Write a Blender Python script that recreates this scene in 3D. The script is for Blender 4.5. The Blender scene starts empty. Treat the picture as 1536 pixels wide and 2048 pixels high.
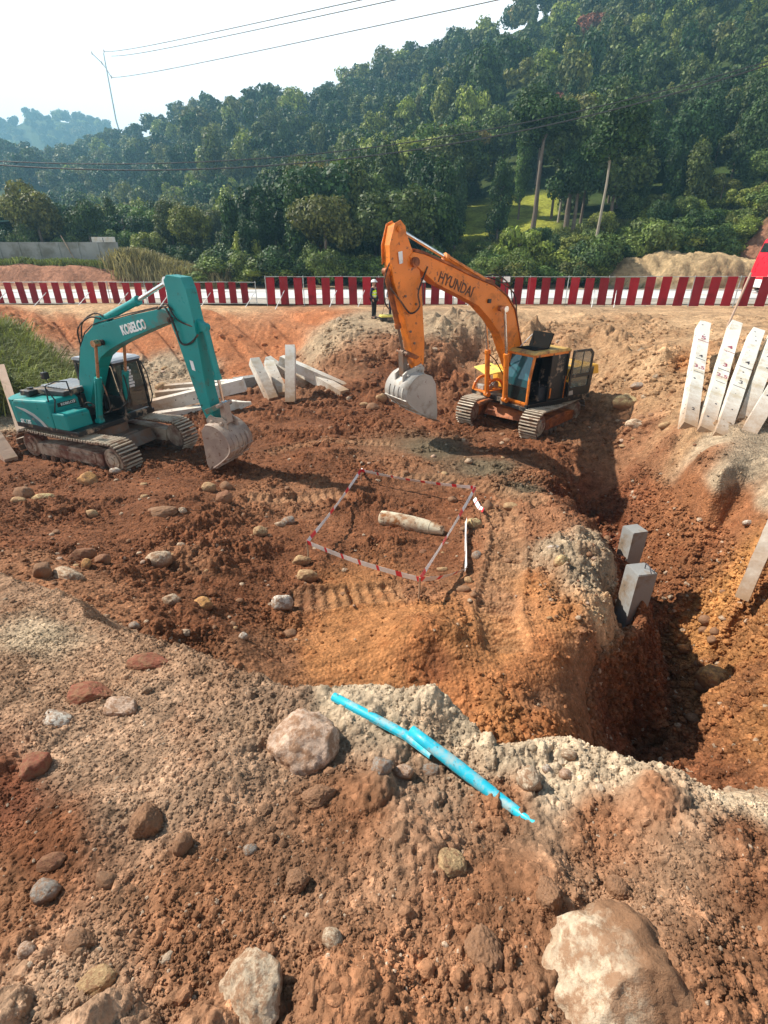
import bpy, bmesh, math, random
import numpy as np
from mathutils import Vector, Matrix, noise as mnoise
from mathutils.geometry import tessellate_polygon

random.seed(7)
RNG = np.random.default_rng(11)
scene = bpy.context.scene
COL = scene.collection

# ------------------------------------------------------------------ camera, sky, sun, exposure
FPX = 1020.0                                   # focal length in pixels of the 1536x2048 photograph
TH = math.atan(524 / FPX)                      # camera pitched down, horizon at y = 500
CT, ST = math.cos(TH), math.sin(TH)
cam_d = bpy.data.cameras.new('camera')
cam_d.sensor_fit = 'VERTICAL'
cam_d.sensor_height = 24.0
cam_d.lens = 24.0 * FPX / 2048
cam_d.clip_start = 0.05
cam_d.clip_end = 6000
cam = bpy.data.objects.new('camera', cam_d)
cam.location = (0, 0, 0)
cam.rotation_euler = (math.pi / 2 - TH, 0, 0)
COL.objects.link(cam)
scene.camera = cam

SUN_EL = math.radians(45)
SUN_AZ = math.atan2(-0.93, 0.37)               # clockwise from +Y
sdir = Vector((math.sin(SUN_AZ) * math.cos(SUN_EL), math.cos(SUN_AZ) * math.cos(SUN_EL), math.sin(SUN_EL)))
world = bpy.data.worlds.new('World')
scene.world = world
world.use_nodes = True
wn = world.node_tree.nodes
wl = world.node_tree.links
sky = wn.new('ShaderNodeTexSky')
sky.sky_type = 'NISHITA'
sky.sun_disc = False
sky.sun_elevation = SUN_EL
sky.sun_rotation = SUN_AZ
sky.altitude = 300
sky.air_density = 1.0
sky.dust_density = 1.5
sky.ozone_density = 1.0
bg = wn['Background']
bg.inputs[1].default_value = 0.047
# hazy bright sky: the blue fades to white towards the horizon
wtc = wn.new('ShaderNodeTexCoord'); wsep = wn.new('ShaderNodeSeparateXYZ'); wmr = wn.new('ShaderNodeMapRange'); wmx = wn.new('ShaderNodeMix')
wl.new(wtc.outputs['Generated'], wsep.inputs[0]); wl.new(wsep.outputs['Z'], wmr.inputs['Value'])
wmr.inputs['From Min'].default_value = 0.32; wmr.inputs['From Max'].default_value = 0.50; wmr.inputs['To Min'].default_value = 0.95; wmr.inputs['To Max'].default_value = 0.0
wmx.data_type = 'RGBA'
wl.new(wmr.outputs[0], wmx.inputs[0]); wl.new(sky.outputs[0], wmx.inputs[6]); wmx.inputs[7].default_value = (23, 23.3, 23.5, 1)
wl.new(wmx.outputs[2], bg.inputs[0])
sun_d = bpy.data.lights.new('sun', 'SUN')
sun_d.energy = 5.0
sun_d.angle = math.radians(0.5)
sun_d.color = (1.0, 0.93, 0.82)
sun = bpy.data.objects.new('sun', sun_d)
sun.rotation_euler = sdir.to_track_quat('Z', 'Y').to_euler()
sun.location = (-30, 15, 60)
COL.objects.link(sun)
scene.view_settings.view_transform = 'Standard'
scene.view_settings.look = 'None'
scene.view_settings.exposure = 0.75
scene.view_settings.gamma = 1.0
scene.render.engine = 'CYCLES'
scene.cycles.max_bounces = 6
scene.cycles.volume_bounces = 0
scene.cycles.transparent_max_bounces = 8

# ------------------------------------------------------------------ pixel <-> place helpers
def ray(px, py):
    u = (px - 768) / FPX
    v = (1024 - py) / FPX
    return np.array([u, CT + v * ST, -ST + v * CT])
def atz(px, py, z):
    r = ray(px, py)
    return r * (z / r[2])
def aty(px, py, y):
    r = ray(px, py)
    return r * (y / r[1])

# ------------------------------------------------------------------ object helpers
def tag(o, label=None, cat=None, group=None, kind=None):
    if label: o['label'] = label
    if cat: o['category'] = cat
    if group: o['group'] = group
    if kind: o['kind'] = kind
    return o
def empty(name, loc, rz=0.0, label=None, cat=None, group=None):
    o = bpy.data.objects.new(name, None)
    o.location = loc
    o.rotation_euler = (0, 0, rz)
    o.empty_display_size = 0.2
    COL.objects.link(o)
    return tag(o, label, cat, group)
def link(name, me, mat=None, parent=None, loc=None):
    o = bpy.data.objects.new(name, me)
    COL.objects.link(o)
    if mat is not None:
        for m in (mat if isinstance(mat, (list, tuple)) else [mat]):
            me.materials.append(m)
    if parent is not None: o.parent = parent
    if loc is not None: o.location = loc
    return o
class MB:
    """collects simple shaped pieces into one mesh"""
    def __init__(self): self.v = []; self.f = []; self.m = []; self.s = []
    def add(self, vs, fs, mi=0, smooth=False):
        b = len(self.v)
        self.v += [tuple(float(q) for q in p) for p in vs]
        for f in fs:
            self.f.append(tuple(b + i for i in f)); self.m.append(mi); self.s.append(smooth)
        return self
    def bm(self, bm, mi=0, smooth=False, M=None):
        bm.verts.ensure_lookup_table()
        vs = [(M @ v.co if M else v.co) for v in bm.verts]
        fs = [[v.index for v in f.verts] for f in bm.faces]
        bm.verts.index_update()
        fs = [[v.index for v in f.verts] for f in bm.faces]
        self.add(vs, fs, mi, smooth); bm.free(); return self
    def box(self, x0, x1, y0, y1, z0, z1, bev=0.0, mi=0, M=None):
        bm = bmesh.new()
        bmesh.ops.create_cube(bm, size=1)
        for v in bm.verts:
            v.co = Vector(((x0 + x1) / 2 + v.co.x * (x1 - x0), (y0 + y1) / 2 + v.co.y * (y1 - y0), (z0 + z1) / 2 + v.co.z * (z1 - z0)))
        if bev > 0:
            bmesh.ops.bevel(bm, geom=bm.edges[:], offset=bev, segments=2, affect='EDGES', profile=0.6)
        return self.bm(bm, mi, False, M)
    def prism(self, poly, y0, y1, bev=0.0, mi=0, M=None):
        """poly in x,z extruded along y"""
        bm = bmesh.new()
        a = [bm.verts.new((p[0], y0, p[1])) for p in poly]
        b = [bm.verts.new((p[0], y1, p[1])) for p in poly]
        n = len(poly)
        bm.faces.new(a); bm.faces.new(b[::-1])
        for i in range(n):
            bm.faces.new((a[i], b[i], b[(i + 1) % n], a[(i + 1) % n]))
        bmesh.ops.recalc_face_normals(bm, faces=bm.faces[:])
        if bev > 0:
            es = [e for e in bm.edges if e.calc_face_angle(0) > 0.5]
            bmesh.ops.bevel(bm, geom=es, offset=bev, segments=2, affect='EDGES', profile=0.6)
        bmesh.ops.triangulate(bm, faces=[f for f in bm.faces if len(f.verts) > 4])
        return self.bm(bm, mi, False, M)
    def tube(self, pts, r, seg=10, mi=0, caps=True):
        pts = [Vector(p) for p in pts]
        n = len(pts)
        rs = r if isinstance(r, (list, tuple)) else [r] * n
        vs = []; fs = []
        up = None
        for i, p in enumerate(pts):
            d = (pts[min(i + 1, n - 1)] - pts[max(i - 1, 0)]).normalized()
            if up is None:
                up = Vector((0, 0, 1)) if abs(d.z) < 0.9 else Vector((1, 0, 0))
            a = d.cross(up).normalized(); b = a.cross(d).normalized(); up = b
            for k in range(seg):
                t = 2 * math.pi * k / seg
                vs.append(p + (a * math.cos(t) + b * math.sin(t)) * rs[i])
        for i in range(n - 1):
            for k in range(seg):
                k2 = (k + 1) % seg
                fs.append((i * seg + k, i * seg + k2, (i + 1) * seg + k2, (i + 1) * seg + k))
        self.add(vs, fs, mi, True)
        if caps:
            self.add(vs[:seg], [tuple(range(seg))[::-1]], mi)
            self.add(vs[-seg:], [tuple(range(seg))], mi)
        return self
    def build(self, name, mat=None, parent=None, loc=None, rot=None):
        me = bpy.data.meshes.new(name)
        me.from_pydata(self.v, [], self.f)
        me.polygons.foreach_set('material_index', self.m)
        me.polygons.foreach_set('use_smooth', self.s)
        me.update()
        o = link(name, me, mat, parent, loc)
        if rot is not None: o.rotation_euler = rot
        return o
def np_mesh(name, V, F, smooth=False):
    """V (n,3), F (m,k) all same k"""
    me = bpy.data.meshes.new(name)
    V = np.ascontiguousarray(V, dtype=np.float32); F = np.ascontiguousarray(F, dtype=np.int32)
    m, k = F.shape
    me.vertices.add(len(V)); me.vertices.foreach_set('co', V.ravel())
    me.loops.add(m * k); me.loops.foreach_set('vertex_index', F.ravel())
    me.polygons.add(m)
    me.polygons.foreach_set('loop_start', np.arange(0, m * k, k, dtype=np.int32))
    me.polygons.foreach_set('loop_total', np.full(m, k, dtype=np.int32))
    me.polygons.foreach_set('use_smooth', np.full(m, smooth, dtype=bool))
    me.update(calc_edges=True)
    return me
def vcol(me, name, C):
    a = me.color_attributes.new(name, 'FLOAT_COLOR', 'POINT')
    C = np.concatenate([C, np.ones((len(C), 1))], 1).astype(np.float32)
    a.data.foreach_set('color', C.ravel())

# ------------------------------------------------------------------ materials
def new_mat(name):
    m = bpy.data.materials.new(name); m.use_nodes = True
    nt = m.node_tree
    return m, nt, nt.nodes, nt.links, nt.nodes['Principled BSDF']
def N(nt, typ, **kw):
    n = nt.nodes.new(typ)
    for k, v in kw.items(): setattr(n, k, v)
    return n
def noise_tex(nt, scale, detail=5, rough=0.6, coord=None):
    n = N(nt, 'ShaderNodeTexNoise')
    n.inputs['Scale'].default_value = scale; n.inputs['Detail'].default_value = detail; n.inputs['Roughness'].default_value = rough
    if coord is not None: nt.links.new(coord, n.inputs['Vector'])
    return n
def ramp(nt, src, stops):
    r = N(nt, 'ShaderNodeValToRGB')
    e = r.color_ramp.elements
    while len(e) < len(stops): e.new(0.5)
    for i, (p, c) in enumerate(stops):
        e[i].position = p
        e[i].color = (c[0], c[1], c[2], 1) if isinstance(c, (tuple, list)) else (c, c, c, 1)
    nt.links.new(src, r.inputs['Fac'])
    return r
def mix(nt, fac, a, b, mode='MIX'):
    m = N(nt, 'ShaderNodeMix', data_type='RGBA', blend_type=mode)
    for s, v in (('Factor', fac), ('A', a), ('B', b)):
        sock = {'Factor': m.inputs[0], 'A': m.inputs[6], 'B': m.inputs[7]}[s]
        if hasattr(v, 'links') or isinstance(v, bpy.types.NodeSocket): nt.links.new(v, sock)
        elif isinstance(v, (int, float)): sock.default_value = v
        else: sock.default_value = (v[0], v[1], v[2], 1)
    return m.outputs[2]
def surf(name, base, dirt=None, dirt_amt=0.4, rough=0.6, metal=0.0, scale=3.0, bump=0.15, bscale=None, dirt2=None, spec=0.5, amt2=0.2):
    """painted, weathered surface: base colour, soil-coloured dirt in patches, fine bump"""
    m, nt, ns, ls, b = new_mat(name)
    tc = N(nt, 'ShaderNodeTexCoord').outputs['Object']
    n1 = noise_tex(nt, scale, 8, 0.65, tc)
    col = mix(nt, 0.5, base, base)
    v = noise_tex(nt, scale * 0.6, 3, 0.5, tc)
    vr = ramp(nt, v.outputs[0], [(0.3, 0.82), (0.7, 1.12)])
    col = mix(nt, 1.0, base, vr.outputs[0], 'MULTIPLY')
    if dirt is not None:
        r = ramp(nt, n1.outputs[0], [(0.62 - 0.32 * dirt_amt, 0.0), (0.72 - 0.2 * dirt_amt, 1.0)])
        col = mix(nt, r.outputs[0], col, dirt)
    if dirt2 is not None:
        n2 = noise_tex(nt, scale * 3.1, 6, 0.7, tc)
        r2 = ramp(nt, n2.outputs[0], [(0.68 - 0.3 * amt2, 0.0), (0.74 - 0.25 * amt2, 1.0)])
        col = mix(nt, r2.outputs[0], col, dirt2)
    ls.new(col, b.inputs['Base Color'])
    b.inputs['Roughness'].default_value = rough
    b.inputs['Metallic'].default_value = metal
    b.inputs['Specular IOR Level'].default_value = spec
    rr = ramp(nt, n1.outputs[0], [(0.3, max(0.05, rough - 0.12)), (0.65, min(1, rough + 0.2))])
    ls.new(rr.outputs[0], b.inputs['Roughness'])
    if bump > 0:
        nb = noise_tex(nt, bscale or scale * 8, 6, 0.6, tc)
        bp = N(nt, 'ShaderNodeBump'); bp.inputs['Strength'].default_value = bump; bp.inputs['Distance'].default_value = 0.02
        ls.new(nb.outputs[0], bp.inputs['Height']); ls.new(bp.outputs[0], b.inputs['Normal'])
    return m
MUD = (0.20, 0.105, 0.06)
DUST = (0.42, 0.30, 0.20)
M = {}
M['teal'] = surf('teal_paint', (0.002, 0.255, 0.24), (0.10, 0.13, 0.10), 0.18, 0.38, scale=1.6, bump=0.05, dirt2=(0.02, 0.06, 0.05), amt2=0.24)
M['teal_dirty'] = surf('teal_paint_muddy', (0.006, 0.20, 0.17), MUD, 0.85, 0.6, scale=2.2, bump=0.2)
M['orange'] = surf('orange_paint', (0.74, 0.20, 0.016), (0.38, 0.11, 0.015), 0.36, 0.42, scale=1.8, bump=0.06, dirt2=(0.10, 0.035, 0.018), amt2=0.32)
M['orange_dirty'] = surf('orange_paint_rusty', (0.48, 0.13, 0.02), (0.17, 0.05, 0.02), 0.75, 0.6, scale=2.5, bump=0.2)
M['yellow'] = surf('yellow_paint', (0.80, 0.42, 0.04), DUST, 0.35, 0.45, scale=2, bump=0.05)
M['roof_tan'] = surf('weathered_yellow_roof', (0.55, 0.34, 0.09), (0.2, 0.1, 0.05), 0.4, 0.5, bump=0.05)
M['flat_black'] = surf('flat_black', (0.010, 0.009, 0.008), MUD, 0.15, 0.95, bump=0.05, spec=0.15)
M['pale_yellow'] = surf('faded_yellow_paint', (0.85, 0.72, 0.16), DUST, 0.2, 0.5, scale=3, bump=0.05)
M['black'] = surf('black_paint', (0.012, 0.012, 0.013), DUST, 0.18, 0.4, scale=3, bump=0.05)
M['rubber'] = surf('black_rubber', (0.018, 0.017, 0.016), MUD, 0.4, 0.75, scale=4, bump=0.1)
M['steel'] = surf('muddy_steel', (0.16, 0.125, 0.10), MUD, 0.7, 0.6, 0.3, scale=4, bump=0.35)
M['shoe'] = surf('muddy_track_plate', (0.12, 0.08, 0.055), MUD, 0.5, 0.7, 0.1, scale=3.5, bump=0.4)
M['grouser'] = surf('worn_grouser_steel', (0.50, 0.42, 0.32), (0.26, 0.17, 0.11), 0.4, 0.5, 0.1, scale=3.5, bump=0.3)
M['chrome'] = surf('chrome_rod', (0.75, 0.74, 0.72), None, 0, 0.18, 0.95, bump=0)
M['brass_rod'] = surf('oily_rod', (0.50, 0.33, 0.20), None, 0, 0.25, 0.8, bump=0)
M['bucket'] = surf('dusty_bucket_steel', (0.36, 0.27, 0.22), (0.46, 0.36, 0.28), 0.5, 0.6, 0.15, scale=2.5, bump=0.3, dirt2=MUD, amt2=0.35)
M['bucket_grey'] = surf('grey_worn_bucket_steel', (0.44, 0.41, 0.37), (0.30, 0.25, 0.2), 0.35, 0.5, 0.25, scale=2.5, bump=0.25, dirt2=(0.16, 0.05, 0.03), amt2=0.22)
M['frame_steel'] = surf('dusty_frame_steel', (0.48, 0.39, 0.29), (0.16, 0.06, 0.035), 0.7, 0.7, scale=1.7, bump=0.3)
M['white'] = surf('white_paint', (0.8, 0.8, 0.78), DUST, 0.15, 0.5, scale=4, bump=0.02)
M['grille'] = surf('dark_grille', (0.02, 0.02, 0.022), DUST, 0.3, 0.6, bump=0.1)
M['louvre'] = surf('pale_louvre_plate', (0.45, 0.47, 0.5), DUST, 0.2, 0.4, 0.4, bump=0.05)  # pale grey metal for the louvres and the teal cab roof
M['seat'] = surf('grey_fabric', (0.03, 0.03, 0.035), DUST, 0.2, 0.9, bump=0.2)
M['concrete'] = surf('pale_concrete', (0.60, 0.57, 0.51), (0.50, 0.41, 0.27), 0.45, 0.85, scale=1.3, bump=0.35, bscale=18, dirt2=(0.13, 0.10, 0.07), amt2=0.10)
M['pile'] = surf('pile_concrete', (0.74, 0.71, 0.64), (0.50, 0.41, 0.27), 0.35, 0.85, scale=1.3, bump=0.35, bscale=18, dirt2=(0.13, 0.10, 0.07), amt2=0.10)
def foot_stain(m, col, top=1.1):
    nt = m.node_tree; b = nt.nodes['Principled BSDF']; src = b.inputs['Base Color'].links[0].from_socket
    tc = N(nt, 'ShaderNodeTexCoord').outputs['Object']; sp = N(nt, 'ShaderNodeSeparateXYZ'); nt.links.new(tc, sp.inputs[0])
    n = noise_tex(nt, 3.0, 7, 0.7, tc)
    a = N(nt, 'ShaderNodeMath', operation='MULTIPLY_ADD'); nt.links.new(n.outputs[0], a.inputs[0]); a.inputs[1].default_value = -2.6; nt.links.new(sp.outputs['Z'], a.inputs[2])
    r = ramp(nt, a.outputs[0], [(0.0, 0.85), (0.35, 0.0)])
    mr = N(nt, 'ShaderNodeMapRange'); nt.links.new(a.outputs[0], mr.inputs['Value']); mr.inputs['From Min'].default_value = -1.1; mr.inputs['From Max'].default_value = top - 1.0; mr.inputs['To Min'].default_value = 0.9; mr.inputs['To Max'].default_value = 0
    nt.links.new(mix(nt, mr.outputs[0], src, col), b.inputs['Base Color'])
foot_stain(M['pile'], (0.33, 0.20, 0.11), 1.55)
M['concrete_grey'] = surf('grey_concrete', (0.27, 0.265, 0.255), (0.22, 0.16, 0.11), 0.22, 0.9, scale=1.5, bump=0.4, bscale=18, dirt2=(0.1, 0.08, 0.06), amt2=0.12)
M['wall'] = surf('weathered_block_wall', (0.27, 0.27, 0.25), (0.16, 0.15, 0.12), 0.5, 0.95, scale=0.5, bump=0.3)
M['red_panel'] = surf('dark_red_panel', (0.27, 0.003, 0.010), (0.17, 0.008, 0.010), 0.25, 0.75, scale=1.2, bump=0.05)
M['galv'] = surf('galvanised_pipe', (0.42, 0.46, 0.45), (0.3, 0.2, 0.12), 0.25, 0.5, 0.3, scale=3, bump=0.05)
M['wood'] = surf('weathered_wood', (0.42, 0.30, 0.20), (0.2, 0.12, 0.07), 0.4, 0.85, scale=3, bump=0.3)
M['pinkwood'] = surf('dusty_pole_wood', (0.44, 0.30, 0.22), DUST, 0.4, 0.85, scale=2, bump=0.3)
M['bluepipe'] = surf('blue_plastic_pipe', (0.012, 0.42, 0.56), (0.30, 0.42, 0.42), 0.35, 0.42, scale=14, bump=0.05, dirt2=(0.10, 0.08, 0.06), amt2=0.26)
M['tape_white'] = surf('white_tape', (0.82, 0.80, 0.78), None, 0, 0.4, bump=0)
M['tape_red'] = surf('red_tape', (0.75, 0.03, 0.05), None, 0, 0.4, bump=0)
M['rust'] = surf('rusty_shell_steel', (0.60, 0.52, 0.38), (0.26, 0.10, 0.03), 0.6, 0.8, 0.1, scale=3.2, bump=0.5, bscale=30, dirt2=(0.10, 0.05, 0.03), amt2=0.3)
M['truck_red'] = surf('red_truck_paint', (0.72, 0.012, 0.03), None, 0, 0.3, bump=0)
M['skin'] = surf('skin', (0.42, 0.24, 0.16), None, 0, 0.6, bump=0)
M['vest'] = surf('hi_vis_vest', (0.70, 0.95, 0.03), None, 0, 0.7, bump=0.1)
M['navy'] = surf('navy_cloth', (0.012, 0.018, 0.045), None, 0, 0.9, bump=0.1)
M['dark_trousers'] = surf('dark_trousers', (0.012, 0.011, 0.012), None, 0, 0.9, bump=0.1)
M['silver'] = surf('reflective_band', (0.7, 0.7, 0.7), None, 0, 0.3, 0.3, bump=0)
M['roof_green'] = surf('green_roof_sheet', (0.03, 0.12, 0.10), DUST, 0.2, 0.5, scale=1, bump=0.05)
M['cable'] = surf('black_cable', (0.03, 0.03, 0.032), None, 0, 0.5, bump=0)
M['marker'] = surf('crayon_mark', (0.30, 0.03, 0.08), None, 0, 0.8, bump=0)
M['marker_dark'] = surf('dark_crayon_mark', (0.06, 0.05, 0.06), None, 0, 0.8, bump=0)
M['brown_letter'] = surf('faded_brown_lettering', (0.11, 0.045, 0.02), None, 0, 0.6, bump=0)
M['bark'] = surf('bark', (0.16, 0.12, 0.09), (0.26, 0.22, 0.17), 0.4, 0.95, scale=1.5, bump=0.4)
M['bark_pale'] = surf('pale_bark', (0.34, 0.29, 0.22), (0.2, 0.16, 0.12), 0.3, 0.95, scale=1.5, bump=0.3)
_m = M['red_panel']; _nt = _m.node_tree; _b = _nt.nodes['Principled BSDF']; _src = _b.inputs['Base Color'].links[0].from_socket
_oi = N(_nt, 'ShaderNodeObjectInfo'); _nt.links.new(mix(_nt, 1.0, _src, ramp(_nt, _oi.outputs['Random'], [(0, 0.72), (1, 1.35)]).outputs[0], 'MULTIPLY'), _b.inputs['Base Color'])
def glass_mat(name, col, rough=0.05, alpha=None, trans=0.0):
    m, nt, ns, ls, b = new_mat(name)
    b.inputs['Base Color'].default_value = (*col, 1)
    b.inputs['Roughness'].default_value = rough
    b.inputs['Specular IOR Level'].default_value = 0.8
    b.inputs['Transmission Weight'].default_value = trans
    if alpha: b.inputs['Alpha'].default_value = alpha
    return m
M['glass_blue'] = glass_mat('tinted_windscreen', (0.02, 0.085, 0.10), 0.04)
M['glass_dark'] = glass_mat('dark_cab_glass', (0.016, 0.03, 0.03), 0.06, alpha=0.75)
M['glass_clear'] = glass_mat('clear_door_glass', (0.16, 0.19, 0.17), 0.05, alpha=0.5)

# ------------------------------------------------------------------ numpy noise
def _hash(ix, iy, s):
    h = (ix.astype(np.int64) * 374761393 + iy.astype(np.int64) * 668265263 + s * 1274126177) & 0x7fffffff
    h = ((h ^ (h >> 13)) * 1274126177) & 0x7fffffff
    h = ((h ^ (h >> 15)) * 668265263) & 0x7fffffff
    return ((h ^ (h >> 16)) & 0xffffff) / float(0xffffff)
def gnoise(x, y, s=0):
    ix = np.floor(x); iy = np.floor(y); fx = x - ix; fy = y - iy
    u = fx * fx * fx * (fx * (fx * 6 - 15) + 10); v = fy * fy * fy * (fy * (fy * 6 - 15) + 10)
    def g(a, b):
        t = _hash(ix + a, iy + b, s) * 2 * math.pi
        return np.cos(t) * (fx - a) + np.sin(t) * (fy - b)
    return ((g(0, 0) * (1 - u) + g(1, 0) * u) * (1 - v) + (g(0, 1) * (1 - u) + g(1, 1) * u) * v) * 1.5
def fbm(x, y, s=0, o=4, gain=0.5):
    r = 0; a = 1.0
    for k in range(o):
        r = r + a * gnoise(x, y, s + k * 17); a *= gain
        x = x * 2.03 + 5.3; y = y * 2.03 - 3.7
    return r
def cobble(x, y, cell, s=0, dens=0.8):
    """rounded lumps of random size: height 0..~0.5 in units of cell"""
    X = x / cell; Y = y / cell
    ix = np.floor(X); iy = np.floor(Y)
    best = np.zeros_like(X)
    for a in (-1, 0, 1):
        for b in (-1, 0, 1):
            h1 = _hash(ix + a, iy + b, s); h2 = _hash(ix + a, iy + b, s + 7); h3 = _hash(ix + a, iy + b, s + 13); h4 = _hash(ix + a, iy + b, s + 29)
            r = 0.22 + 0.42 * h3 * h3
            dx = X - (ix + a + 0.2 + 0.6 * h1); dy = Y - (iy + b + 0.2 + 0.6 * h2)
            t = h4 * 3.1
            dx, dy = dx * np.cos(t) + dy * np.sin(t), (dy * np.cos(t) - dx * np.sin(t)) * (1 + 0.5 * h1)
            q = 1 - (dx * dx + dy * dy) / (r * r)
            hh = np.where(h4 < dens, np.sqrt(np.clip(q, 0, 1)) * r * (0.6 + 0.5 * h2), 0)
            best = np.maximum(best, hh)
    return best

# ------------------------------------------------------------------ terrain control points
# soil colours (albedo)
cM = (0.31, 0.185, 0.112); cG = (0.35, 0.222, 0.142); cB = (0.26, 0.122, 0.062); cD = (0.175, 0.068, 0.031); cO = (0.36, 0.158, 0.062)
cR = (0.40, 0.15, 0.062); cW = (0.38, 0.285, 0.19); cT = (0.50, 0.32, 0.18); cY = (0.50, 0.385, 0.265); cK = (0.34, 0.25, 0.16)
cWetShade = (0.14, 0.105, 0.065); cN = (0.36, 0.215, 0.115); cH = (0.36, 0.26, 0.165)  # first one: wet mud with the orange arm's shadow mixed into the colour
cP = (0.24, 0.10, 0.045); cOr = (0.35, 0.14, 0.055); cRd = (0.20, 0.072, 0.036)
# mound the camera stands on: (px, py, z, colour, roughness)
MP = [(768, 2048, -1.60, cB, 1), (100, 2048, -1.62, cG, 1), (1500, 2048, -1.62, cB, 1), (400, 1800, -1.72, cB, 1), (1000, 1800, -1.72, cB, 1),
      (0, 1800, -1.75, cB, 1), (1536, 1800, -1.72, cB, 1), (300, 1600, -1.85, cG, .8), (150, 1500, -1.95, cG, .7), (0, 1600, -1.9, cRd, 1), (80, 1700, -1.8, cD, 1), (700, 1620, -1.84, cB, 1),
      (1200, 1650, -1.80, cB, 1), (1500, 1680, -1.78, cB, 1), (0, 1350, -2.2, cM, .5), (200, 1350, -2.12, cM, .6), (0, 1200, -2.5, cM, .5), (0, 1155, -2.68, cM, .5), (150, 1220, -2.4, cM, .5), (80, 1270, -2.32, cW, .5),
      (300, 1290, -2.18, cM, .6), (300, 1420, -2.0, cG, .7), (450, 1350, -2.0, cM, .7), (500, 1450, -1.93, cG, .8), (580, 1400, -1.94, cG, .8),
      (680, 1385, -1.90, cY, 1), (800, 1400, -1.82, cY, 1), (870, 1390, -1.78, cY, 1), (900, 1450, -1.86, cY, 1), (1000, 1500, -1.84, cY, 1), (1060, 1490, -1.84, cY, 1), (1150, 1500, -1.84, cY, 1),
      (1250, 1530, -1.82, cY, .8), (1350, 1550, -1.8, cY, .8), (1450, 1570, -1.8, cY, .7), (1536, 1600, -1.8, cY, .7), (1100, 1560, -1.86, cY, 1), (1000, 1600, -1.84, cB, 1), (850, 1560, -1.88, cG, 1), (1300, 1600, -1.82, cB, 1),
      (1800, 1650, -1.85, cG, .7), (-300, 1150, -2.9, cM, .5), (-300, 1500, -2.0, cG, .7), (1800, 2000, -1.6, cB, 1), (-200, 2000, -1.62, cB, 1)]
EDGE = [(-900, 1060, -3.2), (-400, 1080, -3.1), (0, 1152, -2.68), (120, 1195, -2.48), (250, 1250, -2.25), (400, 1318, -2.06), (480, 1345, -2.0), (650, 1376, -1.92), (780, 1375, -1.84), (870, 1386, -1.78),
        (930, 1440, -1.86), (1000, 1476, -1.84), (1100, 1466, -1.82), (1160, 1495, -1.84), (1340, 1530, -1.8), (1536, 1598, -1.8), (1900, 1650, -1.85), (2600, 1700, -1.85)]
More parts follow.
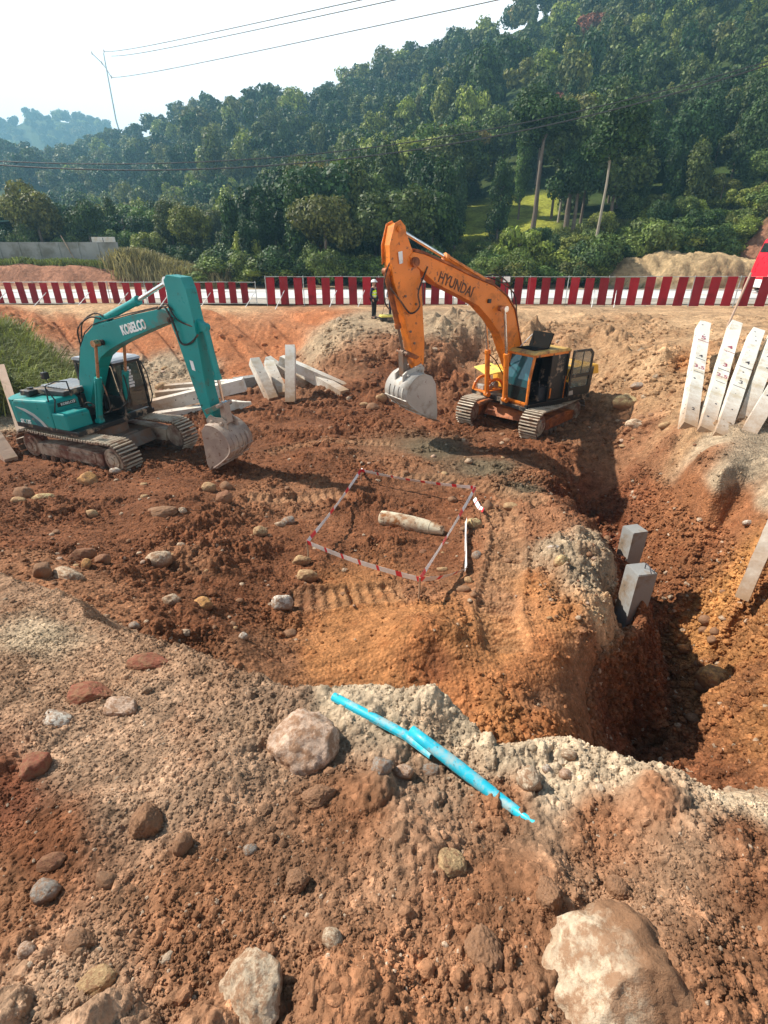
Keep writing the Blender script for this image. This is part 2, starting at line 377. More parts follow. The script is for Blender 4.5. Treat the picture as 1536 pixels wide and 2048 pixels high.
# everything below and beyond
LP = [(-250, 900, -4.7, cD, .5), (40, 925, -4.82, cD, .5), (235, 932, -4.86, cD, .5), (330, 900, -4.9, cD, .6), (430, 940, -4.85, cD, .6), (600, 940, -4.80, cD, .6), (720, 945, -4.76, cD, .7), (800, 920, -4.85, cB, .5),
      (860, 900, -4.9, cWetShade, .35), (980, 935, -4.8, cWetShade, .35), (1060, 975, -4.72, cWetShade, .4), (1000, 900, -4.93, cD, .6), (1060, 893, -5.03, cD, .6), (900, 850, -5.03, cD, .7), (700, 840, -5.08, cD, .8), (560, 830, -5.1, cD, .9), (600, 880, -4.98, cD, .9),
      (420, 850, -5.0, cD, .9), (330, 850, -5.0, cD, .6), (200, 880, -4.88, cD, .5), (60, 880, -4.82, cD, .6), (-20, 930, -4.8, cD, .6),
      (618, 1095, -4.58, cD, .8), (838, 1190, -4.36, cB, .6), (948, 995, -4.72, cD, .7), (770, 1050, -4.70, cD, .9), (700, 1000, -4.74, cD, .9), (880, 1110, -4.55, cD, .8), (900, 1020, -4.75, cD, .7),
      (560, 1000, -4.72, cB, .5), (620, 990, -4.74, cB, .4), (1000, 1010, -4.66, cB, .4), (1010, 1080, -4.52, cB, .35), (1000, 1200, -4.32, cB, .35), (990, 1300, -4.2, cO, .4),
      (600, 1200, -4.40, cD, .7), (700, 1190, -4.38, cO, .35), (760, 1210, -4.32, cO, .35), (700, 1250, -4.26, cO, .35), (768, 1380, -4.15, cO, .5), (640, 1320, -4.15, cO, .4), (560, 1320, -4.1, cB, .7), (480, 1290, -3.75, cB, .8),
      (1000, 1440, -4.15, cO, .5), (900, 1400, -4.15, cOr, .5), (1100, 1440, -4.2, cOr, .5),
      (850, 1250, -3.86, cOr, .4), (800, 1262, -3.95, cO, .4), (905, 1262, -3.9, cO, .5), (760, 1290, -4.08, cO, .4), (980, 1260, -4.2, cO, .4), (850, 1215, -4.15, cO, .4), (870, 1320, -4.1, cD, .5), (830, 1310, -4.05, cOr, .4),
      (320, 1000, -4.05, cD, .8), (280, 1015, -4.1, cD, .8), (230, 1010, -4.3, cD, .8), (360, 960, -4.6, cD, .8), (250, 1085, -4.22, cD, .7), (400, 1060, -4.35, cD, .8), (150, 1000, -4.5, cD, .7), (100, 960, -4.7, cD, .6),
      (440, 1110, -4.02, cD, .8), (400, 1130, -4.1, cB, .8), (500, 1130, -4.3, cD, .8), (460, 1190, -4.15, cD, .8), (540, 1100, -4.5, cD, .8), (0, 1000, -4.25, cD, .6), (0, 1080, -3.7, cD, .6), (100, 1080, -3.85, cD, .6),
      (60, 1125, -3.5, cB, .6), (160, 1160, -3.55, cB, .6), (200, 1120, -3.85, cD, .6), (300, 1160, -3.9, cD, .7), (330, 1230, -3.7, cD, .7), (420, 1260, -3.8, cD, .8), (250, 1210, -3.6, cB, .7),
      (1060, 960, -4.8, cB, .4), (1120, 900, -4.98, cD, .5), (1110, 960, -4.78, cD, .5), (1150, 1010, -4.62, cD, .5), (1190, 1045, -4.5, cD, .5), (1090, 1060, -4.42, cB, .5), (1060, 1180, -4.28, cO, .4), (1130, 1120, -4.3, cW, .8), (1200, 1090, -4.32, cW, .8),
      (1225, 1110, -4.3, cW, .8), (1180, 1180, -4.38, cW, .6), (1222, 1200, -4.35, cT, .4), (1200, 1250, -4.35, cT, .4), (1130, 1240, -4.2, cO, .5), (1100, 1300, -4.15, cOr, .5), (1180, 1290, -4.4, cB, .5), (1050, 1360, -4.15, cOr, .5), (1150, 1380, -4.5, cB, .5), (1080, 1410, -4.3, cB, .5),
      # far edge of the pit, its east shelf and wall
      (1140, 885, -5.0, cB, .6), (1200, 880, -4.9, cB, .6), (1260, 878, -4.6, cB, .7), (1330, 895, -4.2, cB, .7), (1390, 925, -3.9, cB, .5), (1440, 952, -3.82, cW, .3), (1536, 985, -3.85, cW, .3),
      (1500, 930, -3.78, cW, .25), (1420, 885, -3.8, cW, .4), (1380, 868, -3.8, cN, .5), (1536, 890, -3.75, cW, .25), (1750, 900, -3.7, cW, .3), (1750, 1050, -3.9, cW, .3),
      (1450, 1045, -4.62, cP, .5), (1480, 1110, -4.75, cP, .5), (1536, 1090, -4.35, cP, .5), (1460, 1240, -5.5, cO, .3), (1536, 1290, -4.95, cO, .3), (1536, 1200, -4.6, cO, .4), (1445, 1350, -5.75, cP, .5), (1536, 1420, -5.0, cP, .5), (1700, 1300, -4.2, cP, .5), (1700, 1500, -4.2, cP, .5),
      # right bank
      (1180, 840, -4.95, cB, .7), (1250, 840, -4.6, cB, .8), (1300, 862, -4.35, cB, .8), (1230, 790, -4.25, cN, .9), (1290, 800, -4.0, cN, .9), (1350, 830, -3.85, cN, .9), (1330, 760, -3.55, cN, .9), (1250, 720, -3.5, cN, .8), (1360, 735, -3.35, cO, .8), (1200, 710, -3.75, cN, .9),
      (1200, 655, -3.15, cN, .5), (1280, 680, -3.2, cN, .8), (1350, 672, -2.95, cN, .4), (1290, 640, -3.0, cN, .5), (1130, 680, -3.4, cN, .9), (1160, 740, -4.3, cN, .9), (1100, 740, -4.6, cB, .9),
      # bank behind the orange machine and the heap with the surveyors
      (1040, 655, -3.2, cN, .9), (960, 650, -3.1, cH, .9), (1000, 690, -3.75, cN, .9), (950, 720, -4.5, cB, .9), (880, 655, -3.2, cH, .9), (880, 700, -3.95, cB, .9), (900, 760, -4.95, cD, .9), (1000, 800, -5.1, cD, .8), (840, 780, -5.05, cD, .9), (820, 810, -5.08, cD, .9),
      (750, 636, -3.1, cH, .3), (790, 640, -3.15, cH, .3), (820, 650, -3.25, cH, .8), (700, 642, -3.18, cH, .6), (680, 660, -3.45, cH, .9), (640, 690, -4.05, cH, .9), (610, 725, -4.7, cH, .9), (700, 720, -4.2, cB, .9), (770, 690, -3.75, cB, .9), (780, 740, -4.5, cD, .7), (720, 790, -5.0, cD, .9),
      # red cut slope on the left
      (640, 630, -3.15, cR, .35), (400, 626, -3.12, cR, .35), (200, 620, -3.08, cT, .5), (560, 690, -4.35, cR, .35), (450, 690, -4.3, cR, .35), (300, 680, -4.2, cR, .35), (590, 745, -5.15, cR, .35), (480, 745, -5.15, cR, .35), (400, 742, -5.15, cW, .9), (330, 735, -5.12, cW, .9),
      (400, 780, -5.12, cW, .9), (330, 790, -5.1, cW, .8), (480, 800, -5.1, cD, .8), (250, 740, -5.1, cW, .7), (220, 690, -4.5, cR, .35), (150, 660, -3.9, cR, .9), (60, 640, -3.3, cR, .9), (0, 622, -3.02, cR, .9), (-200, 610, -2.8, cR, .35),
      (0, 690, -3.6, cK, .5), (60, 700, -3.85, cK, .5), (110, 740, -4.3, cK, .5), (60, 780, -4.45, cK, .5), (0, 800, -4.55, cK, .5), (-150, 760, -3.9, cK, .5), (20, 850, -4.8, cW, .8), (130, 800, -4.95, cK, .6), (180, 780, -5.05, cW, .8)]
# points given in metres: pit floor, terrace, verge, road bed
WP = [(4.25, 7.0, -6.4, cRd, .6), (5.6, 7.2, -6.35, cP, .5), (5.7, 6.4, -6.1, cP, .5), (3.4, 4.9, -6.2, cRd, .6), (5.1, 7.4, -6.55, cP, .6), (4.7, 6.3, -6.5, cP, .6), (4.0, 5.1, -6.35, cP, .6), (3.3, 4.0, -5.8, cP, .6), (5.6, 8.7, -6.6, cP, .6), (2.6, 3.0, -5.4, cP, .6), (4.7, 8.6, -6.8, cRd, .6), (4.65, 10.6, -6.5, cRd, .6), (4.5, 9.3, -6.7, cRd, .6), (5.3, 11.6, -6.2, cRd, .6), (5.7, 10.9, -6.3, cP, .6), (5.8, 9.8, -6.3, cP, .6), (5.1, 9.9, -6.8, cRd, .6), (4.35, 7.3, -5.9, cRd, .6), (3.6, 6.0, -5.8, cRd, .6), (2.9, 4.9, -5.2, cRd, .6),
      (3.75, 6.05, -4.75, cP, .6), (4.05, 6.25, -5.0, cP, .6), (3.55, 5.7, -4.8, cB, .6), (4.5, 7.95, -5.15, cP, .6), (4.75, 8.2, -5.4, cP, .6), (8.3, 13.6, -3.72, cT, .7), (9.8, 15.0, -3.68, cN, .7), (12.5, 15.0, -3.68, cN, .7), (10.2, 15.75, -2.92, cT, .4), (12.0, 15.65, -2.9, cT, .3), (15, 15.6, -2.9, cT, .3), (20, 15, -2.9, cT, .3), (9.0, 16.9, -3.0, cT, .5), (12, 20, -2.95, cT, .2), (18, 20, -2.9, cT, .2), (25, 18, -2.85, cT, .2),
      (-30, 33.4, -3.05, cT, .3), (-20, 33.4, -3.08, cT, .4), (-10, 33.4, -3.1, cT, .4), (0, 33, -3.08, cT, .3), (8, 31, -3.05, cT, .2), (16, 30, -3.0, cT, .2), (26, 28, -2.9, cT, .2), (8, 27.5, -3.1, cT, .3), (14, 25, -3.0, cT, .2),
      (-35, 37, -3.05, cW, .2), (-15, 37, -3.05, cW, .2), (0, 37, -3.05, cW, .2), (15, 36, -3.05, cW, .2), (35, 34, -3.0, cW, .2),
      (-40, 48, -3.1, cK, .2), (-15, 49, -3.1, cK, .2), (0, 49, -3.1, cK, .2), (20, 49, -3.1, cK, .2), (40, 48, -3.1, cK, .2), (-60, 40, -2.6, cR, .4), (60, 40, -2.6, cK, .3), (0, 60, -3.0, cK, .2), (60, 60, -2.0, cK, .2), (-60, 60, -1.5, cK, .2),
      (-20, 15, -3.0, cK, .5), (-22, 24, -2.6, cR, .5), (22, 8, -3.4, cT, .3), (15, 5, -3.2, cT, .4), (10, 2, -3.0, cT, .4), (-12, 6, -3.4, cG, .4), (-14, 2, -3.0, cG, .4), (0, -3, -3.5, cG, .4), (7, -3, -3.2, cG, .4), (-8, -4, -3.2, cG, .4)]
def warp(x, y):
    yy = np.maximum(y, -0.7) + 1.5
    return x / yy, np.log(yy) * 0.85
class RBF:
    def __init__(self, pts):
        P = np.array([p[:3] for p in pts]); C = np.array([p[3] for p in pts]); R = np.array([p[4] for p in pts])
        self.u, self.w = warp(P[:, 0], P[:, 1])
        n = len(P)
        D = self.dist(self.u, self.w)
        A = np.zeros((n + 3, n + 3)); A[:n, :n] = D + 0.002 * np.eye(n)
        A[:n, n] = 1; A[:n, n + 1] = self.u; A[:n, n + 2] = self.w; A[n:, :n] = A[:n, n:].T
        B = np.zeros((n + 3, 1)); B[:n, 0] = P[:, 2]
        self.k = np.linalg.solve(A, B)[:, 0]; self.C = C; self.R = R; self.n = n
    def dist(self, u, w):
        return np.sqrt((u[:, None] - self.u[None]) ** 2 + (w[:, None] - self.w[None]) ** 2 + 1e-5)
    def __call__(self, x, y, col=False):
        sh = x.shape; x = x.ravel(); y = y.ravel()
        z = np.zeros(len(x)); cc = np.zeros((len(x), 3)); rr = np.zeros(len(x))
        for a in range(0, len(x), 60000):
            u, w = warp(x[a:a + 60000], y[a:a + 60000])
            D = self.dist(u, w)
            z[a:a + 60000] = D @ self.k[:self.n] + self.k[self.n] + self.k[self.n + 1] * u + self.k[self.n + 2] * w
            if col:
                W = 1 / (D ** 4 + 1e-7); W /= W.sum(1, keepdims=True)
                cc[a:a + 60000] = W @ self.C; rr[a:a + 60000] = W @ self.R
        if col: return z.reshape(sh), cc, rr.reshape(sh)
        return z.reshape(sh)
def conv(L): return [(*atz(p[0], p[1], p[2]), p[3], p[4]) for p in L]
MOUND = RBF(conv(MP) + [(0, 0.2, -1.58, cG, 1), (1.5, 0.2, -1.6, cG, 1), (-1.5, 0.2, -1.6, cG, 1), (0, -3, -2.0, cG, 1), (0, -0.7, -1.58, cG, 1)])
LOW = RBF(conv(LP) + WP)
_e = np.array([atz(*p) for p in EDGE]); EX, EY = _e[:, 0], _e[:, 1]
_o = np.argsort(EX); EX, EY = EX[_o], EY[_o]

# track prints pressed into the floor by the machines: (pixel polyline at floor height, width m)
def floor_line(pp, z=-4.5): return [atz(a, b, z)[:2] for a, b in pp]
PRINTS = [(floor_line([(1005, 1330), (990, 1230), (1010, 1120), (1015, 1040), (985, 985)], -4.4), 0.55),
          (floor_line([(590, 1205), (700, 1190), (800, 1180)], -4.35), 0.6),
          (floor_line([(500, 1010), (590, 1000), (690, 985)], -4.7), 0.5),
          (floor_line([(780, 885), (640, 880), (540, 905)], -4.9), 0.5),
          (floor_line([(760, 950), (860, 955), (1000, 990), (1080, 1040)], -4.75), 0.45)]
def prints(x, y):
    h = np.zeros_like(x)
    for pl, w in PRINTS:
        s0 = 0
        for (x0, y0), (x1, y1) in zip(pl[:-1], pl[1:]):
            L = math.hypot(x1 - x0, y1 - y0); tx, ty = (x1 - x0) / L, (y1 - y0) / L
            t = (x - x0) * tx + (y - y0) * ty; d = np.abs(-(x - x0) * ty + (y - y0) * tx)
            m = np.clip((w / 2 - d) / 0.06, 0, 1) * ((t > -0.05) & (t < L + 0.05))
            h = h + m * (-0.035 + 0.022 * np.sin((t + s0) * 2 * math.pi / 0.17 + 1.5 * gnoise(x * 2, y * 2, 5)))
            rim = np.clip(1 - np.abs(d - w / 2 - 0.05) / 0.09, 0, 1) * ((t > 0) & (t < L))
            h = h + rim * 0.035
            s0 += L
    return h
def pmask(x, y):
    m = np.zeros_like(x)
    for pl, w in PRINTS:
        for (x0, y0), (x1, y1) in zip(pl[:-1], pl[1:]):
            L = math.hypot(x1 - x0, y1 - y0); tx, ty = (x1 - x0) / L, (y1 - y0) / L
            t = (x - x0) * tx + (y - y0) * ty; d = np.abs(-(x - x0) * ty + (y - y0) * tx)
            m = np.maximum(m, np.clip((w / 2 + 0.1 - d) / 0.15, 0, 1) * ((t > -0.05) & (t < L + 0.05)))
    return m
def smooth(a, b, x):
    t = np.clip((x - a) / (b - a), 0, 1); return t * t * (3 - 2 * t)
HUMPS = [(*atz(1375, 1935, -1.64), .17, .11), (*atz(1100, 1760, -1.68), .10, .05), (*atz(820, 1700, -1.78), .15, .05), (*atz(420, 1560, -1.88), .22, .07), (*atz(180, 1640, -1.8), .16, .06), (*atz(1400, 1700, -1.75), .20, .05), (*atz(700, 1920, -1.63), .13, .05)]
def H(x, y, full=False):
    x = np.asarray(x, float); y = np.asarray(y, float)
    sh = x.shape
    if full: lo, lc, lr = LOW(x, y, True); mo, mc, mr = MOUND(x, y, True)
    else: lo = LOW(x, y); mo = MOUND(x, y); lr = np.full(sh, .6); mr = np.full(sh, .8)
    ye = np.interp(x, EX, EY) + 0.10 * fbm(x * 2.1, x * 0 + 3.3, 3, 3)
    over = np.maximum(0, y - ye)
    lat = np.maximum(0, np.abs(x) - 5.5)
    back = np.maximum(0, -y - 2.5)
    mo = mo - 1.25 * over - 0.25 * lat - 0.3 * np.minimum(back, 4)
    dist = np.sqrt(x * x + y * y + 4)
    far = smooth(30, 34, y)
    # broken ground
    pat = .30 + 1.15 * smooth(-.35, .45, fbm(x * .55, y * .55, 601, 3))
    A = lr * (1 - 0.85 * far) * pat
    mr = mr * (.40 + .95 * smooth(-.4, .4, fbm(x * 1.3, y * 1.3, 611, 3)))
    # smooth smears left by the bucket, running across the floor
    sm_ = (1 - smooth(.5, .9, pat)) * (dist < 24)
    lo = lo + sm_ * .018 * gnoise((x + y * .4) * 1.0, (y - x * .35) * 9.0, 621)
    lo = lo + A * (0.14 * fbm(x * 0.9, y * 0.9, 21, 3) + 0.035 * fbm(x * 3.1, y * 3.1, 31, 4, .65) + 0.045 * np.abs(gnoise(x * 6.5, y * 6.5, 33)) + 0.02 * np.abs(gnoise(x * 15, y * 15, 35)) + 0.10 * np.abs(fbm(x * 1.7, y * 1.3, 41, 3)))
    gully = smooth(24, 27, y) * smooth(33, 30.5, y) * smooth(-2.5, -5, x)
    lo = lo - gully * 0.28 * np.clip(gnoise(x * 1.1 + y * 0.75, y * 0.14, 77) * 2.2, 0, 1)
    bank = smooth(15, 18, y) * smooth(31, 27, y) * smooth(-3, 1, x)
    lo = lo + bank * A * (0.22 * fbm(x * 0.7, y * 0.7, 51, 5, 0.52) + .12 * np.abs(gnoise(x * 1.6, y * 1.1, 57)) + cobble(x, y, .8, 58, .5) * .22)
    lo = lo + A * (cobble(x, y, 0.5, 61, .35) * 0.13 + cobble(x, y, 0.21, 71, .7) * 0.125 + cobble(x + 9, y, 0.1, 81, .7) * 0.085 * smooth(24, 12, dist) + cobble(x + 3, y, 0.055, 83, .8) * 0.05 * smooth(15, 9, dist))
    lo = lo + prints(x, y) * (dist < 25)
    for (qx, qy, qz, qr, qa) in HUMPS: mo = mo + qa * np.exp(-(((x - qx) ** 2 + (y - qy) ** 2) / qr ** 2) ** 1.4)
    mo = mo + mr * (0.022 * fbm(x * 2.2, y * 2.2, 91, 3) + cobble(x, y, 0.26, 101, .35) * 0.09 + cobble(x, y + 4, 0.12, 111, .45) * 0.060)
    mo = mo + (0.35 + 0.65 * mr) * (cobble(x, y + 7, 0.052, 131, .6) * 0.030 + cobble(x, y + 17, 0.027, 141, .85) * 0.019 + 0.007 * fbm(x * 30, y * 30, 151, 3, .7) + 0.010 * np.abs(gnoise(x * 13, y * 13, 155)))
    pm_ = smooth(-4.8, -5.3, lo) * smooth(3.0, 3.6, x + .2 * (7 - y)) * smooth(12.5, 11.5, y)
    lo = lo + pm_ * (.16 * fbm(x * 2.1, y * 2.1, 701, 4, .6) + .30 * cobble(x, y, .42, 711, .6) + .2 * cobble(x, y, .17, 721, .7))
    h = np.maximum(lo, mo)
    if not full: return h
    f = smooth(-0.05, 0.06, (mo - lo)).ravel()[:, None]
    pz = np.clip(smooth(-4.62, -4.95, lo) * smooth(2.2, 3.0, x + (y - 5) * -.15) * smooth(12.5, 11.8, y) + smooth(-3.97, -4.2, lo) * smooth(5.3, 5.7, x) * smooth(10.8, 10.0, y), 0, 1).ravel()[:, None]
    pit_red = np.clip(.5 + .9 * fbm(x * .8, y * .8, 501, 3), 0, 1).ravel()[:, None] * smooth(5.2, 4.2, x - (y - 6.5) * .35).ravel()[:, None]  # patches of darker red, more towards the left of the pit
    ochre_lit = smooth(4.6, 5.6, x - (y - 6.5) * .3).ravel()[:, None] * smooth(8.2, 7.2, y).ravel()[:, None] * np.clip(.6 + .8 * fbm(x * .9, y * .9, 511, 3), 0, 1).ravel()[:, None]
    pc = np.array(cP) * (1 - pit_red) + np.array(cRd) * pit_red
    pc = pc * (1 - ochre_lit) + np.array([.47, .225, .08]) * ochre_lit  # ochre soil, its colour brightened so this part of the pit looks sunlit
    lc = lc * (1 - pz) + pc * pz
    pm = pmask(x, y).ravel()[:, None] * 0.40
    lc = lc * (1 - pm) + pm * (lc * 0.5 + 0.5 * np.array(cT) * 0.9)
    return h, lc * (1 - f) + mc * f
def hit(px, py, far=34.0):
    r = ray(px, py)
    t = np.exp(np.linspace(math.log(1.0), math.log(far * 1.35), 900))
    P = r[None] * t[:, None]
    d = P[:, 2] - H(P[:, 0], P[:, 1])
    k = np.argmax(d < 0)
    if d[k] >= 0: return P[-1]
    a, b = t[max(k - 1, 0)], t[k]
    tt = a + (b - a) * d[max(k - 1, 0)] / (d[max(k - 1, 0)] - d[k] + 1e-9)
    return r * tt
def hz(x, y): return float(H(np.array([x]), np.array([y]))[0])

# ground sheet, fine near the camera and coarser with distance
sv = np.concatenate([[-30, -14, -7, -4, -2.6, -1.8, -1.35, -1.1, -1.0], np.linspace(-0.92, 0.92, 1120), [1.0, 1.1, 1.35, 1.8, 2.6, 4, 7, 14, 30]])
yv = np.concatenate([[-80, -40, -20, -10, -6, -4, -2.5, -1.6, -1.2], np.exp(np.linspace(math.log(0.75), math.log(57.4), 1350)) - 1.6])
S, Y = np.meshgrid(sv, yv)
X = S * (np.maximum(Y, -0.9) + 1.6)
Hh, Hc = H(X, Y, True)
V = np.stack([X.ravel(), Y.ravel(), Hh.ravel()], 1)
nr, nc = X.shape
idx = np.arange(nr * nc).reshape(nr, nc)
F = np.stack([idx[:-1, :-1], idx[:-1, 1:], idx[1:, 1:], idx[1:, :-1]], -1).reshape(-1, 4)
g_me = np_mesh('ground', V, F, True)
vcol(g_me, 'soil', Hc)
def ground_mat():
    m, nt, ns, ls, b = new_mat('dug_soil')
    geo = N(nt, 'ShaderNodeNewGeometry').outputs['Position']
    att = N(nt, 'ShaderNodeAttribute'); att.attribute_name = 'soil'
    n1 = noise_tex(nt, 0.9, 9, 0.66, geo)
    n2 = noise_tex(nt, 7.0, 8, 0.7, geo)
    n3 = noise_tex(nt, 60.0, 4, 0.6, geo)
    r1 = ramp(nt, n1.outputs[0], [(0.32, 0.72), (0.5, 0.98), (0.68, 1.32)])
    r2 = ramp(nt, n2.outputs[0], [(0.34, 0.60), (0.52, 1.0), (0.68, 1.45)])
    c = mix(nt, 1.0, att.outputs['Color'], r1.outputs[0], 'MULTIPLY')
    c = mix(nt, 1.0, c, r2.outputs[0], 'MULTIPLY')
    # damp red clay patches and pale dry dust
    n4 = noise_tex(nt, 2.3, 6, 0.62, geo)
    c = mix(nt, ramp(nt, n4.outputs[0], [(0.55, 0.0), (0.66, 0.42)]).outputs[0], c, mix(nt, 1.0, att.outputs['Color'], (0.70, 0.50, 0.40), 'MULTIPLY'))
    n5 = noise_tex(nt, 1.7, 7, 0.7, geo); n5.inputs['Distortion'].default_value = 0.6
    c = mix(nt, ramp(nt, n5.outputs[0], [(0.57, 0.0), (0.70, 0.45)]).outputs[0], c, mix(nt, 1.0, att.outputs['Color'], (1.24, 1.22, 1.14), 'MULTIPLY'))
    # grit: little pale and dark grains
    v = N(nt, 'ShaderNodeTexVoronoi'); v.inputs['Scale'].default_value = 55; ls.new(geo, v.inputs['Vector'])
    sep = N(nt, 'ShaderNodeSeparateColor'); ls.new(v.outputs['Color'], sep.inputs[0])
    g = ramp(nt, sep.outputs[0], [(0.0, 0.80), (0.5, 0.98), (0.9, 1.1), (1.0, 1.6)])
    c = mix(nt, 0.8, c, mix(nt, 1.0, c, g.outputs[0], 'MULTIPLY'))
    ls.new(c, b.inputs['Base Color'])
    b.inputs['Roughness'].default_value = 0.95
    b.inputs['Specular IOR Level'].default_value = 0.15
    v2 = N(nt, 'ShaderNodeTexVoronoi'); v2.inputs['Scale'].default_value = 24; ls.new(geo, v2.inputs['Vector'])
    add = N(nt, 'ShaderNodeMath', operation='MULTIPLY_ADD'); ls.new(v2.outputs['Distance'], add.inputs[0]); add.inputs[1].default_value = -0.6; ls.new(n2.outputs[0], add.inputs[2])
    b1 = N(nt, 'ShaderNodeBump'); b1.inputs['Strength'].default_value = 0.7; b1.inputs['Distance'].default_value = 0.05; ls.new(add.outputs[0], b1.inputs['Height'])
    b2 = N(nt, 'ShaderNodeBump'); b2.inputs['Strength'].default_value = 0.6; b2.inputs['Distance'].default_value = 0.008; ls.new(n3.outputs[0], b2.inputs['Height']); ls.new(b1.outputs[0], b2.inputs['Normal'])
    ls.new(b2.outputs[0], b.inputs['Normal'])
    return m
M['ground'] = ground_mat()
tag(link('ground', g_me, M['ground']), kind='structure')

# ------------------------------------------------------------------ hills
# skyline of the wooded hill: (pixel x, pixel y, distance m)
RID = [(-700, 330, 420), (-300, 330, 420), (0, 300, 400), (90, 310, 380), (170, 275, 380), (240, 262, 360), (300, 238, 340), (350, 208, 330), (400, 196, 330), (480, 188, 320), (560, 190, 300), (620, 200, 300), (680, 165, 290), (740, 138, 280),
       (830, 100, 270), (900, 62, 260), (1000, 22, 250), (1100, -30, 240), (1300, -110, 220), (1536, -200, 200), (2000, -300, 190), (2600, -300, 180)]
def el_tan(py):
    v = (1024 - py) / FPX
    return (-ST + CT * v) / (CT + ST * v)
rs, rz_, ry_ = [], [], []
for px, py, d in RID:
    z = el_tan(py) * d
    rs.append((px - 768) / FPX * (d * CT - z * ST) / d); rz_.append(z - 7.5); ry_.append(d)
rs, rz_, ry_ = map(np.array, (rs, rz_, ry_))
BASE_S = np.array([-1.5, -0.6, -0.42, -0.28, -0.12, 0.05, 0.4, 0.7, 2])
BASE_Y = np.array([150, 140, 130, 100, 70, 58, 56, 54, 54.0])
def hill(x, y):
    yy = np.maximum(y, 1)
    s = x / yy
    zr = np.interp(s, rs, rz_); yr = np.interp(s, rs, ry_); y0 = np.interp(s, BASE_S, BASE_Y)
    t = (yy - y0) / (yr - y0)
    base = -3.1 + 0.012 * np.maximum(yy - 60, 0) * (s < 0) 
    tp = np.clip(t, 0, 1)
    z = base + (zr - base) * tp ** 1.22
    z = z - np.clip(t - 1, 0, 3) * (0.25 * zr + 6)
    z = z + np.clip(tp * 3, 0, 1) * (1 - 0.8 * np.clip(tp - .6, 0, .4) / .4) * (0.035 * yy) * fbm(x / 70, yy / 70, 201, 3)
    # far pale ridge to the left
    fr = np.interp(s, [-1.4, -0.78, -0.70, -0.60, -0.555, -0.50, -0.44, -0.38], [90, 118, 140, 152, 164, 160, 150, 60])
    z = np.maximum(z, fr * np.exp(-((yy - 900) / 170) ** 2) - 40 * (yy < 520))
    # red earth bank on the left beyond the road
    lb = smooth(49.5, 52.5, yy) * smooth(-17, -25, x) * smooth(150, 100, yy)
    z = np.maximum(z, -3.1 + 1.75 * lb + 0.35 * lb * fbm(x * .25, yy * .25, 301, 3))
    # sand heap and red cutting on the right
    q = 1 - ((x - 28.5) / 9.8) ** 2 - ((yy - 53.2) / 3.9) ** 2
    z = np.maximum(z, -3.1 + 3.0 * np.sqrt(np.clip(q, 0, 1)) ** 1.2 + smooth(0, .15, q) * (0.35 * fbm(x * .5, yy * .5, 311, 5, .6) - .35 * np.abs(gnoise(x * .9, yy * .25, 313))))
    rc = smooth(55, 58.5, yy + 1.2 * gnoise(x * .3, yy * .1, 320)) * smooth(31, 42, x)
    z = np.maximum(z, -3.1 + 6.6 * rc + rc * (1.1 * fbm(x * .35, yy * .5, 321, 5, .6)))
    return z
hs = np.concatenate([[-4, -2.5, -1.6], np.linspace(-1.15, 1.15, 430), [1.6, 2.5, 4]])
hy = np.concatenate([np.linspace(48.5, 62, 55), np.exp(np.linspace(math.log(62.3), math.log(1500), 300))])
S2, Y2 = np.meshgrid(hs, hy)
X2 = S2 * Y2
Z2 = hill(X2, Y2) - 0.35 * smooth(51.5, 48.5, Y2)
gN = fbm(X2 / 6, Y2 / 6, 401, 4)[..., None]
cGrn = np.array([0.045, 0.075, 0.02]); cMead = np.array([0.32, 0.33, 0.05]); cOlv = np.array([0.06, 0.08, 0.022])
C2 = cGrn + (cOlv - cGrn) * np.clip(gN + .5, 0, 1)
U2 = 768 + FPX * X2 / (Y2 * CT - Z2 * ST); Vv = 1024 - FPX * (Y2 * ST + Z2 * CT) / (Y2 * CT - Z2 * ST)
mead = (smooth(71, 77, Y2) * smooth(98, 92, Y2) * smooth(.10, .125, S2) * smooth(.31, .28, S2))[..., None]
mead2 = (smooth(60, 64, Y2) * smooth(78, 74, Y2) * smooth(.24, .27, S2) * smooth(.42, .39, S2))[..., None]
C2 = C2 * (1 - mead) + cMead * mead
C2 = C2 * (1 - mead2 * .7) + np.array([.10, .14, .03]) * mead2 * .7
ml = (smooth(115, 122, Y2) * smooth(150, 140, Y2) * smooth(-.24, -.20, S2) * smooth(-.10, -.13, S2))[..., None]
C2 = C2 * (1 - ml) + cMead * .8 * ml
flat = (smooth(53, 50, Y2) * (Z2 < -2.9))[..., None]
C2 = C2 * (1 - flat) + np.array([.33, .28, .2]) * flat
lbm = (smooth(49, 50, Y2) * smooth(53.5, 52.4, Y2) * smooth(-16, -19, X2))[..., None]
C2 = C2 * (1 - lbm) + np.array([.40, .19, .115]) * lbm
q2 = (1 - ((X2 - 28.5) / 9.8) ** 2 - ((Y2 - 53.2) / 3.9) ** 2)
sm = smooth(0.0, 0.12, q2)[..., None]
C2 = C2 * (1 - sm) + (np.array([.52, .365, .20]) * (1 - .25 * np.clip(gN, 0, 1))) * sm
rcm = (smooth(54.5, 56, Y2) * smooth(60.5, 58.8, Y2) * smooth(32.0, 35.5, X2 + 2 * gN[..., 0]))[..., None]
C2 = C2 * (1 - rcm) + np.array([.30, .15, .09]) * rcm
V = np.stack([X2.ravel(), Y2.ravel(), Z2.ravel()], 1)
nr, nc = X2.shape; idx = np.arange(nr * nc).reshape(nr, nc)
F = np.stack([idx[:-1, :-1], idx[:-1, 1:], idx[1:, 1:], idx[1:, :-1]], -1).reshape(-1, 4)
h_me = np_mesh('hillside', V, F, True); vcol(h_me, 'soil', C2.reshape(-1, 3))
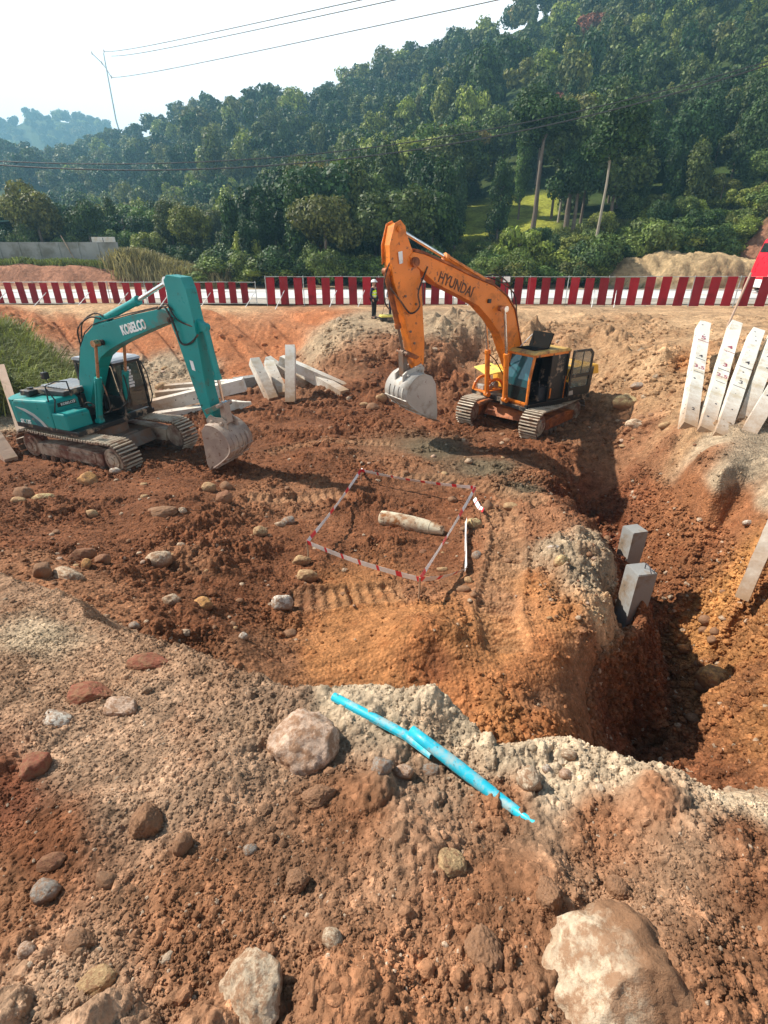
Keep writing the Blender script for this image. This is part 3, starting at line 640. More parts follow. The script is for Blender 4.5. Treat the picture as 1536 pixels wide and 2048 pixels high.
def hill_mat():
    m, nt, ns, ls, b = new_mat('hillside_undergrowth')
    geo = N(nt, 'ShaderNodeNewGeometry').outputs['Position']
    att = N(nt, 'ShaderNodeAttribute'); att.attribute_name = 'soil'
    n1 = noise_tex(nt, 0.25, 9, 0.7, geo); n2 = noise_tex(nt, 2.5, 6, 0.7, geo)
    c = mix(nt, 1.0, att.outputs['Color'], ramp(nt, n1.outputs[0], [(0.35, 0.6), (0.65, 1.35)]).outputs[0], 'MULTIPLY')
    c = mix(nt, 1.0, c, ramp(nt, n2.outputs[0], [(0.35, 0.7), (0.65, 1.3)]).outputs[0], 'MULTIPLY')
    ls.new(c, b.inputs['Base Color']); b.inputs['Roughness'].default_value = 0.95; b.inputs['Specular IOR Level'].default_value = 0.1
    bp = N(nt, 'ShaderNodeBump'); bp.inputs['Strength'].default_value = 0.8; bp.inputs['Distance'].default_value = 0.4
    ls.new(n2.outputs[0], bp.inputs['Height']); ls.new(bp.outputs[0], b.inputs['Normal'])
    return m
tag(link('hillside', h_me, hill_mat()), kind='structure')
def hillz(x, y): return float(hill(np.array([float(x)]), np.array([float(y)]))[0])
# concrete road past the site fence, with a gravel verge on the near side
def strip(name, y0, y1, z, mat, n=80, x0=-90, x1=90, wob=0.0):
    xs = np.linspace(x0, x1, n); ys = np.linspace(y0, y1, 8)
    X_, Y_ = np.meshgrid(xs, ys)
    Y_ = Y_ + wob * fbm(X_ * .4, Y_ * 0 + 2, 5, 3) * ((Y_ == y0) | (Y_ == y1))
    Z_ = np.full_like(X_, z)
    idx = np.arange(X_.size).reshape(X_.shape)
    F = np.stack([idx[:-1, :-1], idx[:-1, 1:], idx[1:, 1:], idx[1:, :-1]], -1).reshape(-1, 4)
    return link(name, np_mesh(name, np.stack([X_.ravel(), Y_.ravel(), Z_.ravel()], 1), F), mat)
M['road'] = surf('pale_concrete_road', (0.62, 0.61, 0.60), (0.50, 0.45, 0.38), 0.3, 0.85, scale=0.35, bump=0.1)
M['verge'] = surf('grey_verge_gravel', (0.40, 0.35, 0.29), (0.28, 0.24, 0.19), 0.5, 0.95, scale=1.5, bump=0.9, bscale=9)
tag(strip('verge', 34.2, 38.2, -2.985, M['verge'], wob=0.3), kind='structure')
tag(strip('road', 37.9, 46.8, -2.955, M['road'], wob=0.15), kind='structure')

# ------------------------------------------------------------------ trees
def leaf_mat(name, stops, src='object', hue=None):
    m, nt, ns, ls, b = new_mat(name)
    if src == 'object':
        r = N(nt, 'ShaderNodeObjectInfo').outputs['Random']
    else:
        a = N(nt, 'ShaderNodeAttribute'); a.attribute_name = 'tint'; r = a.outputs['Fac']
    rp = ramp(nt, r, stops)
    geo = N(nt, 'ShaderNodeNewGeometry')
    n1 = noise_tex(nt, 0.8, 3, 0.6, geo.outputs['Position'])
    c = mix(nt, 1.0, rp.outputs[0], ramp(nt, n1.outputs[0], [(0.3, 0.5), (0.7, 1.5)]).outputs[0], 'MULTIPLY')
    rpi = ramp(nt, geo.outputs['Random Per Island'], [(0.0, 0.6), (0.6, 1.05), (1.0, 1.7)])
    c = mix(nt, 1.0, c, rpi.outputs[0], 'MULTIPLY')
    ls.new(c, b.inputs['Base Color'])
    b.inputs['Roughness'].default_value = 0.6
    b.inputs['Specular IOR Level'].default_value = 0.25
    tr = N(nt, 'ShaderNodeBsdfTranslucent'); ls.new(mix(nt, 1.0, c, (1.2, 1.3, 0.6), 'MULTIPLY'), tr.inputs[0])
    ms = N(nt, 'ShaderNodeMixShader'); ms.inputs[0].default_value = 0.16
    ls.new(b.outputs[0], ms.inputs[1]); ls.new(tr.outputs[0], ms.inputs[2])
    ls.new(ms.outputs[0], ns['Material Output'].inputs[0])
    return m
GRN = [(0.0, (0.022, 0.050, 0.014)), (0.25, (0.040, 0.075, 0.016)), (0.4, (0.09, 0.11, 0.024)), (0.6, (0.036, 0.078, 0.024)), (0.8, (0.14, 0.135, 0.035)), (0.95, (0.22, 0.26, 0.045)), (1.0, (0.19, 0.10, 0.04))]
M['leaf'] = leaf_mat('forest_leaves', GRN)
M['leaf_far'] = leaf_mat('forest_leaves_far', GRN, 'attr')
M['leaf_dark'] = leaf_mat('dark_leaves', [(0, (0.028, 0.060, 0.016)), (0.5, (0.04, 0.075, 0.02)), (1, (0.05, 0.085, 0.03))])
M['leaf_lime'] = leaf_mat('lime_leaves', [(0, (0.17, 0.22, 0.035)), (0.5, (0.23, 0.25, 0.05)), (1, (0.13, 0.19, 0.03))])
M['leaf_mid'] = leaf_mat('mid_green_leaves', [(0, (0.09, 0.15, 0.032)), (0.5, (0.13, 0.17, 0.04)), (1, (0.065, 0.115, 0.03))])
M['leaf_red'] = leaf_mat('red_leaves', [(0, (0.22, 0.06, 0.03)), (1, (0.16, 0.07, 0.04))])
M['grassblade'] = leaf_mat('grass_blades', [(0, (0.16, 0.19, 0.05)), (1, (0.20, 0.21, 0.06))])
M['drygrass'] = leaf_mat('dry_tall_grass', [(0, (0.24, 0.22, 0.09)), (1, (0.28, 0.23, 0.12))])
def leaves(blobs, n, size, rng, droop=0.0, elong=1.6):
    """blobs: (cx,cy,cz,rx,ry,rz); leaf quads on and just inside the blob surfaces"""
    B = np.array(blobs); w = (B[:, 3] * B[:, 5]); w = w / w.sum()
    k = rng.choice(len(B), n, p=w)
    d = rng.normal(size=(n, 3)); d /= np.linalg.norm(d, axis=1, keepdims=True)
    rr = 1.0 - 0.42 * rng.random(n) ** 1.7 + 0.10 * rng.normal(size=n)
    c = B[k, :3] + d * B[k, 3:6] * rr[:, None]
    c[:, 2] -= droop * rng.random(n)
    nrm = d + 0.55 * rng.normal(size=(n, 3)); nrm[:, 2] += 0.25
    nrm /= np.linalg.norm(nrm, axis=1, keepdims=True)
    t = np.cross(nrm, rng.normal(size=(n, 3))); t /= np.linalg.norm(t, axis=1, keepdims=True)
    b = np.cross(nrm, t)
    s = size * (0.55 + 0.9 * rng.random(n))[:, None]
    a1 = t * s * elong * .5; b1 = b * s * .5
    V = np.stack([c - a1 - b1 * .4, c + b1 - a1 * .1, c + a1 + b1 * .2, c - b1 + a1 * .1], 1).reshape(-1, 3)
    F = np.arange(4 * n).reshape(n, 4)
    return V, F
def crown_blobs(kind, rng):
    L = []
    if kind == 'round':       # broad rounded crown, radius ~1, centre z 0
        for i in range(16):
            a = rng.random() * 6.28; r = 0.62 * math.sqrt(rng.random()); z = rng.uniform(-.5, .55) * (1 - .5 * r)
            q = rng.uniform(.26, .44)
            L.append((r * math.cos(a), r * math.sin(a), z, q, q, q * .85))
    elif kind == 'tall':      # vine-draped column
        for i in range(18):
            z = rng.uniform(-1.25, 1.1); r = rng.uniform(0, .42) * (1.1 - .35 * (z + 1.2) / 2.3); a = rng.random() * 6.28
            q = rng.uniform(.22, .36)
            L.append((r * math.cos(a), r * math.sin(a), z, q, q, q * 1.5))
    elif kind == 'spread':    # open crown with gaps
        for i in range(13):
            a = rng.random() * 6.28; r = rng.uniform(.25, .95); z = rng.uniform(-.25, .5) - .2 * r
            q = rng.uniform(.2, .34)
            L.append((r * math.cos(a), r * math.sin(a), z, q, q, q * .6))
    elif kind == 'bush':
        for i in range(12):
            a = rng.random() * 6.28; r = rng.uniform(0, .75); z = rng.uniform(-.4, .45) * (1 - .3 * r)
            q = rng.uniform(.24, .42)
            L.append((r * math.cos(a), r * math.sin(a), z, q, q, q * .8))
    return L
CROWN = {}
def crown_mesh(kind, n, size, seed):
    key = (kind, n, size, seed)
    if key not in CROWN:
        rng = np.random.default_rng(seed)
        V, F = leaves(crown_blobs(kind, rng), n, size, rng, droop=.15 if kind == 'tall' else 0)
        CROWN[key] = np_mesh(kind + '_crown', V, F)
    return CROWN[key]
TRUNK = {}
def trunk_mesh(kind, seed):
    """unit-height trunk (0..1) with a few limbs"""
    if (kind, seed) not in TRUNK:
        rng = random.Random(seed)
        mb = MB(); r0 = .03
        pts = [(0, 0, -.08)]; x = y = 0
        for i in range(1, 6):
            x += rng.uniform(-.015, .015); y += rng.uniform(-.015, .015); pts.append((x, y, i / 5))
        mb.tube(pts, [r0 * 1.3, r0, r0 * .85, r0 * .7, r0 * .55, r0 * .3], 7)
        for k in range(5):
            a = rng.uniform(0, 6.28); z = rng.uniform(.68, .9); l = rng.uniform(.10, .20)
            p0 = Vector((pts[4][0], pts[4][1], z)); p1 = p0 + Vector((math.cos(a) * l * .5, math.sin(a) * l * .5, l * .45)); p2 = p0 + Vector((math.cos(a) * l, math.sin(a) * l, l * .7))
            mb.tube([p0, p1, p2], [r0 * .45, r0 * .3, r0 * .12], 5)
        me = bpy.data.meshes.new('trunk'); me.from_pydata(mb.v, [], mb.f); me.polygons.foreach_set('use_smooth', mb.s); me.update()
        TRUNK[(kind, seed)] = me
    return TRUNK[(kind, seed)]
def obj_with(me, mat, name, parent):
    o = bpy.data.objects.new(name, me); COL.objects.link(o)
    if not me.materials: me.materials.append(mat)
    o.material_slots[0].link = 'OBJECT'; o.material_slots[0].material = mat
    if parent: o.parent = parent
    return o
def tree(name, x, y, z, height, cr, kind, mat, label, group, cat='tree', bark='bark', nleaf=1500, lsize=.13, seed=None, crown_h=None, trunk_frac=.65, thick=1.0):
    """height: total; cr: crown radius; crown_h: half height of crown"""
    seed = seed if seed is not None else random.randrange(5)
    e = empty(name, (x, y, z), random.uniform(0, 6.28), label, cat, group)
    ch = crown_h or cr * (1.0 if kind != 'tall' else .8)
    ext = 1.35 if kind == 'tall' else .85
    o = obj_with(crown_mesh(kind, nleaf, lsize, seed), M[mat], 'crown', e)
    o.scale = (cr, cr, ch); o.location = (0, 0, height - ch * ext)
    t = obj_with(trunk_mesh(kind, seed), M[bark], 'trunk', e)
    th = max(height - ch * ext * .6, .5)
    t.scale = (th * thick, th * thick, th)
    return e
def px_of(x, y, z):
    d = y * CT - z * ST
    return 768 + FPX * x / d, 1024 - FPX * (y * ST + z * CT) / d
# scattered positions over the visible hillside
cand = []
rr = random.Random(3)
gy = 57.0
while gy < 430:
    step = 3.5 + gy * .0165
    xx = -gy * 1.02
    while xx < gy * 1.02:
        x = xx + rr.uniform(-.45, .45) * step; y = gy + rr.uniform(-.45, .45) * step
        xx += step
        s = x / y
        if abs(s) > .98: continue
        if y > np.interp(s, rs, ry_) + (12 if s < .25 else 70): continue
        if x < -17 and y < 64: continue                        # bank, wall
        if x > 18 and y < 57: continue
        if x > 33 and y < 61.5: continue
        z = hillz(x, y)
        pxx, pyy = px_of(x, y, z)
        if pxx < -60 or pxx > 1720 or pyy < -260: continue
        cand.append((x, y, z, s))
    gy += step * .9
def blocked(x, y, s):
    # clearing with its grove of slim trunks, and the smaller one to the left
    if .12 < s < .30 and 64 < y < 99: return True
    if -.245 < s < -.10 and 100 < y < 148: return True
    return False
for k in range(330):                                        # thicken the upper right of the wood
    y = rr.uniform(95, 265); s = rr.uniform(.30, .95); x = s * y
    cand.append((x, y, hillz(x, y), s))
cand = [c for c in cand if not blocked(*c[:2], c[3])]
cand.sort(key=lambda c: c[1])
near = [c for c in cand if c[1] < 500][:265]
farc = cand[265:]
kinds = [('round', 'leaf', 'round-crowned green tree on the lower wooded hillside', 'round-crowned hillside trees'),
         ('tall', 'leaf_dark', 'tall dark vine-draped tree on the lower wooded hillside', 'vine-draped hillside trees'),
         ('round', 'leaf_mid', 'mid green leafy tree on the lower wooded hillside', 'mid green hillside trees'),
         ('spread', 'leaf', 'loose open-crowned tree on the lower wooded hillside', 'open-crowned hillside trees'),
         ('tall', 'leaf', 'narrow green tree draped in creepers on the wooded hillside', 'creeper-clad hillside trees')]
for i, (x, y, z, s) in enumerate(near):
    k = rr.random()
    ki = 0 if k < .34 else 1 if k < .55 else 2 if k < .68 else 3 if k < .80 else 4
    if s < -.1 and ki == 1: ki = 0
    kind, mt, lab, grp = kinds[ki]
    hgt = rr.uniform(6, 10) if y < 64 else rr.uniform(8.5, 14)
    if s > .1 and y < 74: hgt *= .5
    if s > .37: hgt *= .8
    if s < -.2: hgt = rr.uniform(5, 8.5)
    cr = hgt * (rr.uniform(.36, .46) if kind != 'tall' else rr.uniform(.28, .36))
    tree('forest_tree', x, y, z - .2, hgt, cr, kind, mt, lab, grp, seed=rr.randrange(4), nleaf=11000 if kind != 'spread' else 8000, lsize=.055, crown_h=hgt * .44)
# the rest of the wood: one mass
protoF = []
for sd in range(7):
    rng = np.random.default_rng(100 + sd)
    kd = ['round', 'tall', 'round', 'spread', 'round', 'tall', 'round'][sd]
    protoF.append((kd,) + leaves(crown_blobs(kd, rng), 1700, .098, rng))
protoFF = []
for sd in range(5):
    rng = np.random.default_rng(200 + sd)
    protoFF.append(('round',) + leaves(crown_blobs('round', rng), 900, .135, rng))
for k in range(420):                                        # trees on the far pale ridge
    s = rr.uniform(-.85, -.36); y = rr.uniform(800, 930); x = s * y
    farc.append((x, y, hillz(x, y), s))
Vs, Fs, Ts = [], [], []; nb = 0
for (x, y, z, s) in farc:
    kd, Vp, Fp = rr.choice(protoF) if y < 230 else rr.choice(protoFF)
    hgt = rr.uniform(6.2, 12.2) if y < 500 else rr.uniform(9, 18)
    if rr.random() < .10: hgt *= 1.22
    if rr.random() < .15: hgt *= .65
    if s > .37 and y < 150: hgt *= .8
    cr = hgt * (rr.uniform(.33, .44) if kd != 'tall' else rr.uniform(.27, .34)) * (1.0 if y < 230 else 1.15)
    ch = hgt * .46
    a = rr.uniform(0, 6.28); ca, sa = math.cos(a), math.sin(a)
    P = np.stack([Vp[:, 0] * ca - Vp[:, 1] * sa, Vp[:, 0] * sa + Vp[:, 1] * ca, Vp[:, 2]], 1) * np.array([cr, cr, ch]) + np.array([x, y, z + hgt - ch * (1.3 if kd == 'tall' else .85)])
    Vs.append(P); Fs.append(Fp + nb); nb += len(P)
    tt = rr.random() if rr.random() > .012 else 1.0
    Ts.append(np.full(len(P), min(tt, .95) if rr.random() < .93 else tt))
Vs = np.concatenate(Vs); Fs = np.concatenate(Fs); Ts = np.concatenate(Ts)
f_me = np_mesh('forest', Vs, Fs)
at_ = f_me.attributes.new('tint', 'FLOAT', 'POINT'); at_.data.foreach_set('value', Ts.astype(np.float32))
tag(link('forest', f_me, M['leaf_far']), 'dense far-off forest of mixed green crowns covering the hill', 'forest', kind='stuff')
print('trees near', len(near), 'far', len(farc))
# the air: faint blue haze
hb = MB(); hb.box(-1700, 1700, -90, 1600, -14, 215)
hzo = hb.build('haze'); tag(hzo, kind='stuff')
m = bpy.data.materials.new('haze'); m.use_nodes = True; nt = m.node_tree
nt.nodes.remove(nt.nodes['Principled BSDF'])
pv = nt.nodes.new('ShaderNodeVolumePrincipled'); pv.inputs['Color'].default_value = (0.36, 0.74, 1.0, 1); pv.inputs['Density'].default_value = 0.0007; pv.inputs['Anisotropy'].default_value = 0.2
nt.links.new(pv.outputs[0], nt.nodes['Material Output'].inputs['Volume'])
hzo.data.materials.append(m)

# ------------------------------------------------------------------ lettering
def text_mesh(txt, size, bold=0.02, extrude=0.006, shear=0.0):
    cu = bpy.data.curves.new('t', 'FONT'); cu.body = txt; cu.size = size; cu.offset = bold * size; cu.extrude = extrude; cu.align_x = 'CENTER'; cu.align_y = 'CENTER'; cu.shear = shear
    cu.resolution_u = 3
    o = bpy.data.objects.new('t', cu); COL.objects.link(o)
    bpy.context.view_layer.update()
    me = bpy.data.meshes.new_from_object(o.evaluated_get(bpy.context.evaluated_depsgraph_get()))
    bpy.data.objects.remove(o); bpy.data.curves.remove(cu)
    return me
def lettering(txt, size, parent, origin, xdir, ydir, mat, name='lettering', sx=1.0, **kw):
    me = text_mesh(txt, size, **kw)
    X_ = Vector(xdir).normalized(); Z_ = X_.cross(Vector(ydir)).normalized(); Y_ = Z_.cross(X_).normalized()
    Mx = Matrix.Translation(Vector(origin)) @ Matrix((X_ * sx, Y_, Z_)).transposed().to_4x4()
    me.transform(Mx)
    return link(name, me, M[mat], parent)

# ------------------------------------------------------------------ excavators
def belt_path(xr, xf, zc, r, n):
    """closed loop (x,z,angle) round the track, sagging slightly on top"""
    L = xf - xr; per = 2 * L + 2 * math.pi * r; out = []
    for k in range(n):
        s = per * k / n
        if s < L: out.append((xr + s, zc - r, 0.0))                      # bottom
        elif s < L + math.pi * r:
            a = (s - L) / r; out.append((xf + r * math.sin(a), zc - r * math.cos(a), a))
        elif s < 2 * L + math.pi * r:
            q = s - L - math.pi * r
            out.append((xf - q, zc + r - 0.03 * math.sin(math.pi * q / L), math.pi))
        else:
            a = (s - 2 * L - math.pi * r) / r; out.append((xr - r * math.sin(a), zc + r * math.cos(a), math.pi + a))
    return out
def make_track(root, xr, xf, y0, y1, zc, r, side, frame_mat, shoe_mat='shoe'):
    """side = +1 / -1: which way is outboard"""
    n = int((2 * (xf - xr) + 2 * math.pi * r) / 0.172)
    mb = MB()
    for (x, z, a) in belt_path(xr, xf, zc, r, n):
        Mx = Matrix.Translation((x, 0, z)) @ Matrix.Rotation(-a, 4, 'Y')
        j = random.uniform(-.004, .004)
        mb.box(-.068, .068, y0 + j, y1 + j, -.018, .012, .004, 0, Mx)
        for gx in (-.045, .045):
            mb.box(gx - .017, gx + .017, y0 + .01 + j, y1 - .01 + j, -.055, -.016, .004, 1, Mx)
        mb.box(-.078, .078, (y0 + y1) / 2 - .09, (y0 + y1) / 2 + .09, .012, .07, .01, 0, Mx)
    tr = mb.build('track', [M[shoe_mat], M['grouser']], root)
    yo = y1 if side > 0 else y0
    yi = (y0 + y1) / 2
    w0, w1 = sorted((yo - side * .07, yi - side * .12))
    fb = MB()
    prof = [(xr + .30, zc - .20), (xf - .34, zc - .20), (xf - .30, zc + .12), (xf - .9, zc + .17), (xr + 1.0, zc + .17), (xr + .28, zc + .10)]
    fb.prism(prof, w0, w1, .015)
    ys = yo - side * .045
    fb.box(xr + .45, xf - .55, min(ys, ys - side * .05), max(ys, ys - side * .05), zc - .13, zc + .05, .01)
    for q in range(5):
        px_ = xr + .55 + q * (xf - xr - 1.1) / 4
        fb.tube([(px_, ys, zc + .09), (px_, ys + side * .02, zc + .09)], .03, 8)
    fb.build('track_frame', M[frame_mat], tr)
    for nm, xc, rr_ in (('idler_wheel', xf, r - .10), ('drive_sprocket', xr, r - .10)):
        wb = MB()
        wb.tube([(xc, yi - .10, zc), (xc, yo - side * .10, zc)] if side > 0 else [(xc, yi + .10, zc), (xc, yo + .10, zc)], rr_, 28)
        o1 = yo - side * .10
        wb.tube([(xc, o1, zc), (xc, o1 + side * .045, zc)], rr_ * .72, 24)
        wb.tube([(xc, o1, zc), (xc, o1 + side * .075, zc)], rr_ * .30, 16)
        for q in range(8):
            aa = q * math.pi / 4
            wb.tube([(xc + rr_ * .52 * math.cos(aa), o1 + side * .04, zc + rr_ * .52 * math.sin(aa)), (xc + rr_ * .52 * math.cos(aa), o1 + side * .06, zc + rr_ * .52 * math.sin(aa))], .018, 6)
        if nm == 'drive_sprocket':
            for q in range(21):
                aa = q * 2 * math.pi / 21
                Mx = Matrix.Translation((xc, 0, zc)) @ Matrix.Rotation(aa, 4, 'Y')
                wb.box(rr_ - .02, rr_ + .05, yi - .03, yi + .03, -.025, .025, .006, 0, Mx)
        wb.build(nm, M['frame_steel'], tr)
    nroll = 7
    for q in range(nroll):
        xc = xr + .42 + q * (xf - xr - .84) / (nroll - 1)
        rb = MB(); rb.tube([(xc, w0 - .03, zc - r + .14), (xc, w1 + .03, zc - r + .14)], .085, 14); rb.tube([(xc, w0 - .05, zc - r + .14), (xc, w1 + .05, zc - r + .14)], .04, 8)
        rb.build('track_roller', M['steel'], tr)
    return tr
def cyl(root, a, b, c, r, barrel_mat, rod_mat='chrome', y=0.0, name='hydraulic_cylinder', eye=True):
    """barrel from a to b, rod on to c (x,z points in the plane y)"""
    A, B, C = [Vector((p[0], y, p[1])) for p in (a, b, c)]
    d = (C - A).normalized()
    mb = MB(); mb.tube([A, B], r, 16); mb.tube([B - d * .10, B + d * .015], r * 1.22, 16); mb.tube([A - d * .02, A + d * .08], r * 1.08, 16)
    if eye: mb.tube([A + Vector((0, -r * 1.1, 0)), A + Vector((0, r * 1.1, 0))], r * 1.15, 14)
    # oil pipe along the barrel
    off = Vector((0, r * 1.25, 0)) if y >= 0 else Vector((0, -r * 1.25, 0))
    mb.tube([A + off + d * .1, B + off - d * .06, B - d * .05], .014, 6)
    o = mb.build(name, M[barrel_mat], root)
    rb = MB(); rb.tube([B, C], r * .52, 14); rb.tube([C + Vector((0, -r * 1.1, 0)), C + Vector((0, r * 1.1, 0))], r * 1.1, 14)
    rb.build('piston_rod', M[rod_mat], o)
    return o
def hose(root, pts, r=.018, mat='rubber'):
    # smooth the polyline (Catmull-Rom)
    P = [Vector(p) for p in pts]; Q = [P[0]] + P + [P[-1]]; out = []
    for i in range(1, len(Q) - 2):
        for k in range(6):
            t = k / 6
            out.append(.5 * ((2 * Q[i]) + (-Q[i - 1] + Q[i + 1]) * t + (2 * Q[i - 1] - 5 * Q[i] + 4 * Q[i + 1] - Q[i + 2]) * t * t + (-Q[i - 1] + 3 * Q[i] - 3 * Q[i + 1] + Q[i + 2]) * t ** 3))
    out.append(P[-1])
    mb = MB(); mb.tube(out, r, 7); return mb.build('hose', M[mat], root)
def beam(root, name, poly, hw, mat, bev=.012, label=None):
    mb = MB(); mb.prism(poly, -hw, hw, bev)
    o = mb.build(name, M[mat], root)
    if label: o['label'] = label
    return o
def plates(mb, poly, hw, edge=.02, mi=0):
    """thin flange strips proud of the side plates, along the outline of a box beam"""
    n = len(poly)
def pin(mb, x, z, hw, r):
    mb.tube([(x, -hw, z), (x, hw, z)], r, 16); mb.tube([(x, -hw - .02, z), (x, hw + .02, z)], r * .6, 12)
def make_bucket(root, side_poly, shell_idx, hw, mat, hinge, link_pt, teeth_dir, lip):
    """side_poly: x,z outline; shell_idx: indices the wrapper plate follows"""
    mb = MB()
    for s in (-1, 1):
        y0, y1 = sorted((s * hw, s * (hw - .035)))
        mb.prism(side_poly, y0, y1, .006)
    sp = [Vector((side_poly[i][0], 0, side_poly[i][1])) for i in shell_idx]
    # refine the shell curve
    Q = [sp[0]] + sp + [sp[-1]]; cur = []
    for i in range(1, len(Q) - 2):
        for k in range(5):
            t = k / 5
            cur.append(.5 * ((2 * Q[i]) + (-Q[i - 1] + Q[i + 1]) * t + (2 * Q[i - 1] - 5 * Q[i] + 4 * Q[i + 1] - Q[i + 2]) * t * t + (-Q[i - 1] + 3 * Q[i] - 3 * Q[i + 1] + Q[i + 2]) * t ** 3))
    cur.append(sp[-1])
    cen = Vector((sum(p[0] for p in side_poly) / len(side_poly), 0, sum(p[1] for p in side_poly) / len(side_poly)))
    vs = []; fs = []
    for i, p in enumerate(cur):
        d = (cur[min(i + 1, len(cur) - 1)] - cur[max(i - 1, 0)]).normalized(); nrm = Vector((d.z, 0, -d.x))
        if nrm.dot(p - cen) < 0: nrm = -nrm
        o = p + nrm * .012; q = p - nrm * .025
        for y in (-hw - .008, hw + .008): vs.append((o.x, y, o.z))
        for y in (-hw - .008, hw + .008): vs.append((q.x, y, q.z))
    for i in range(len(cur) - 1):
        a = 4 * i; b = a + 4
        fs += [(a, a + 1, b + 1, b), (a + 2, b + 2, b + 3, a + 3), (a, b, b + 2, a + 2), (a + 1, a + 3, b + 3, b + 1)]
    fs += [(0, 2, 3, 1), (4 * len(cur) - 4, 4 * len(cur) - 3, 4 * len(cur) - 1, 4 * len(cur) - 2)]
    mb.add(vs, fs, 0, True)
    # wear strips round the wrapper
    for yy in (-hw * .62, -hw * .2, hw * .2, hw * .62):
        for i in range(len(cur) // 3, len(cur) - 1):
            p, p2 = cur[i], cur[i + 1]; d = (p2 - p); L = d.length; d.normalize(); nrm = Vector((d.z, 0, -d.x))
            if nrm.dot(p - cen) < 0: nrm = -nrm
            c_ = (p + p2) / 2 + nrm * .02
            Mx = Matrix((d, Vector((0, 1, 0)), nrm)).transposed().to_4x4(); Mx.translation = c_
            mb.box(-L / 2 - .002, L / 2 + .002, yy - .035, yy + .035, -.01, .012, 0, 0, Mx)
    # heel ridges across
    for fr in (.55, .68, .80, .90):
        i = int(fr * (len(cur) - 2)); p, p2 = cur[i], cur[i + 1]; d = (p2 - p).normalized(); nrm = Vector((d.z, 0, -d.x))
        if nrm.dot(p - cen) < 0: nrm = -nrm
        Mx = Matrix((d, Vector((0, 1, 0)), nrm)).transposed().to_4x4(); Mx.translation = p + nrm * .02
        mb.box(-.022, .022, -hw, hw, -.01, .022, .004, 0, Mx)
    # ears
    ex = [(hinge[0] - .16, hinge[1] + .05), (hinge[0] - .05, hinge[1] + .17), (hinge[0] + .08, hinge[1] + .12), (link_pt[0], link_pt[1] + .13), (link_pt[0] + .14, link_pt[1] + .03), (link_pt[0] + .14, link_pt[1] - .3), (hinge[0] - .12, hinge[1] - .25)]
    for yy in (-.21, .15):
        mb.prism(ex, yy, yy + .05, .006)
    pin(mb, hinge[0], hinge[1], .26, .055); pin(mb, link_pt[0], link_pt[1], .26, .045)
    bk = mb.build('bucket', M[mat], root)
    td = Vector((teeth_dir[0], 0, teeth_dir[1])).normalized(); up = Vector((0, 1, 0)); n3 = td.cross(up)
    for k in range(5):
        yy = -hw + .07 + k * (2 * hw - .14) / 4
        Mx = Matrix((td, up, n3)).transposed().to_4x4(); Mx.translation = Vector((lip[0], yy, lip[1]))
        tb = MB()
        bm = bmesh.new(); bmesh.ops.create_cube(bm, size=1)
        for v in bm.verts:
            f = v.co.x > 0
            v.co = Vector((.19 if f else -.06, v.co.y * (.05 if f else .10), v.co.z * (.012 if f else .07)))
        tb.bm(bm, 0, False, Mx); tb.build('bucket_tooth', M['steel'], bk)
    lb = MB(); Mx = Matrix((td, up, n3)).transposed().to_4x4(); Mx.translation = Vector((lip[0], 0, lip[1]))
    lb.box(-.14, .03, -hw - .015, hw + .015, -.022, .022, .006, 0, Mx); lb.build('cutting_edge', M['steel'], bk)
    return bk
def rail(mb, pts, r=.017): mb.tube(pts, r, 7)

# ---- teal machine on the left
GO = empty('excavator', (-7.9, 13.3, -4.92), math.radians(-23), 'teal green excavator with its bucket resting on the dug soil, left of the pile stack', 'excavator')
make_track(GO, -.86, 2.02, -1.25, -.70, .42, .40, -1, 'frame_steel')
make_track(GO, -.86, 2.02, .72, 1.27, .42, .40, 1, 'frame_steel')
mb = MB(); mb.prism([(-.35, .30), (1.5, .30), (1.35, .62), (-.2, .62)], -.72, .74, .03); mb.tube([(.55, 0, .6), (.55, 0, .88)], .55, 28)
mb.box(-.1, 1.3, -.35, .35, .25, .66, .03)
mb.build('undercarriage_frame', M['steel'], GO)
ub = MB(); ub.prism([(-1.05, .92), (1.12, .90), (1.12, 1.02), (-1.05, 1.05)], -1.22, 1.2, .015)
upper = ub.build('deck_frame', M['black'], GO)
# counterweight and right-hand hood
mb = MB()
hood = [(-1.02, 1.0), (.36, 1.0), (.36, 1.62), (.28, 1.70), (-.92, 1.62), (-1.02, 1.52)]
mb.prism(hood, -1.22, -.40, .05)
mb.build('engine_hood', M['teal'], GO)
mb = MB()
bm = bmesh.new()
n = 14; top = []; bot = []
for k in range(n + 1):
    a = math.pi * (.5 + k / n)
    x = -.98 + .62 * math.cos(a); y = 1.18 * math.sin(a)
    y = max(-1.2, min(1.2, y * 1.05))
    top.append((x, y, 1.60)); bot.append((x + .04, y, .98))
vs = top + bot + [(-.95, 1.2, 1.6), (-.95, -1.2, 1.6)]
fs = [(k, k + 1, n + 1 + k + 1, n + 1 + k) for k in range(n)] + [tuple(range(n + 1))[::-1], tuple(range(n + 1, 2 * n + 2))]
mb.add(vs[:2 * n + 2], fs, 0, False)
mb.build('counterweight', M['teal'], GO)
mb = MB(); mb.prism([(.37, 1.02), (.86, 1.02), (.84, 1.36), (.78, 1.42), (.37, 1.42)], -1.22, -.55, .035); mb.build('tool_box', M['teal'], GO)
mb = MB(); mb.box(-.9, .34, -.395, .25, 1.05, 1.66, .03); mb.build('engine_cover', M['black'], GO)
mb = MB(); mb.prism([(-.85, 1.68), (.35, 1.70), (.35, 1.82), (-.85, 1.80)], -.75, .38, .03); lv = mb.build('louvred_panel', M['grille'], GO)
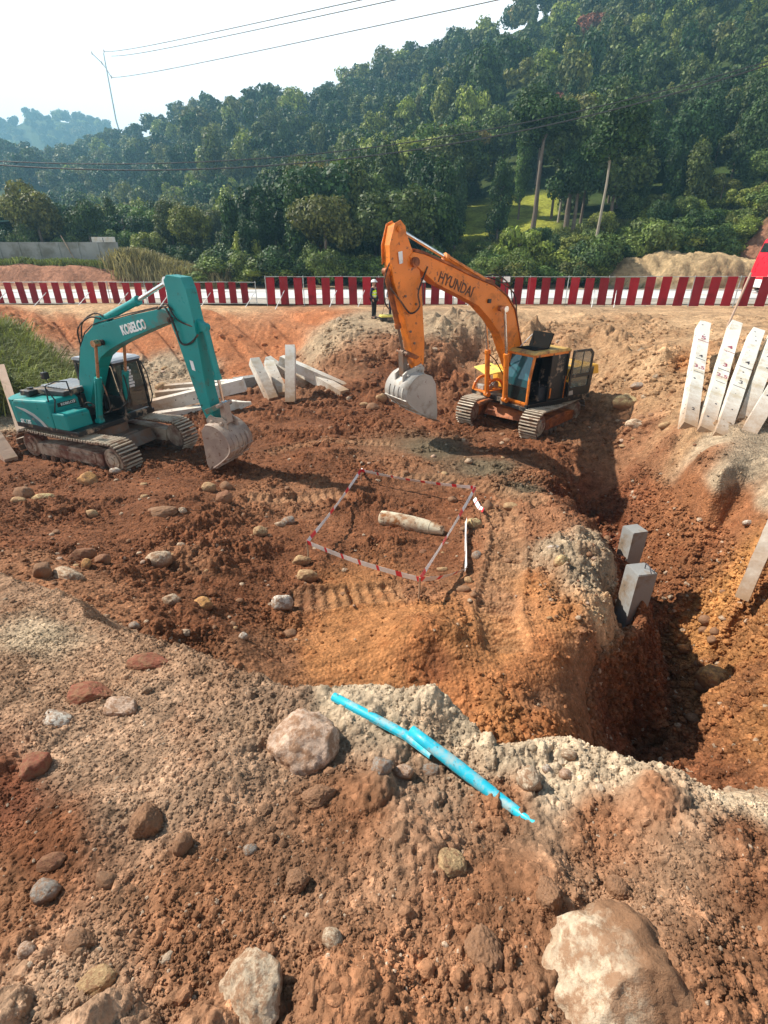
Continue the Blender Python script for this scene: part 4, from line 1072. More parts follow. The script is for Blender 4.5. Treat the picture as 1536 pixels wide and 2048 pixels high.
for k in range(11):
    mb = MB(); x = -.72 + k * .1; mb.box(x, x + .055, -.55, .34, 1.825, 1.85, .006); mb.build('louvre', M['louvre'], lv)
mb = MB(); mb.box(-.95, -.6, -.98, -.62, 1.66, 1.80, .03); mb.tube([(-.78, -.8, 1.78), (-.78, -.8, 1.84)], .07, 12); mb.build('air_cleaner', M['black'], GO)
mb = MB(); rail(mb, [(.30, -1.15, 1.66), (.34, -1.15, 2.05), (.36, -.9, 2.1), (.36, -.6, 2.05), (.33, -.55, 1.68)]); rail(mb, [(.36, -1.15, 1.3), (.6, -1.18, 1.75), (.34, -1.15, 2.0)]); mb.build('handrail', M['black'], GO)
# swoosh and lettering on the side
def decal(root, poly, y, mat, name='side_stripe', th=.004, sgn=-1):
    mb = MB(); y0, y1 = sorted((y, y + sgn * th)); mb.prism(poly, y0, y1); o = mb.build(name, M[mat], root); return o
M['decal_grey'] = surf('grey_decal', (0.45, 0.47, 0.46), DUST, 0.2, 0.5, bump=0)
M['decal_blue'] = surf('blue_green_decal', (0.02, 0.12, 0.16), DUST, 0.2, 0.5, bump=0)
decal(GO, [(-.9, 1.45), (-.55, 1.42), (-.25, 1.32), (.0, 1.15), (.1, 1.03), (-.02, 1.03), (-.12, 1.14), (-.35, 1.27), (-.6, 1.36)], -1.222, 'decal_grey')
decal(GO, [(-.62, 1.34), (-.37, 1.25), (-.15, 1.12), (-.05, 1.03), (-.25, 1.03), (-.3, 1.1), (-.45, 1.22)], -1.222, 'decal_blue')
lettering('SK 135', .13, GO, (-.66, -1.226, 1.09), (1, 0, 0), (0, 0, 1), 'white')
mb = MB(); mb.box(.362, .366, -1.0, -.5, 1.50, 1.60, 0); pl = mb.build('name_plate', M['black'], GO)
lettering('KOBELCO', .085, pl, (.368, -.72, 1.55), (0, 1, 0), (0, 0, 1), 'white')
lettering('KOBELCO', .285, GO, (2.52, -.195, 3.36), (.975, 0, .235), (-.235, 0, .975), 'white', bold=.035, sx=.62)
gb = [(.15, 1.30), (.20, 1.6), (.30, 2.07), (.62, 2.80), (.89, 3.12), (1.2, 3.31), (1.54, 3.40), (2.4, 3.60), (3.34, 3.78), (3.58, 3.76), (3.70, 3.64), (3.62, 3.52), (3.24, 3.42), (2.53, 3.18), (1.93, 2.96), (1.52, 2.78), (1.22, 2.60), (1.00, 2.33), (.42, 1.35), (.28, 1.22)]
bo = beam(GO, 'boom', gb, .19, 'teal')
for a_ in ((1.45, 2.98, .27, .065), (.32, 1.28, .30, .07), (3.66, 3.58, .25, .06)):
    mb = MB(); pin(mb, *a_); mb.build('pivot_pin', M['rubber'], bo)
mb = MB(); mb.prism([(1.05, 3.2), (1.3, 3.55), (1.5, 3.55), (1.75, 3.36)], -.12, -.06, .01); mb.prism([(1.05, 3.2), (1.3, 3.55), (1.5, 3.55), (1.75, 3.36)], .06, .12, .01); mb.build('cylinder_bracket', M['teal'], bo)
for y in (-.215, .215): 
    mb = MB()
    top = gb[1:9]
    mb.tube([(p[0] - .0, y * .8, p[1] + .045) for p in top], .014, 6); mb.build('oil_pipe', M['rubber'], bo)
gs = [(3.63, 3.44), (3.62, 3.65), (3.65, 4.12), (3.62, 4.36), (3.72, 4.46), (4.10, 4.42), (4.18, 4.2), (4.26, 3.5), (4.28, 2.9), (4.30, 2.1), (4.38, 1.55), (4.42, 1.36), (4.30, 1.30), (4.16, 1.46), (4.06, 1.72), (3.89, 2.42), (3.71, 3.18)]
so = beam(GO, 'stick', gs, .165, 'teal')
decal(so, [(3.97, 2.75), (4.06, 2.73), (4.09, 2.52), (4.00, 2.54)], -.167, 'white', 'sticker')
mb = MB(); mb.prism([(4.20, 3.3), (4.22, 3.62), (4.44, 3.50), (4.42, 3.38)], -.07, .07, .01); mb.build('cylinder_bracket', M['teal'], so)
cyl(GO, (1.42, 3.47), (2.62, 3.92), (3.60, 4.33), .085, 'teal', 'chrome')
cyl(GO, (4.40, 3.44), (4.55, 2.35), (4.60, 1.78), .070, 'teal', 'chrome')
for y in (-.40, .42): cyl(GO, (.92, 1.06), (1.24, 2.16), (1.45, 2.98), .072, 'teal', 'brass_rod', y=y)
# bucket linkage
for y in (-.22, .20):
    mb = MB(); mb.prism([(4.20, 1.66), (4.26, 1.56), (4.65, 1.74), (4.60, 1.84)], y, y + .03, .006); mb.build('bucket_link', M['teal_dirty'], GO)
mb = MB(); mb.prism([(4.54, 1.82), (4.68, 1.84), (4.72, 1.38), (4.56, 1.34)], -.10, .10, .01); pin(mb, 4.61, 1.79, .24, .045); mb.build('bucket_link', M['bucket'], GO)
make_bucket(GO, [(4.19, 1.22), (4.33, 1.37), (4.58, 1.36), (4.82, 1.20), (4.95, .96), (4.90, .74), (4.68, .53), (4.44, .36), (4.26, .25), (4.20, .42)], [1, 2, 3, 4, 5, 6, 7, 8], .41, 'bucket', (4.36, 1.38), (4.64, 1.38), (-.7, -.75), (4.27, .26))
hose(GO, [(.62, -.16, 2.8), (.75, -.22, 3.25), (1.2, -.2, 3.52), (1.5, -.15, 3.5)]); hose(GO, [(.62, -.1, 2.85), (.8, -.12, 3.35), (1.25, -.1, 3.60), (1.55, -.1, 3.56)])
hose(GO, [(3.3, -.16, 3.76), (3.6, -.24, 3.84), (3.78, -.25, 3.5), (3.86, -.22, 3.12), (4.1, -.2, 3.12), (4.3, -.14, 3.3)], .022); hose(GO, [(3.3, -.1, 3.76), (3.62, -.2, 3.9), (3.86, -.22, 3.6), (4.2, -.15, 3.46)])
hose(GO, [(.55, -.55, 1.0), (.62, -.5, 1.45), (.8, -.42, 1.5), (.95, -.3, 1.2), (.8, -.2, 1.0)]); hose(GO, [(.35, -.3, 1.1), (.4, -.35, 1.6), (.25, -.25, 1.75), (.1, -.2, 1.4)])
hose(GO, [(1.24, -.32, 2.1), (1.3, -.3, 1.6), (1.15, -.22, 1.3), (.7, -.1, 1.15)]); hose(GO, [(1.24, .34, 2.1), (1.3, .3, 1.6), (1.12, .22, 1.3), (.7, .1, 1.15)])
# cab
def cab_frame(root, x0, x1, y0, y1, z0, z1, mat, roofmat, rake=.12, t=.055, name='cab', open_side=0, midx=None):
    mb = MB()
    fx = lambda z: x1 - rake * max(0, (z - (z0 + .5 * (z1 - z0))) / (z1 - z0)) * 2
    P = lambda x, y, z: Vector((x, y, z))
    zs = [z0, z0 + .5 * (z1 - z0), z1 - .06]
    for y in (y0 + t / 2, y1 - t / 2):
        for a, b in zip(zs[:-1], zs[1:]): mb.prism([(fx(a) - t, a), (fx(a), a), (fx(b), b), (fx(b) - t, b)], y - t / 2, y + t / 2, .004)
        mb.box(x0, x0 + t * 1.5, y - t / 2, y + t / 2, z0, z1 - .06, .006, 1)
        mb.box(x0, fx(z1), y - t / 2, y + t / 2, z1 - .12, z1 - .05, .006)
        mb.box(x0, x1, y - t / 2, y + t / 2, z0, z0 + t * 1.3, .006, 1)
        if midx: mb.box(midx, midx + t * 1.3, y - t / 2, y + t / 2, z0, z1 - .06, .006, 1)
    mb.box(x1 - t, x1, y0, y1, z0 + .001, z0 + .13, .006)
    mb.box(fx(z1) - t, fx(z1), y0, y1, z1 - .121, z1 - .051, .006)
    mb.box(x0 + .001, x0 + t, y0, y1, z0, z0 + .75, .006)
    o = mb.build(name, [M[mat], M['black']], root)
    rb = MB(); rb.prism([(x0 - .02, z1 - .05), (fx(z1) + .05, z1 - .05), (fx(z1) + .02, z1 + .005), (fx(z1) - .12, z1 + .04), (x0 + .1, z1 + .04), (x0 - .02, z1)], y0 - .02, y1 + .02, .012)
    rf = rb.build('roof', M[roofmat], o)
    return o, rf, fx
cg, rf, fx = cab_frame(GO, -.35, 1.12, .24, 1.12, .95, 2.42, 'black', 'louvre', .10, midx=.35)
rf['label'] = 'pale cab roof'
mb = MB(); mb.box(-.33, 1.09, .275, .285, 1.00, 1.50, 0); mb.build('side_panel', M['black'], cg)
mb = MB(); mb.prism([(.40, 1.55), (1.03, 1.55), (.93, 2.28), (.40, 2.28)], .258, .266); mb.build('side_window', M['glass_dark'], cg)
mb = MB(); mb.prism([(-.26, 1.5), (.34, 1.5), (.34, 2.28), (-.26, 2.28)], .258, .266); mb.build('side_window', M['glass_dark'], cg)
mb = MB()
zm = .95 + .735
mb.add([(1.085, .31, 1.10), (1.085, 1.05, 1.10), (1.085, 1.05, zm), (1.085, .31, zm), (.985, .31, 2.29), (.985, 1.05, 2.29), (1.075, .31, 1.10), (1.075, 1.05, 1.10), (1.075, 1.05, zm), (1.075, .31, zm), (.975, .31, 2.29), (.975, 1.05, 2.29)],
       [(0, 1, 2, 3), (3, 2, 5, 4), (7, 6, 9, 8), (8, 9, 10, 11), (0, 6, 7, 1), (4, 5, 11, 10), (0, 3, 9, 6), (3, 4, 10, 9), (1, 7, 8, 2), (2, 8, 11, 5)])
mb.build('windscreen', M['glass_dark'], cg)
mb = MB()
for q in range(7):
    z = 2.16 - q * .075; mb.box(1.075 - max(0, (z - zm)) * .155 - .0, 1.085 - max(0, (z - zm)) * .155 + .012, .58, .74 + .03 * (q % 2), z, z + .055, 0)
mb.build('sun_strip_sticker', M['white'], cg)
mb = MB(); mb.prism([(.05, 1.05), (.6, 1.05), (.6, 1.4), (.5, 1.45), (.2, 1.45), (.16, 2.1), (.02, 2.1)], .48, .9, .04); mb.build('operator_seat', M['seat'], cg)
mb = MB(); rail(mb, [(1.1, 1.14, 1.15), (1.2, 1.16, 1.4), (1.15, 1.16, 2.0), (1.02, 1.14, 2.3)]); mb.build('handrail', M['black'], cg)
mb = MB(); rail(mb, [(.34, -1.05, 2.05), (.30, -1.05, 2.45)], .01); mb.box(.26, .38, -1.13, -.99, 2.2, 2.36, .02); mb.build('mirror', M['black'], GO)

# ---- orange machine on the right
OZ = -5.12
OO = empty('excavator', (4.6, 16.5, OZ), math.radians(212.5), 'orange excavator with an open cab door and raised roof hatch, bucket hanging above the soil', 'excavator')
under = MB()
da = math.radians(228 - 212.5)
ca, sa = math.cos(da), math.sin(da)
def rot_track(o):
    o.rotation_euler = (0, math.radians(-2.0), da)
t1 = make_track(OO, -1.15, 1.42, .82, 1.40, .43, .41, 1, 'orange_dirty'); rot_track(t1)
t2 = make_track(OO, -1.15, 1.42, -1.42, -.84, .43, .41, -1, 'orange_dirty'); rot_track(t2)
mb = MB(); mb.prism([(-.75, .42), (1.05, .40), (.8, .70), (-.6, .70)], -.84, .82, .03); mb.tube([(0, 0, .6), (0, 0, .92)], .62, 28)
mb.prism([(.35, .30), (1.12, .34), (.95, .62), (.35, .68)], -.83, .81, .03)
o = mb.build('undercarriage_frame', M['orange_dirty'], OO); rot_track(o)
ub = MB(); ub.prism([(-1.6, .90), (1.22, .90), (1.22, 1.04), (-1.6, 1.04)], -1.25, 1.22, .015); ub.build('deck_frame', M['black'], OO)
mb = MB()
n = 14; top = []; bot = []
for k in range(n + 1):
    a = math.pi * (.5 + k / n)
    x = -1.45 + .55 * math.cos(a); y = max(-1.24, min(1.24, 1.28 * math.sin(a)))
    top.append((x, y, 1.86)); bot.append((x + .05, y, 1.0))
fs = [(k, k + 1, n + 1 + k + 1, n + 1 + k) for k in range(n)] + [tuple(range(n + 1))[::-1], tuple(range(n + 1, 2 * n + 2))]
mb.add(top + bot, fs); cw = mb.build('counterweight', M['black'], OO)
mb = MB(); mb.box(-1.5, -.45, -1.23, 1.22, 1.50, 1.92, .05); mb.prism([(-2.0, 1.6), (-1.5, 1.6), (-1.5, 1.93), (-1.9, 1.90)], -1.0, 1.15, .04); eh = mb.build('engine_hood', M['yellow'], OO)
mb = MB(); mb.box(-1.49, -.40, 1.16, 1.215, 1.04, 1.50, .01); mb.build('side_door', M['black'], OO)
for k in range(6):
    mb = MB(); x = -1.42 + k * .075; mb.prism([(x, 1.6), (x + .03, 1.6), (x + .12, 1.84), (x + .09, 1.84)], 1.222, 1.232); mb.build('vent_slot', M['orange_dirty'], eh)
lettering('C-9S', .17, OO, (-1.2, 1.222, 1.20), (-1, 0, 0), (0, 0, 1), 'white', shear=.25)
mb = MB(); mb.box(-.45, .35, -1.22, -.38, 1.05, 1.72, .05); mb.build('fuel_tank', M['yellow'], OO)
mb = MB(); mb.box(-.42, .5, -.36, .10, 1.05, 1.5, .03); mb.build('engine_cover', M['orange_dirty'], OO)
tb = empty('tool_compartment', (0, 0, 0)); tb.parent = OO
mb = MB()
for y in (-1.2, -.62):
    prof = [(.40 + .42 * (1 - math.cos(a)), 1.04 + .42 * math.sin(a)) for a in np.linspace(0, math.pi, 12)]
    inner = [(.40 + .42 - .34 * math.cos(a), 1.04 + .34 * math.sin(a)) for a in np.linspace(math.pi, 0, 12)]
    mb.prism(prof + inner, y, y + .05)
mb.box(.42, 1.22, -1.2, -.6, 1.00, 1.06, .01)
mb.build('fender', M['orange'], tb)
mb = MB(); mb.tube([(.6, -1.0, 1.14), (.6, -.75, 1.2)], .10, 12); mb.tube([(.85, -.95, 1.12), (.85, -.72, 1.15)], .08, 12); mb.box(.98, 1.12, -1.1, -.8, 1.06, 1.22, .02); mb.tube([(.5, -.8, 1.06), (.7, -.7, 1.35), (.9, -.85, 1.1)], .02, 7)
mb.build('fittings', M['bucket_grey'], tb)
mb = MB()
Mx = Matrix.Translation((.82, -.93, 1.68)) @ Matrix.Rotation(math.radians(-14), 4, 'X') @ Matrix.Rotation(math.radians(4), 4, 'Y')
mb.box(-.36, .36, -.33, .33, -.02, .02, .012, 0, Mx)
for dx, dy in ((-.18, -.16), (.02, 0), (.2, .16)): mb.tube([Mx @ Vector((dx, dy, .018)), Mx @ Vector((dx, dy, .026))], .035, 12, mi=1)
ld = mb.build('raised_lid', [M['pale_yellow'], M['black']], tb); ld['label'] = 'raised pale yellow lid'
mb = MB(); mb.tube([(.5, -1.18, 1.3), (.52, -1.2, 1.68)], .012, 6); mb.tube([(1.14, -1.18, 1.05), (1.14, -1.2, 1.66)], .012, 6); mb.build('stay', M['black'], tb)
ob = [(.10, 1.25), (.32, 1.9), (.60, 2.4), (.76, 2.75), (1.0, 3.35), (1.12, 3.6), (1.49, 3.97), (2.0, 4.25), (2.78, 4.48), (3.63, 4.78), (4.37, 5.02), (4.72, 5.08), (4.84, 4.98), (4.74, 4.84), (4.45, 4.65), (4.01, 4.36), (3.29, 4.08), (2.51, 3.76), (2.0, 3.36), (1.59, 2.94), (1.30, 2.42), (.95, 1.85), (.5, 1.15), (.25, 1.10)]
bo = beam(OO, 'boom', ob, .19, 'orange')
for a_ in ((1.72, 3.66, .30, .075), (.28, 1.22, .30, .08), (4.70, 4.86, .27, .11)):
    mb = MB(); pin(mb, *a_); mb.build('pivot_pin', M['orange_dirty'], bo)
mb = MB()
for y in (-.13, .07): mb.prism([(1.75, 4.08), (1.98, 4.40), (2.2, 4.42), (2.55, 4.34)], y, y + .06, .01)
mb.build('cylinder_bracket', M['orange_dirty'], bo)
mb = MB()
for y in (-.20, .20):
    P_ = [(p[0], p[1]) for p in ob[2:12]]
    vs = []; fs = []
    for i, p in enumerate(P_): vs += [(p[0] - .0, y - .025, p[1] + .005), (p[0], y + .025, p[1] + .005), (p[0], y + .025, p[1] + .045), (p[0], y - .025, p[1] + .045)]
    for i in range(len(P_) - 1):
        a = 4 * i; b = a + 4; fs += [(a + j, a + (j + 1) % 4, b + (j + 1) % 4, b + j) for j in range(4)]
    mb.add(vs, fs)
    mb.tube([(p[0], y * .5, p[1] + .07) for p in P_[3:]], .016, 6)
mb.build('oil_pipe', M['orange_dirty'], bo)
lettering('HYUNDAI', .36, OO, (3.34, .193, 4.30), (-.938, 0, -.347), (-.347, 0, .938), 'brown_letter', bold=.02, sx=.78)
os_ = [(4.50, 4.66), (4.74, 5.11), (4.98, 5.58), (5.10, 5.69), (5.26, 5.62), (5.36, 5.22), (5.34, 4.8), (5.27, 4.44), (5.03, 3.82), (4.78, 3.05), (4.62, 2.5), (4.52, 2.26), (4.36, 2.24), (4.28, 2.42), (4.28, 2.9), (4.42, 4.2)]
so = beam(OO, 'stick', os_, .16, 'orange')
mb = MB()
for y in (-.19, .165): mb.prism([(4.92, 5.3), (4.98, 5.62), (5.12, 5.74), (5.28, 5.67), (5.42, 5.22), (5.40, 4.8), (5.30, 4.9), (5.26, 5.2)], y, y + .025, .005)
pin(mb, 5.16, 5.56, .24, .07); mb.build('gusset_plate', M['orange'], so)
decal(so, [(5.06, 5.10), (5.18, 5.08), (5.14, 4.82), (5.03, 4.84)], .19, 'white', 'sticker', sgn=1)
for (x, z) in ((4.93, 4.1), (4.75, 3.25), (4.62, 2.95), (4.6, 3.9)):
    mb = MB(); mb.tube([(x, .16, z), (x, .185, z)], .032, 10); mb.build('grease_cap', M['steel'], so)
cyl(OO, (2.08, 4.32), (3.62, 4.96), (5.10, 5.58), .088, 'orange', 'chrome')
cyl(OO, (5.40, 4.66), (5.02, 3.35), (4.86, 2.72), .070, 'orange_dirty', 'steel')
for y in (-.40, .40): cyl(OO, (1.32, 1.05), (1.46, 2.40), (1.72, 3.66), .075, 'orange', 'chrome', y=y)
for y in (-.21, .18):
    mb = MB(); mb.prism([(4.46, 2.60), (4.56, 2.54), (4.92, 2.66), (4.88, 2.80)], y, y + .03, .006); mb.build('bucket_link', M['orange_dirty'], OO)
mb = MB(); mb.prism([(4.80, 2.74), (4.94, 2.72), (4.90, 2.10), (4.76, 2.12)], -.11, .11, .01); pin(mb, 4.87, 2.72, .25, .042); mb.build('bucket_link', M['steel'], OO)
make_bucket(OO, [(4.12, 1.9), (4.26, 2.12), (4.52, 2.22), (4.82, 2.12), (5.04, 1.86), (5.06, 1.56), (4.78, 1.28), (4.42, 1.06), (4.04, .88), (4.02, 1.1)], [2, 3, 4, 5, 6, 7, 8], .52, 'bucket_grey', (4.44, 2.24), (4.84, 2.14), (-.9, -.38), (4.04, .87))
hose(OO, [(4.3, .2, 4.75), (4.6, .26, 4.2), (4.55, .25, 3.85), (4.8, .22, 3.7), (5.1, .2, 4.0), (5.35, .12, 4.3)], .022); hose(OO, [(5.3, .05, 4.9), (5.5, .1, 4.5), (5.48, .08, 4.0), (5.35, .1, 3.8)])
hose(OO, [(1.0, .18, 3.45), (1.2, .2, 4.0), (1.7, .16, 4.32), (2.1, .1, 4.45)]); hose(OO, [(1.1, .1, 3.6), (1.3, .1, 4.2), (1.8, .1, 4.5), (2.2, .05, 4.5)]); hose(OO, [(1.45, .33, 2.3), (1.2, .3, 2.1), (.9, .25, 1.7), (.6, .2, 1.3)])
hose(OO, [(1.45, -.33, 2.3), (1.2, -.3, 2.1), (.9, -.25, 1.7), (.6, -.2, 1.3)])
mb = MB(); mb.box(2.1, 2.2, .19, .25, 3.82, 3.92, .01); mb.build('boom_lamp', M['black'], bo)
# cab
co, rf, fx = cab_frame(OO, -.40, 1.22, .16, 1.18, .96, 2.50, 'orange', 'roof_tan', .12, t=.06, midx=.28)
mb = MB(); mb.box(-.36, 1.24, 1.12, 1.22, .86, 1.04, .02); mb.box(1.19, 1.26, .14, 1.22, .84, .965, .02); mb.build('sill', M['black'], co)
mb = MB()
def quadsolid(mb, pts, d):
    vs = [Vector(p) for p in pts]; ws = [v + Vector(d) for v in vs]; n = len(vs)
    mb.add(vs + ws, [tuple(range(n)), tuple(range(n, 2 * n))[::-1]] + [(i, (i + 1) % n, n + (i + 1) % n, n + i) for i in range(n)])
zm = .96 + .77
quadsolid(mb, [(1.19, .24, 1.52), (1.19, 1.10, 1.52), (1.19, 1.10, zm), (1.19, .24, zm)], (-.01, 0, 0)); quadsolid(mb, [(1.19, .24, zm), (1.19, 1.10, zm), (1.06, 1.10, 2.38), (1.06, .24, 2.38)], (-.01, 0, 0))
mb.build('windscreen', M['glass_blue'], co)
mb = MB(); quadsolid(mb, [(1.19, .24, 1.11), (1.19, 1.10, 1.11), (1.19, 1.10, 1.50), (1.19, .24, 1.50)], (-.01, 0, 0)); mb.build('lower_windscreen', M['glass_dark'], co)
mb = MB(); mb.box(1.18, 1.20, .24, 1.10, 1.50, 1.52, 0); mb.box(1.185, 1.20, .225, .245, 1.1, zm, 0); mb.box(1.185, 1.20, 1.095, 1.115, 1.1, zm, 0); mb.build('windscreen_seal', M['black'], co)
mb = MB(); mb.box(-.34, .28, .19, 1.14, .98, 1.02, 0); mb.box(.28, 1.15, .19, 1.14, .98, 1.01, 0); mb.box(-.40, -.35, .22, 1.12, 1.0, 2.4, .005); mb.box(-.34, 1.0, .165, .175, 1.0, 2.4, 0); mb.box(-.34, .27, 1.15, 1.165, 1.05, 2.38, 0); mb.build('inner_lining', M['black'], co)
mb = MB(); mb.prism([(-.2, 1.05), (.4, 1.05), (.42, 1.40), (.34, 1.48), (-.02, 1.48), (-.1, 2.2), (-.24, 2.2)], .42, .92, .05); mb.build('operator_seat', M['seat'], co)
mb = MB(); mb.box(.2, .62, .95, 1.06, 1.02, 1.45, .03); mb.tube([(.55, 1.0, 1.4), (.6, 1.0, 1.68)], .02, 8); mb.tube([(.8, .7, 1.0), (.75, .65, 1.5)], .02, 8); mb.build('control_console', M['seat'], co)
mb = MB(); mb.box(.26, .30, 1.19, 1.215, 1.12, 1.42, .005); mb.build('door_latch_plate', M['orange'], co)
# open roof hatch
mb = MB(); mb.box(.42, .98, .30, 1.02, 2.543, 2.560, 0); mb.build('hatch_opening', M['flat_black'], co)
mb = MB(); mb.prism([(.40, 2.56), (.44, 2.56), (.30, 2.98), (.26, 2.97)], .28, 1.04, .008); hh = mb.build('roof_hatch', M['flat_black'], co); hh['label'] = 'black roof hatch propped open'
mb = MB(); mb.tube([(.85, .31, 2.55), (.36, .30, 2.88)], .01, 6); mb.build('hatch_stay', M['white'], co)
# door folded back against the side
mb = MB()
yd = 1.30
dx0, dx1 = -1.32, -.36
def frame_rect(mb, x0, x1, z0, z1, t, y0, y1):
    mb.box(x0, x1, y0, y1, z0, z0 + t, .005); mb.box(x0, x1, y0, y1, z1 - t, z1, .005); mb.box(x0, x0 + t, y0, y1, z0 + t, z1 - t, 0); mb.box(x1 - t, x1, y0, y1, z0 + t, z1 - t, 0)
mb.prism([(dx0, 1.10), (dx1, 1.10), (dx1, 1.36), (dx0, 1.36)], yd, yd + .04, .004)
mb.prism([(dx0, 1.36), (dx0 + .08, 1.36), (dx0 + .08, 2.30), (dx0 + .20, 2.40), (dx1, 2.42), (dx1, 2.48), (dx0 + .16, 2.47), (dx0, 2.34)], yd, yd + .04, .004)
mb.box(dx1 - .08, dx1, yd, yd + .04, 1.36, 2.42, .004); mb.box(dx0 + .08, dx1 - .08, yd, yd + .04, 1.66, 1.76, .004); mb.box(-.86, -.84, yd + .005, yd + .03, 1.76, 2.41, 0)
dr = mb.build('door', M['black'], OO); dr['label'] = 'cab door swung wide open'
mb = MB(); mb.prism([(dx0 + .08, 1.76), (dx1 - .08, 1.76), (dx1 - .08, 2.42), (dx0 + .20, 2.40), (dx0 + .08, 2.30)], yd + .015, yd + .022); mb.build('window', M['glass_clear'], dr)
mb = MB(); mb.prism([(dx0 + .08, 1.36), (dx1 - .08, 1.36), (dx1 - .08, 1.66), (dx0 + .08, 1.66)], yd + .012, yd + .02); mb.build('lower_window', M['glass_clear'], dr)
decal(dr, [(-.62, 1.14), (-.42, 1.14), (-.42, 1.26), (-.58, 1.28)], yd + .04, 'bucket_grey', 'sticker', sgn=1)
mb = MB(); mb.box(-1.27, -1.2, yd + .04, yd + .08, 1.58, 1.68, .01); mb.build('handle', M['black'], dr)
mb = MB(); rail(mb, [(-.40, 1.2, 1.6), (-.42, 1.26, 1.9), (-.9, 1.26, 1.95)]); mb.build('handrail', M['black'], OO)

# ------------------------------------------------------------------ concrete piles
def pile(p0, p1, w, label, group, roll=0.0, pointed=False, marks=(), cat='pile', mat='pile', holes=True, name='concrete_pile'):
    """square pile from foot p0 to head p1"""
    p0 = Vector(p0); p1 = Vector(p1); d = p1 - p0; L = d.length; d.normalize()
    side = d.cross(Vector((0, 0, 1))).normalized(); 
    if side.length < .5: side = Vector((1, 0, 0))
    face = d.cross(side).normalized()
    R = Matrix((side, face, d)).transposed().to_4x4() @ Matrix.Rotation(roll, 4, 'Z')
    R.translation = p0
    e = bpy.data.objects.new(name, None); COL.objects.link(e); e.matrix_world = R
    tag(e, label, cat, group)
    mb = MB(); bm = bmesh.new()
    h = w / 2; zs = [0, .35, L - .05, L] if not pointed else [0, .35, L - .55, L]
    rings = []
    for z in np.linspace(0, L, 14):
        s = h
        if pointed and z > L - .5: s = h * max(.25, (L - z) / .5)
        rings.append([bm.verts.new((sx * s + random.uniform(-.004, .004), sy * s + random.uniform(-.004, .004), z + (random.uniform(-.03, .03) if z in (0,) else 0))) for sx, sy in ((-1, -1), (1, -1), (1, 1), (-1, 1))])
    for a, b in zip(rings[:-1], rings[1:]):
        for i in range(4): bm.faces.new((a[i], a[(i + 1) % 4], b[(i + 1) % 4], b[i]))
    bm.faces.new(rings[0][::-1]); bm.faces.new(rings[-1])
    bmesh.ops.bevel(bm, geom=[e_ for e_ in bm.edges if e_.calc_face_angle(0) > .6], offset=.012, segments=1, affect='EDGES')
    mb.bm(bm); o = mb.build('shaft', M[mat], e)
    if holes:
        rg = random.Random(int(L * 1000)); hb_ = MB()
        for k in range(int(L * 2.6)):
            z = rg.uniform(.4, L - .2); f = rg.choice([0, 1, 2]); a = rg.uniform(-.3, .3) * w
            c = [(a, -h + .002, z), (h - .002, a, z), (-h + .002, a, z)][f]; n_ = [(0, -.006, 0), (.006, 0, 0), (-.006, 0, 0)][f]
            hb_.tube([c, Vector(c) + Vector(n_)], rg.uniform(.012, .03), 7)
        hb_.build('spall_mark', M['marker_dark'], e)
    for (txt, fz, col, sz) in marks:
        lettering(txt, sz * 1.1, e, (0, -h - .004, fz * L), (1, 0, 0), (0, 0, 1), col, name='crayon_mark', extrude=.002, bold=.005)
    return e
RG = 'concrete piles leaning on the right bank'
def zt(px, py, z): return atz(px, py, z)
RP = [((1374, 859, -3.78), (1406, 652, -2.10), 'leftmost leaning concrete pile on the right bank, marked 5 and 3,5', [('5', .80, 'marker', .30), ('—', .765, 'marker', .3), ('4', .60, 'marker_dark', .2), ('—', .57, 'marker_dark', .22), ('3,5', .49, 'marker', .22), ('—', .44, 'marker_dark', .22), ('2', .12, 'marker_dark', .15)]),
      ((1406, 869, -3.78), (1469, 652, -2.10), 'leaning concrete pile marked 4, 3 and 2,5, second from the left', [('4', .70, 'marker', .26), ('—', .655, 'marker', .26), ('3', .52, 'marker', .26), ('—', .475, 'marker_dark', .30), ('2,5', .42, 'marker', .22), ('—', .365, 'marker_dark', .2)]),
      ((1437, 880, -3.80), (1512, 667, -2.15), 'leaning concrete pile marked 4 and 3 with its lower half brown, third from the left', [('4', .62, 'marker_dark', .22), ('—', .57, 'marker_dark', .3), ('3', .43, 'marker_dark', .22), ('—', .39, 'marker_dark', .26)]),
      ((1478, 858, -3.75), (1552, 668, -2.15), 'leaning concrete pile standing behind its neighbours, fourth from the left', []),
      ((1484, 886, -3.85), (1596, 700, -2.2), 'strongly slanting concrete pile with a crumbled foot, fifth from the left', []),
      ((1545, 885, -3.85), (1660, 700, -2.2), 'concrete pile at the right picture edge, only its foot showing', [])]
for a, b, lab, mk in RP:
    pile(zt(*a), zt(*b), .31, lab, RG, marks=mk, roll=.30)
LG = 'concrete piles heaped on the floor of the dig'
def lp(a, za, b, zb, w, lab, **kw): return pile(zt(a[0], a[1], za), zt(b[0], b[1], zb), w, lab, LG, **kw)
lp((546, 802), -5.15, (508, 722), -3.9, .38, 'white pile tilted to the left with a broken grey foot, leftmost upright of the heap')
lp((566, 792), -5.10, (538, 728), -4.2, .38, 'white pile with a crumbled foot between the left tilted pile and the upright one')
lp((581, 808), -5.12, (581, 694), -3.3, .36, 'upright white pile with a brown stained foot standing tallest in the heap')
lp((612, 775), -5.05, (534, 720), -4.1, .34, 'thin slanting pile behind the upright white pile')
lp((688, 790), -5.02, (600, 738), -4.45, .40, 'long yellow-stained pile sloping down to the right in front of the heap')
lp((694, 778), -4.98, (562, 720), -4.0, .36, 'long pale pile behind the yellow-stained one, sloping right')
lp((270, 842), -4.95, (502, 806), -4.93, .34, 'long flat pile with a pointed end lying nearest the teal bucket', pointed=True)
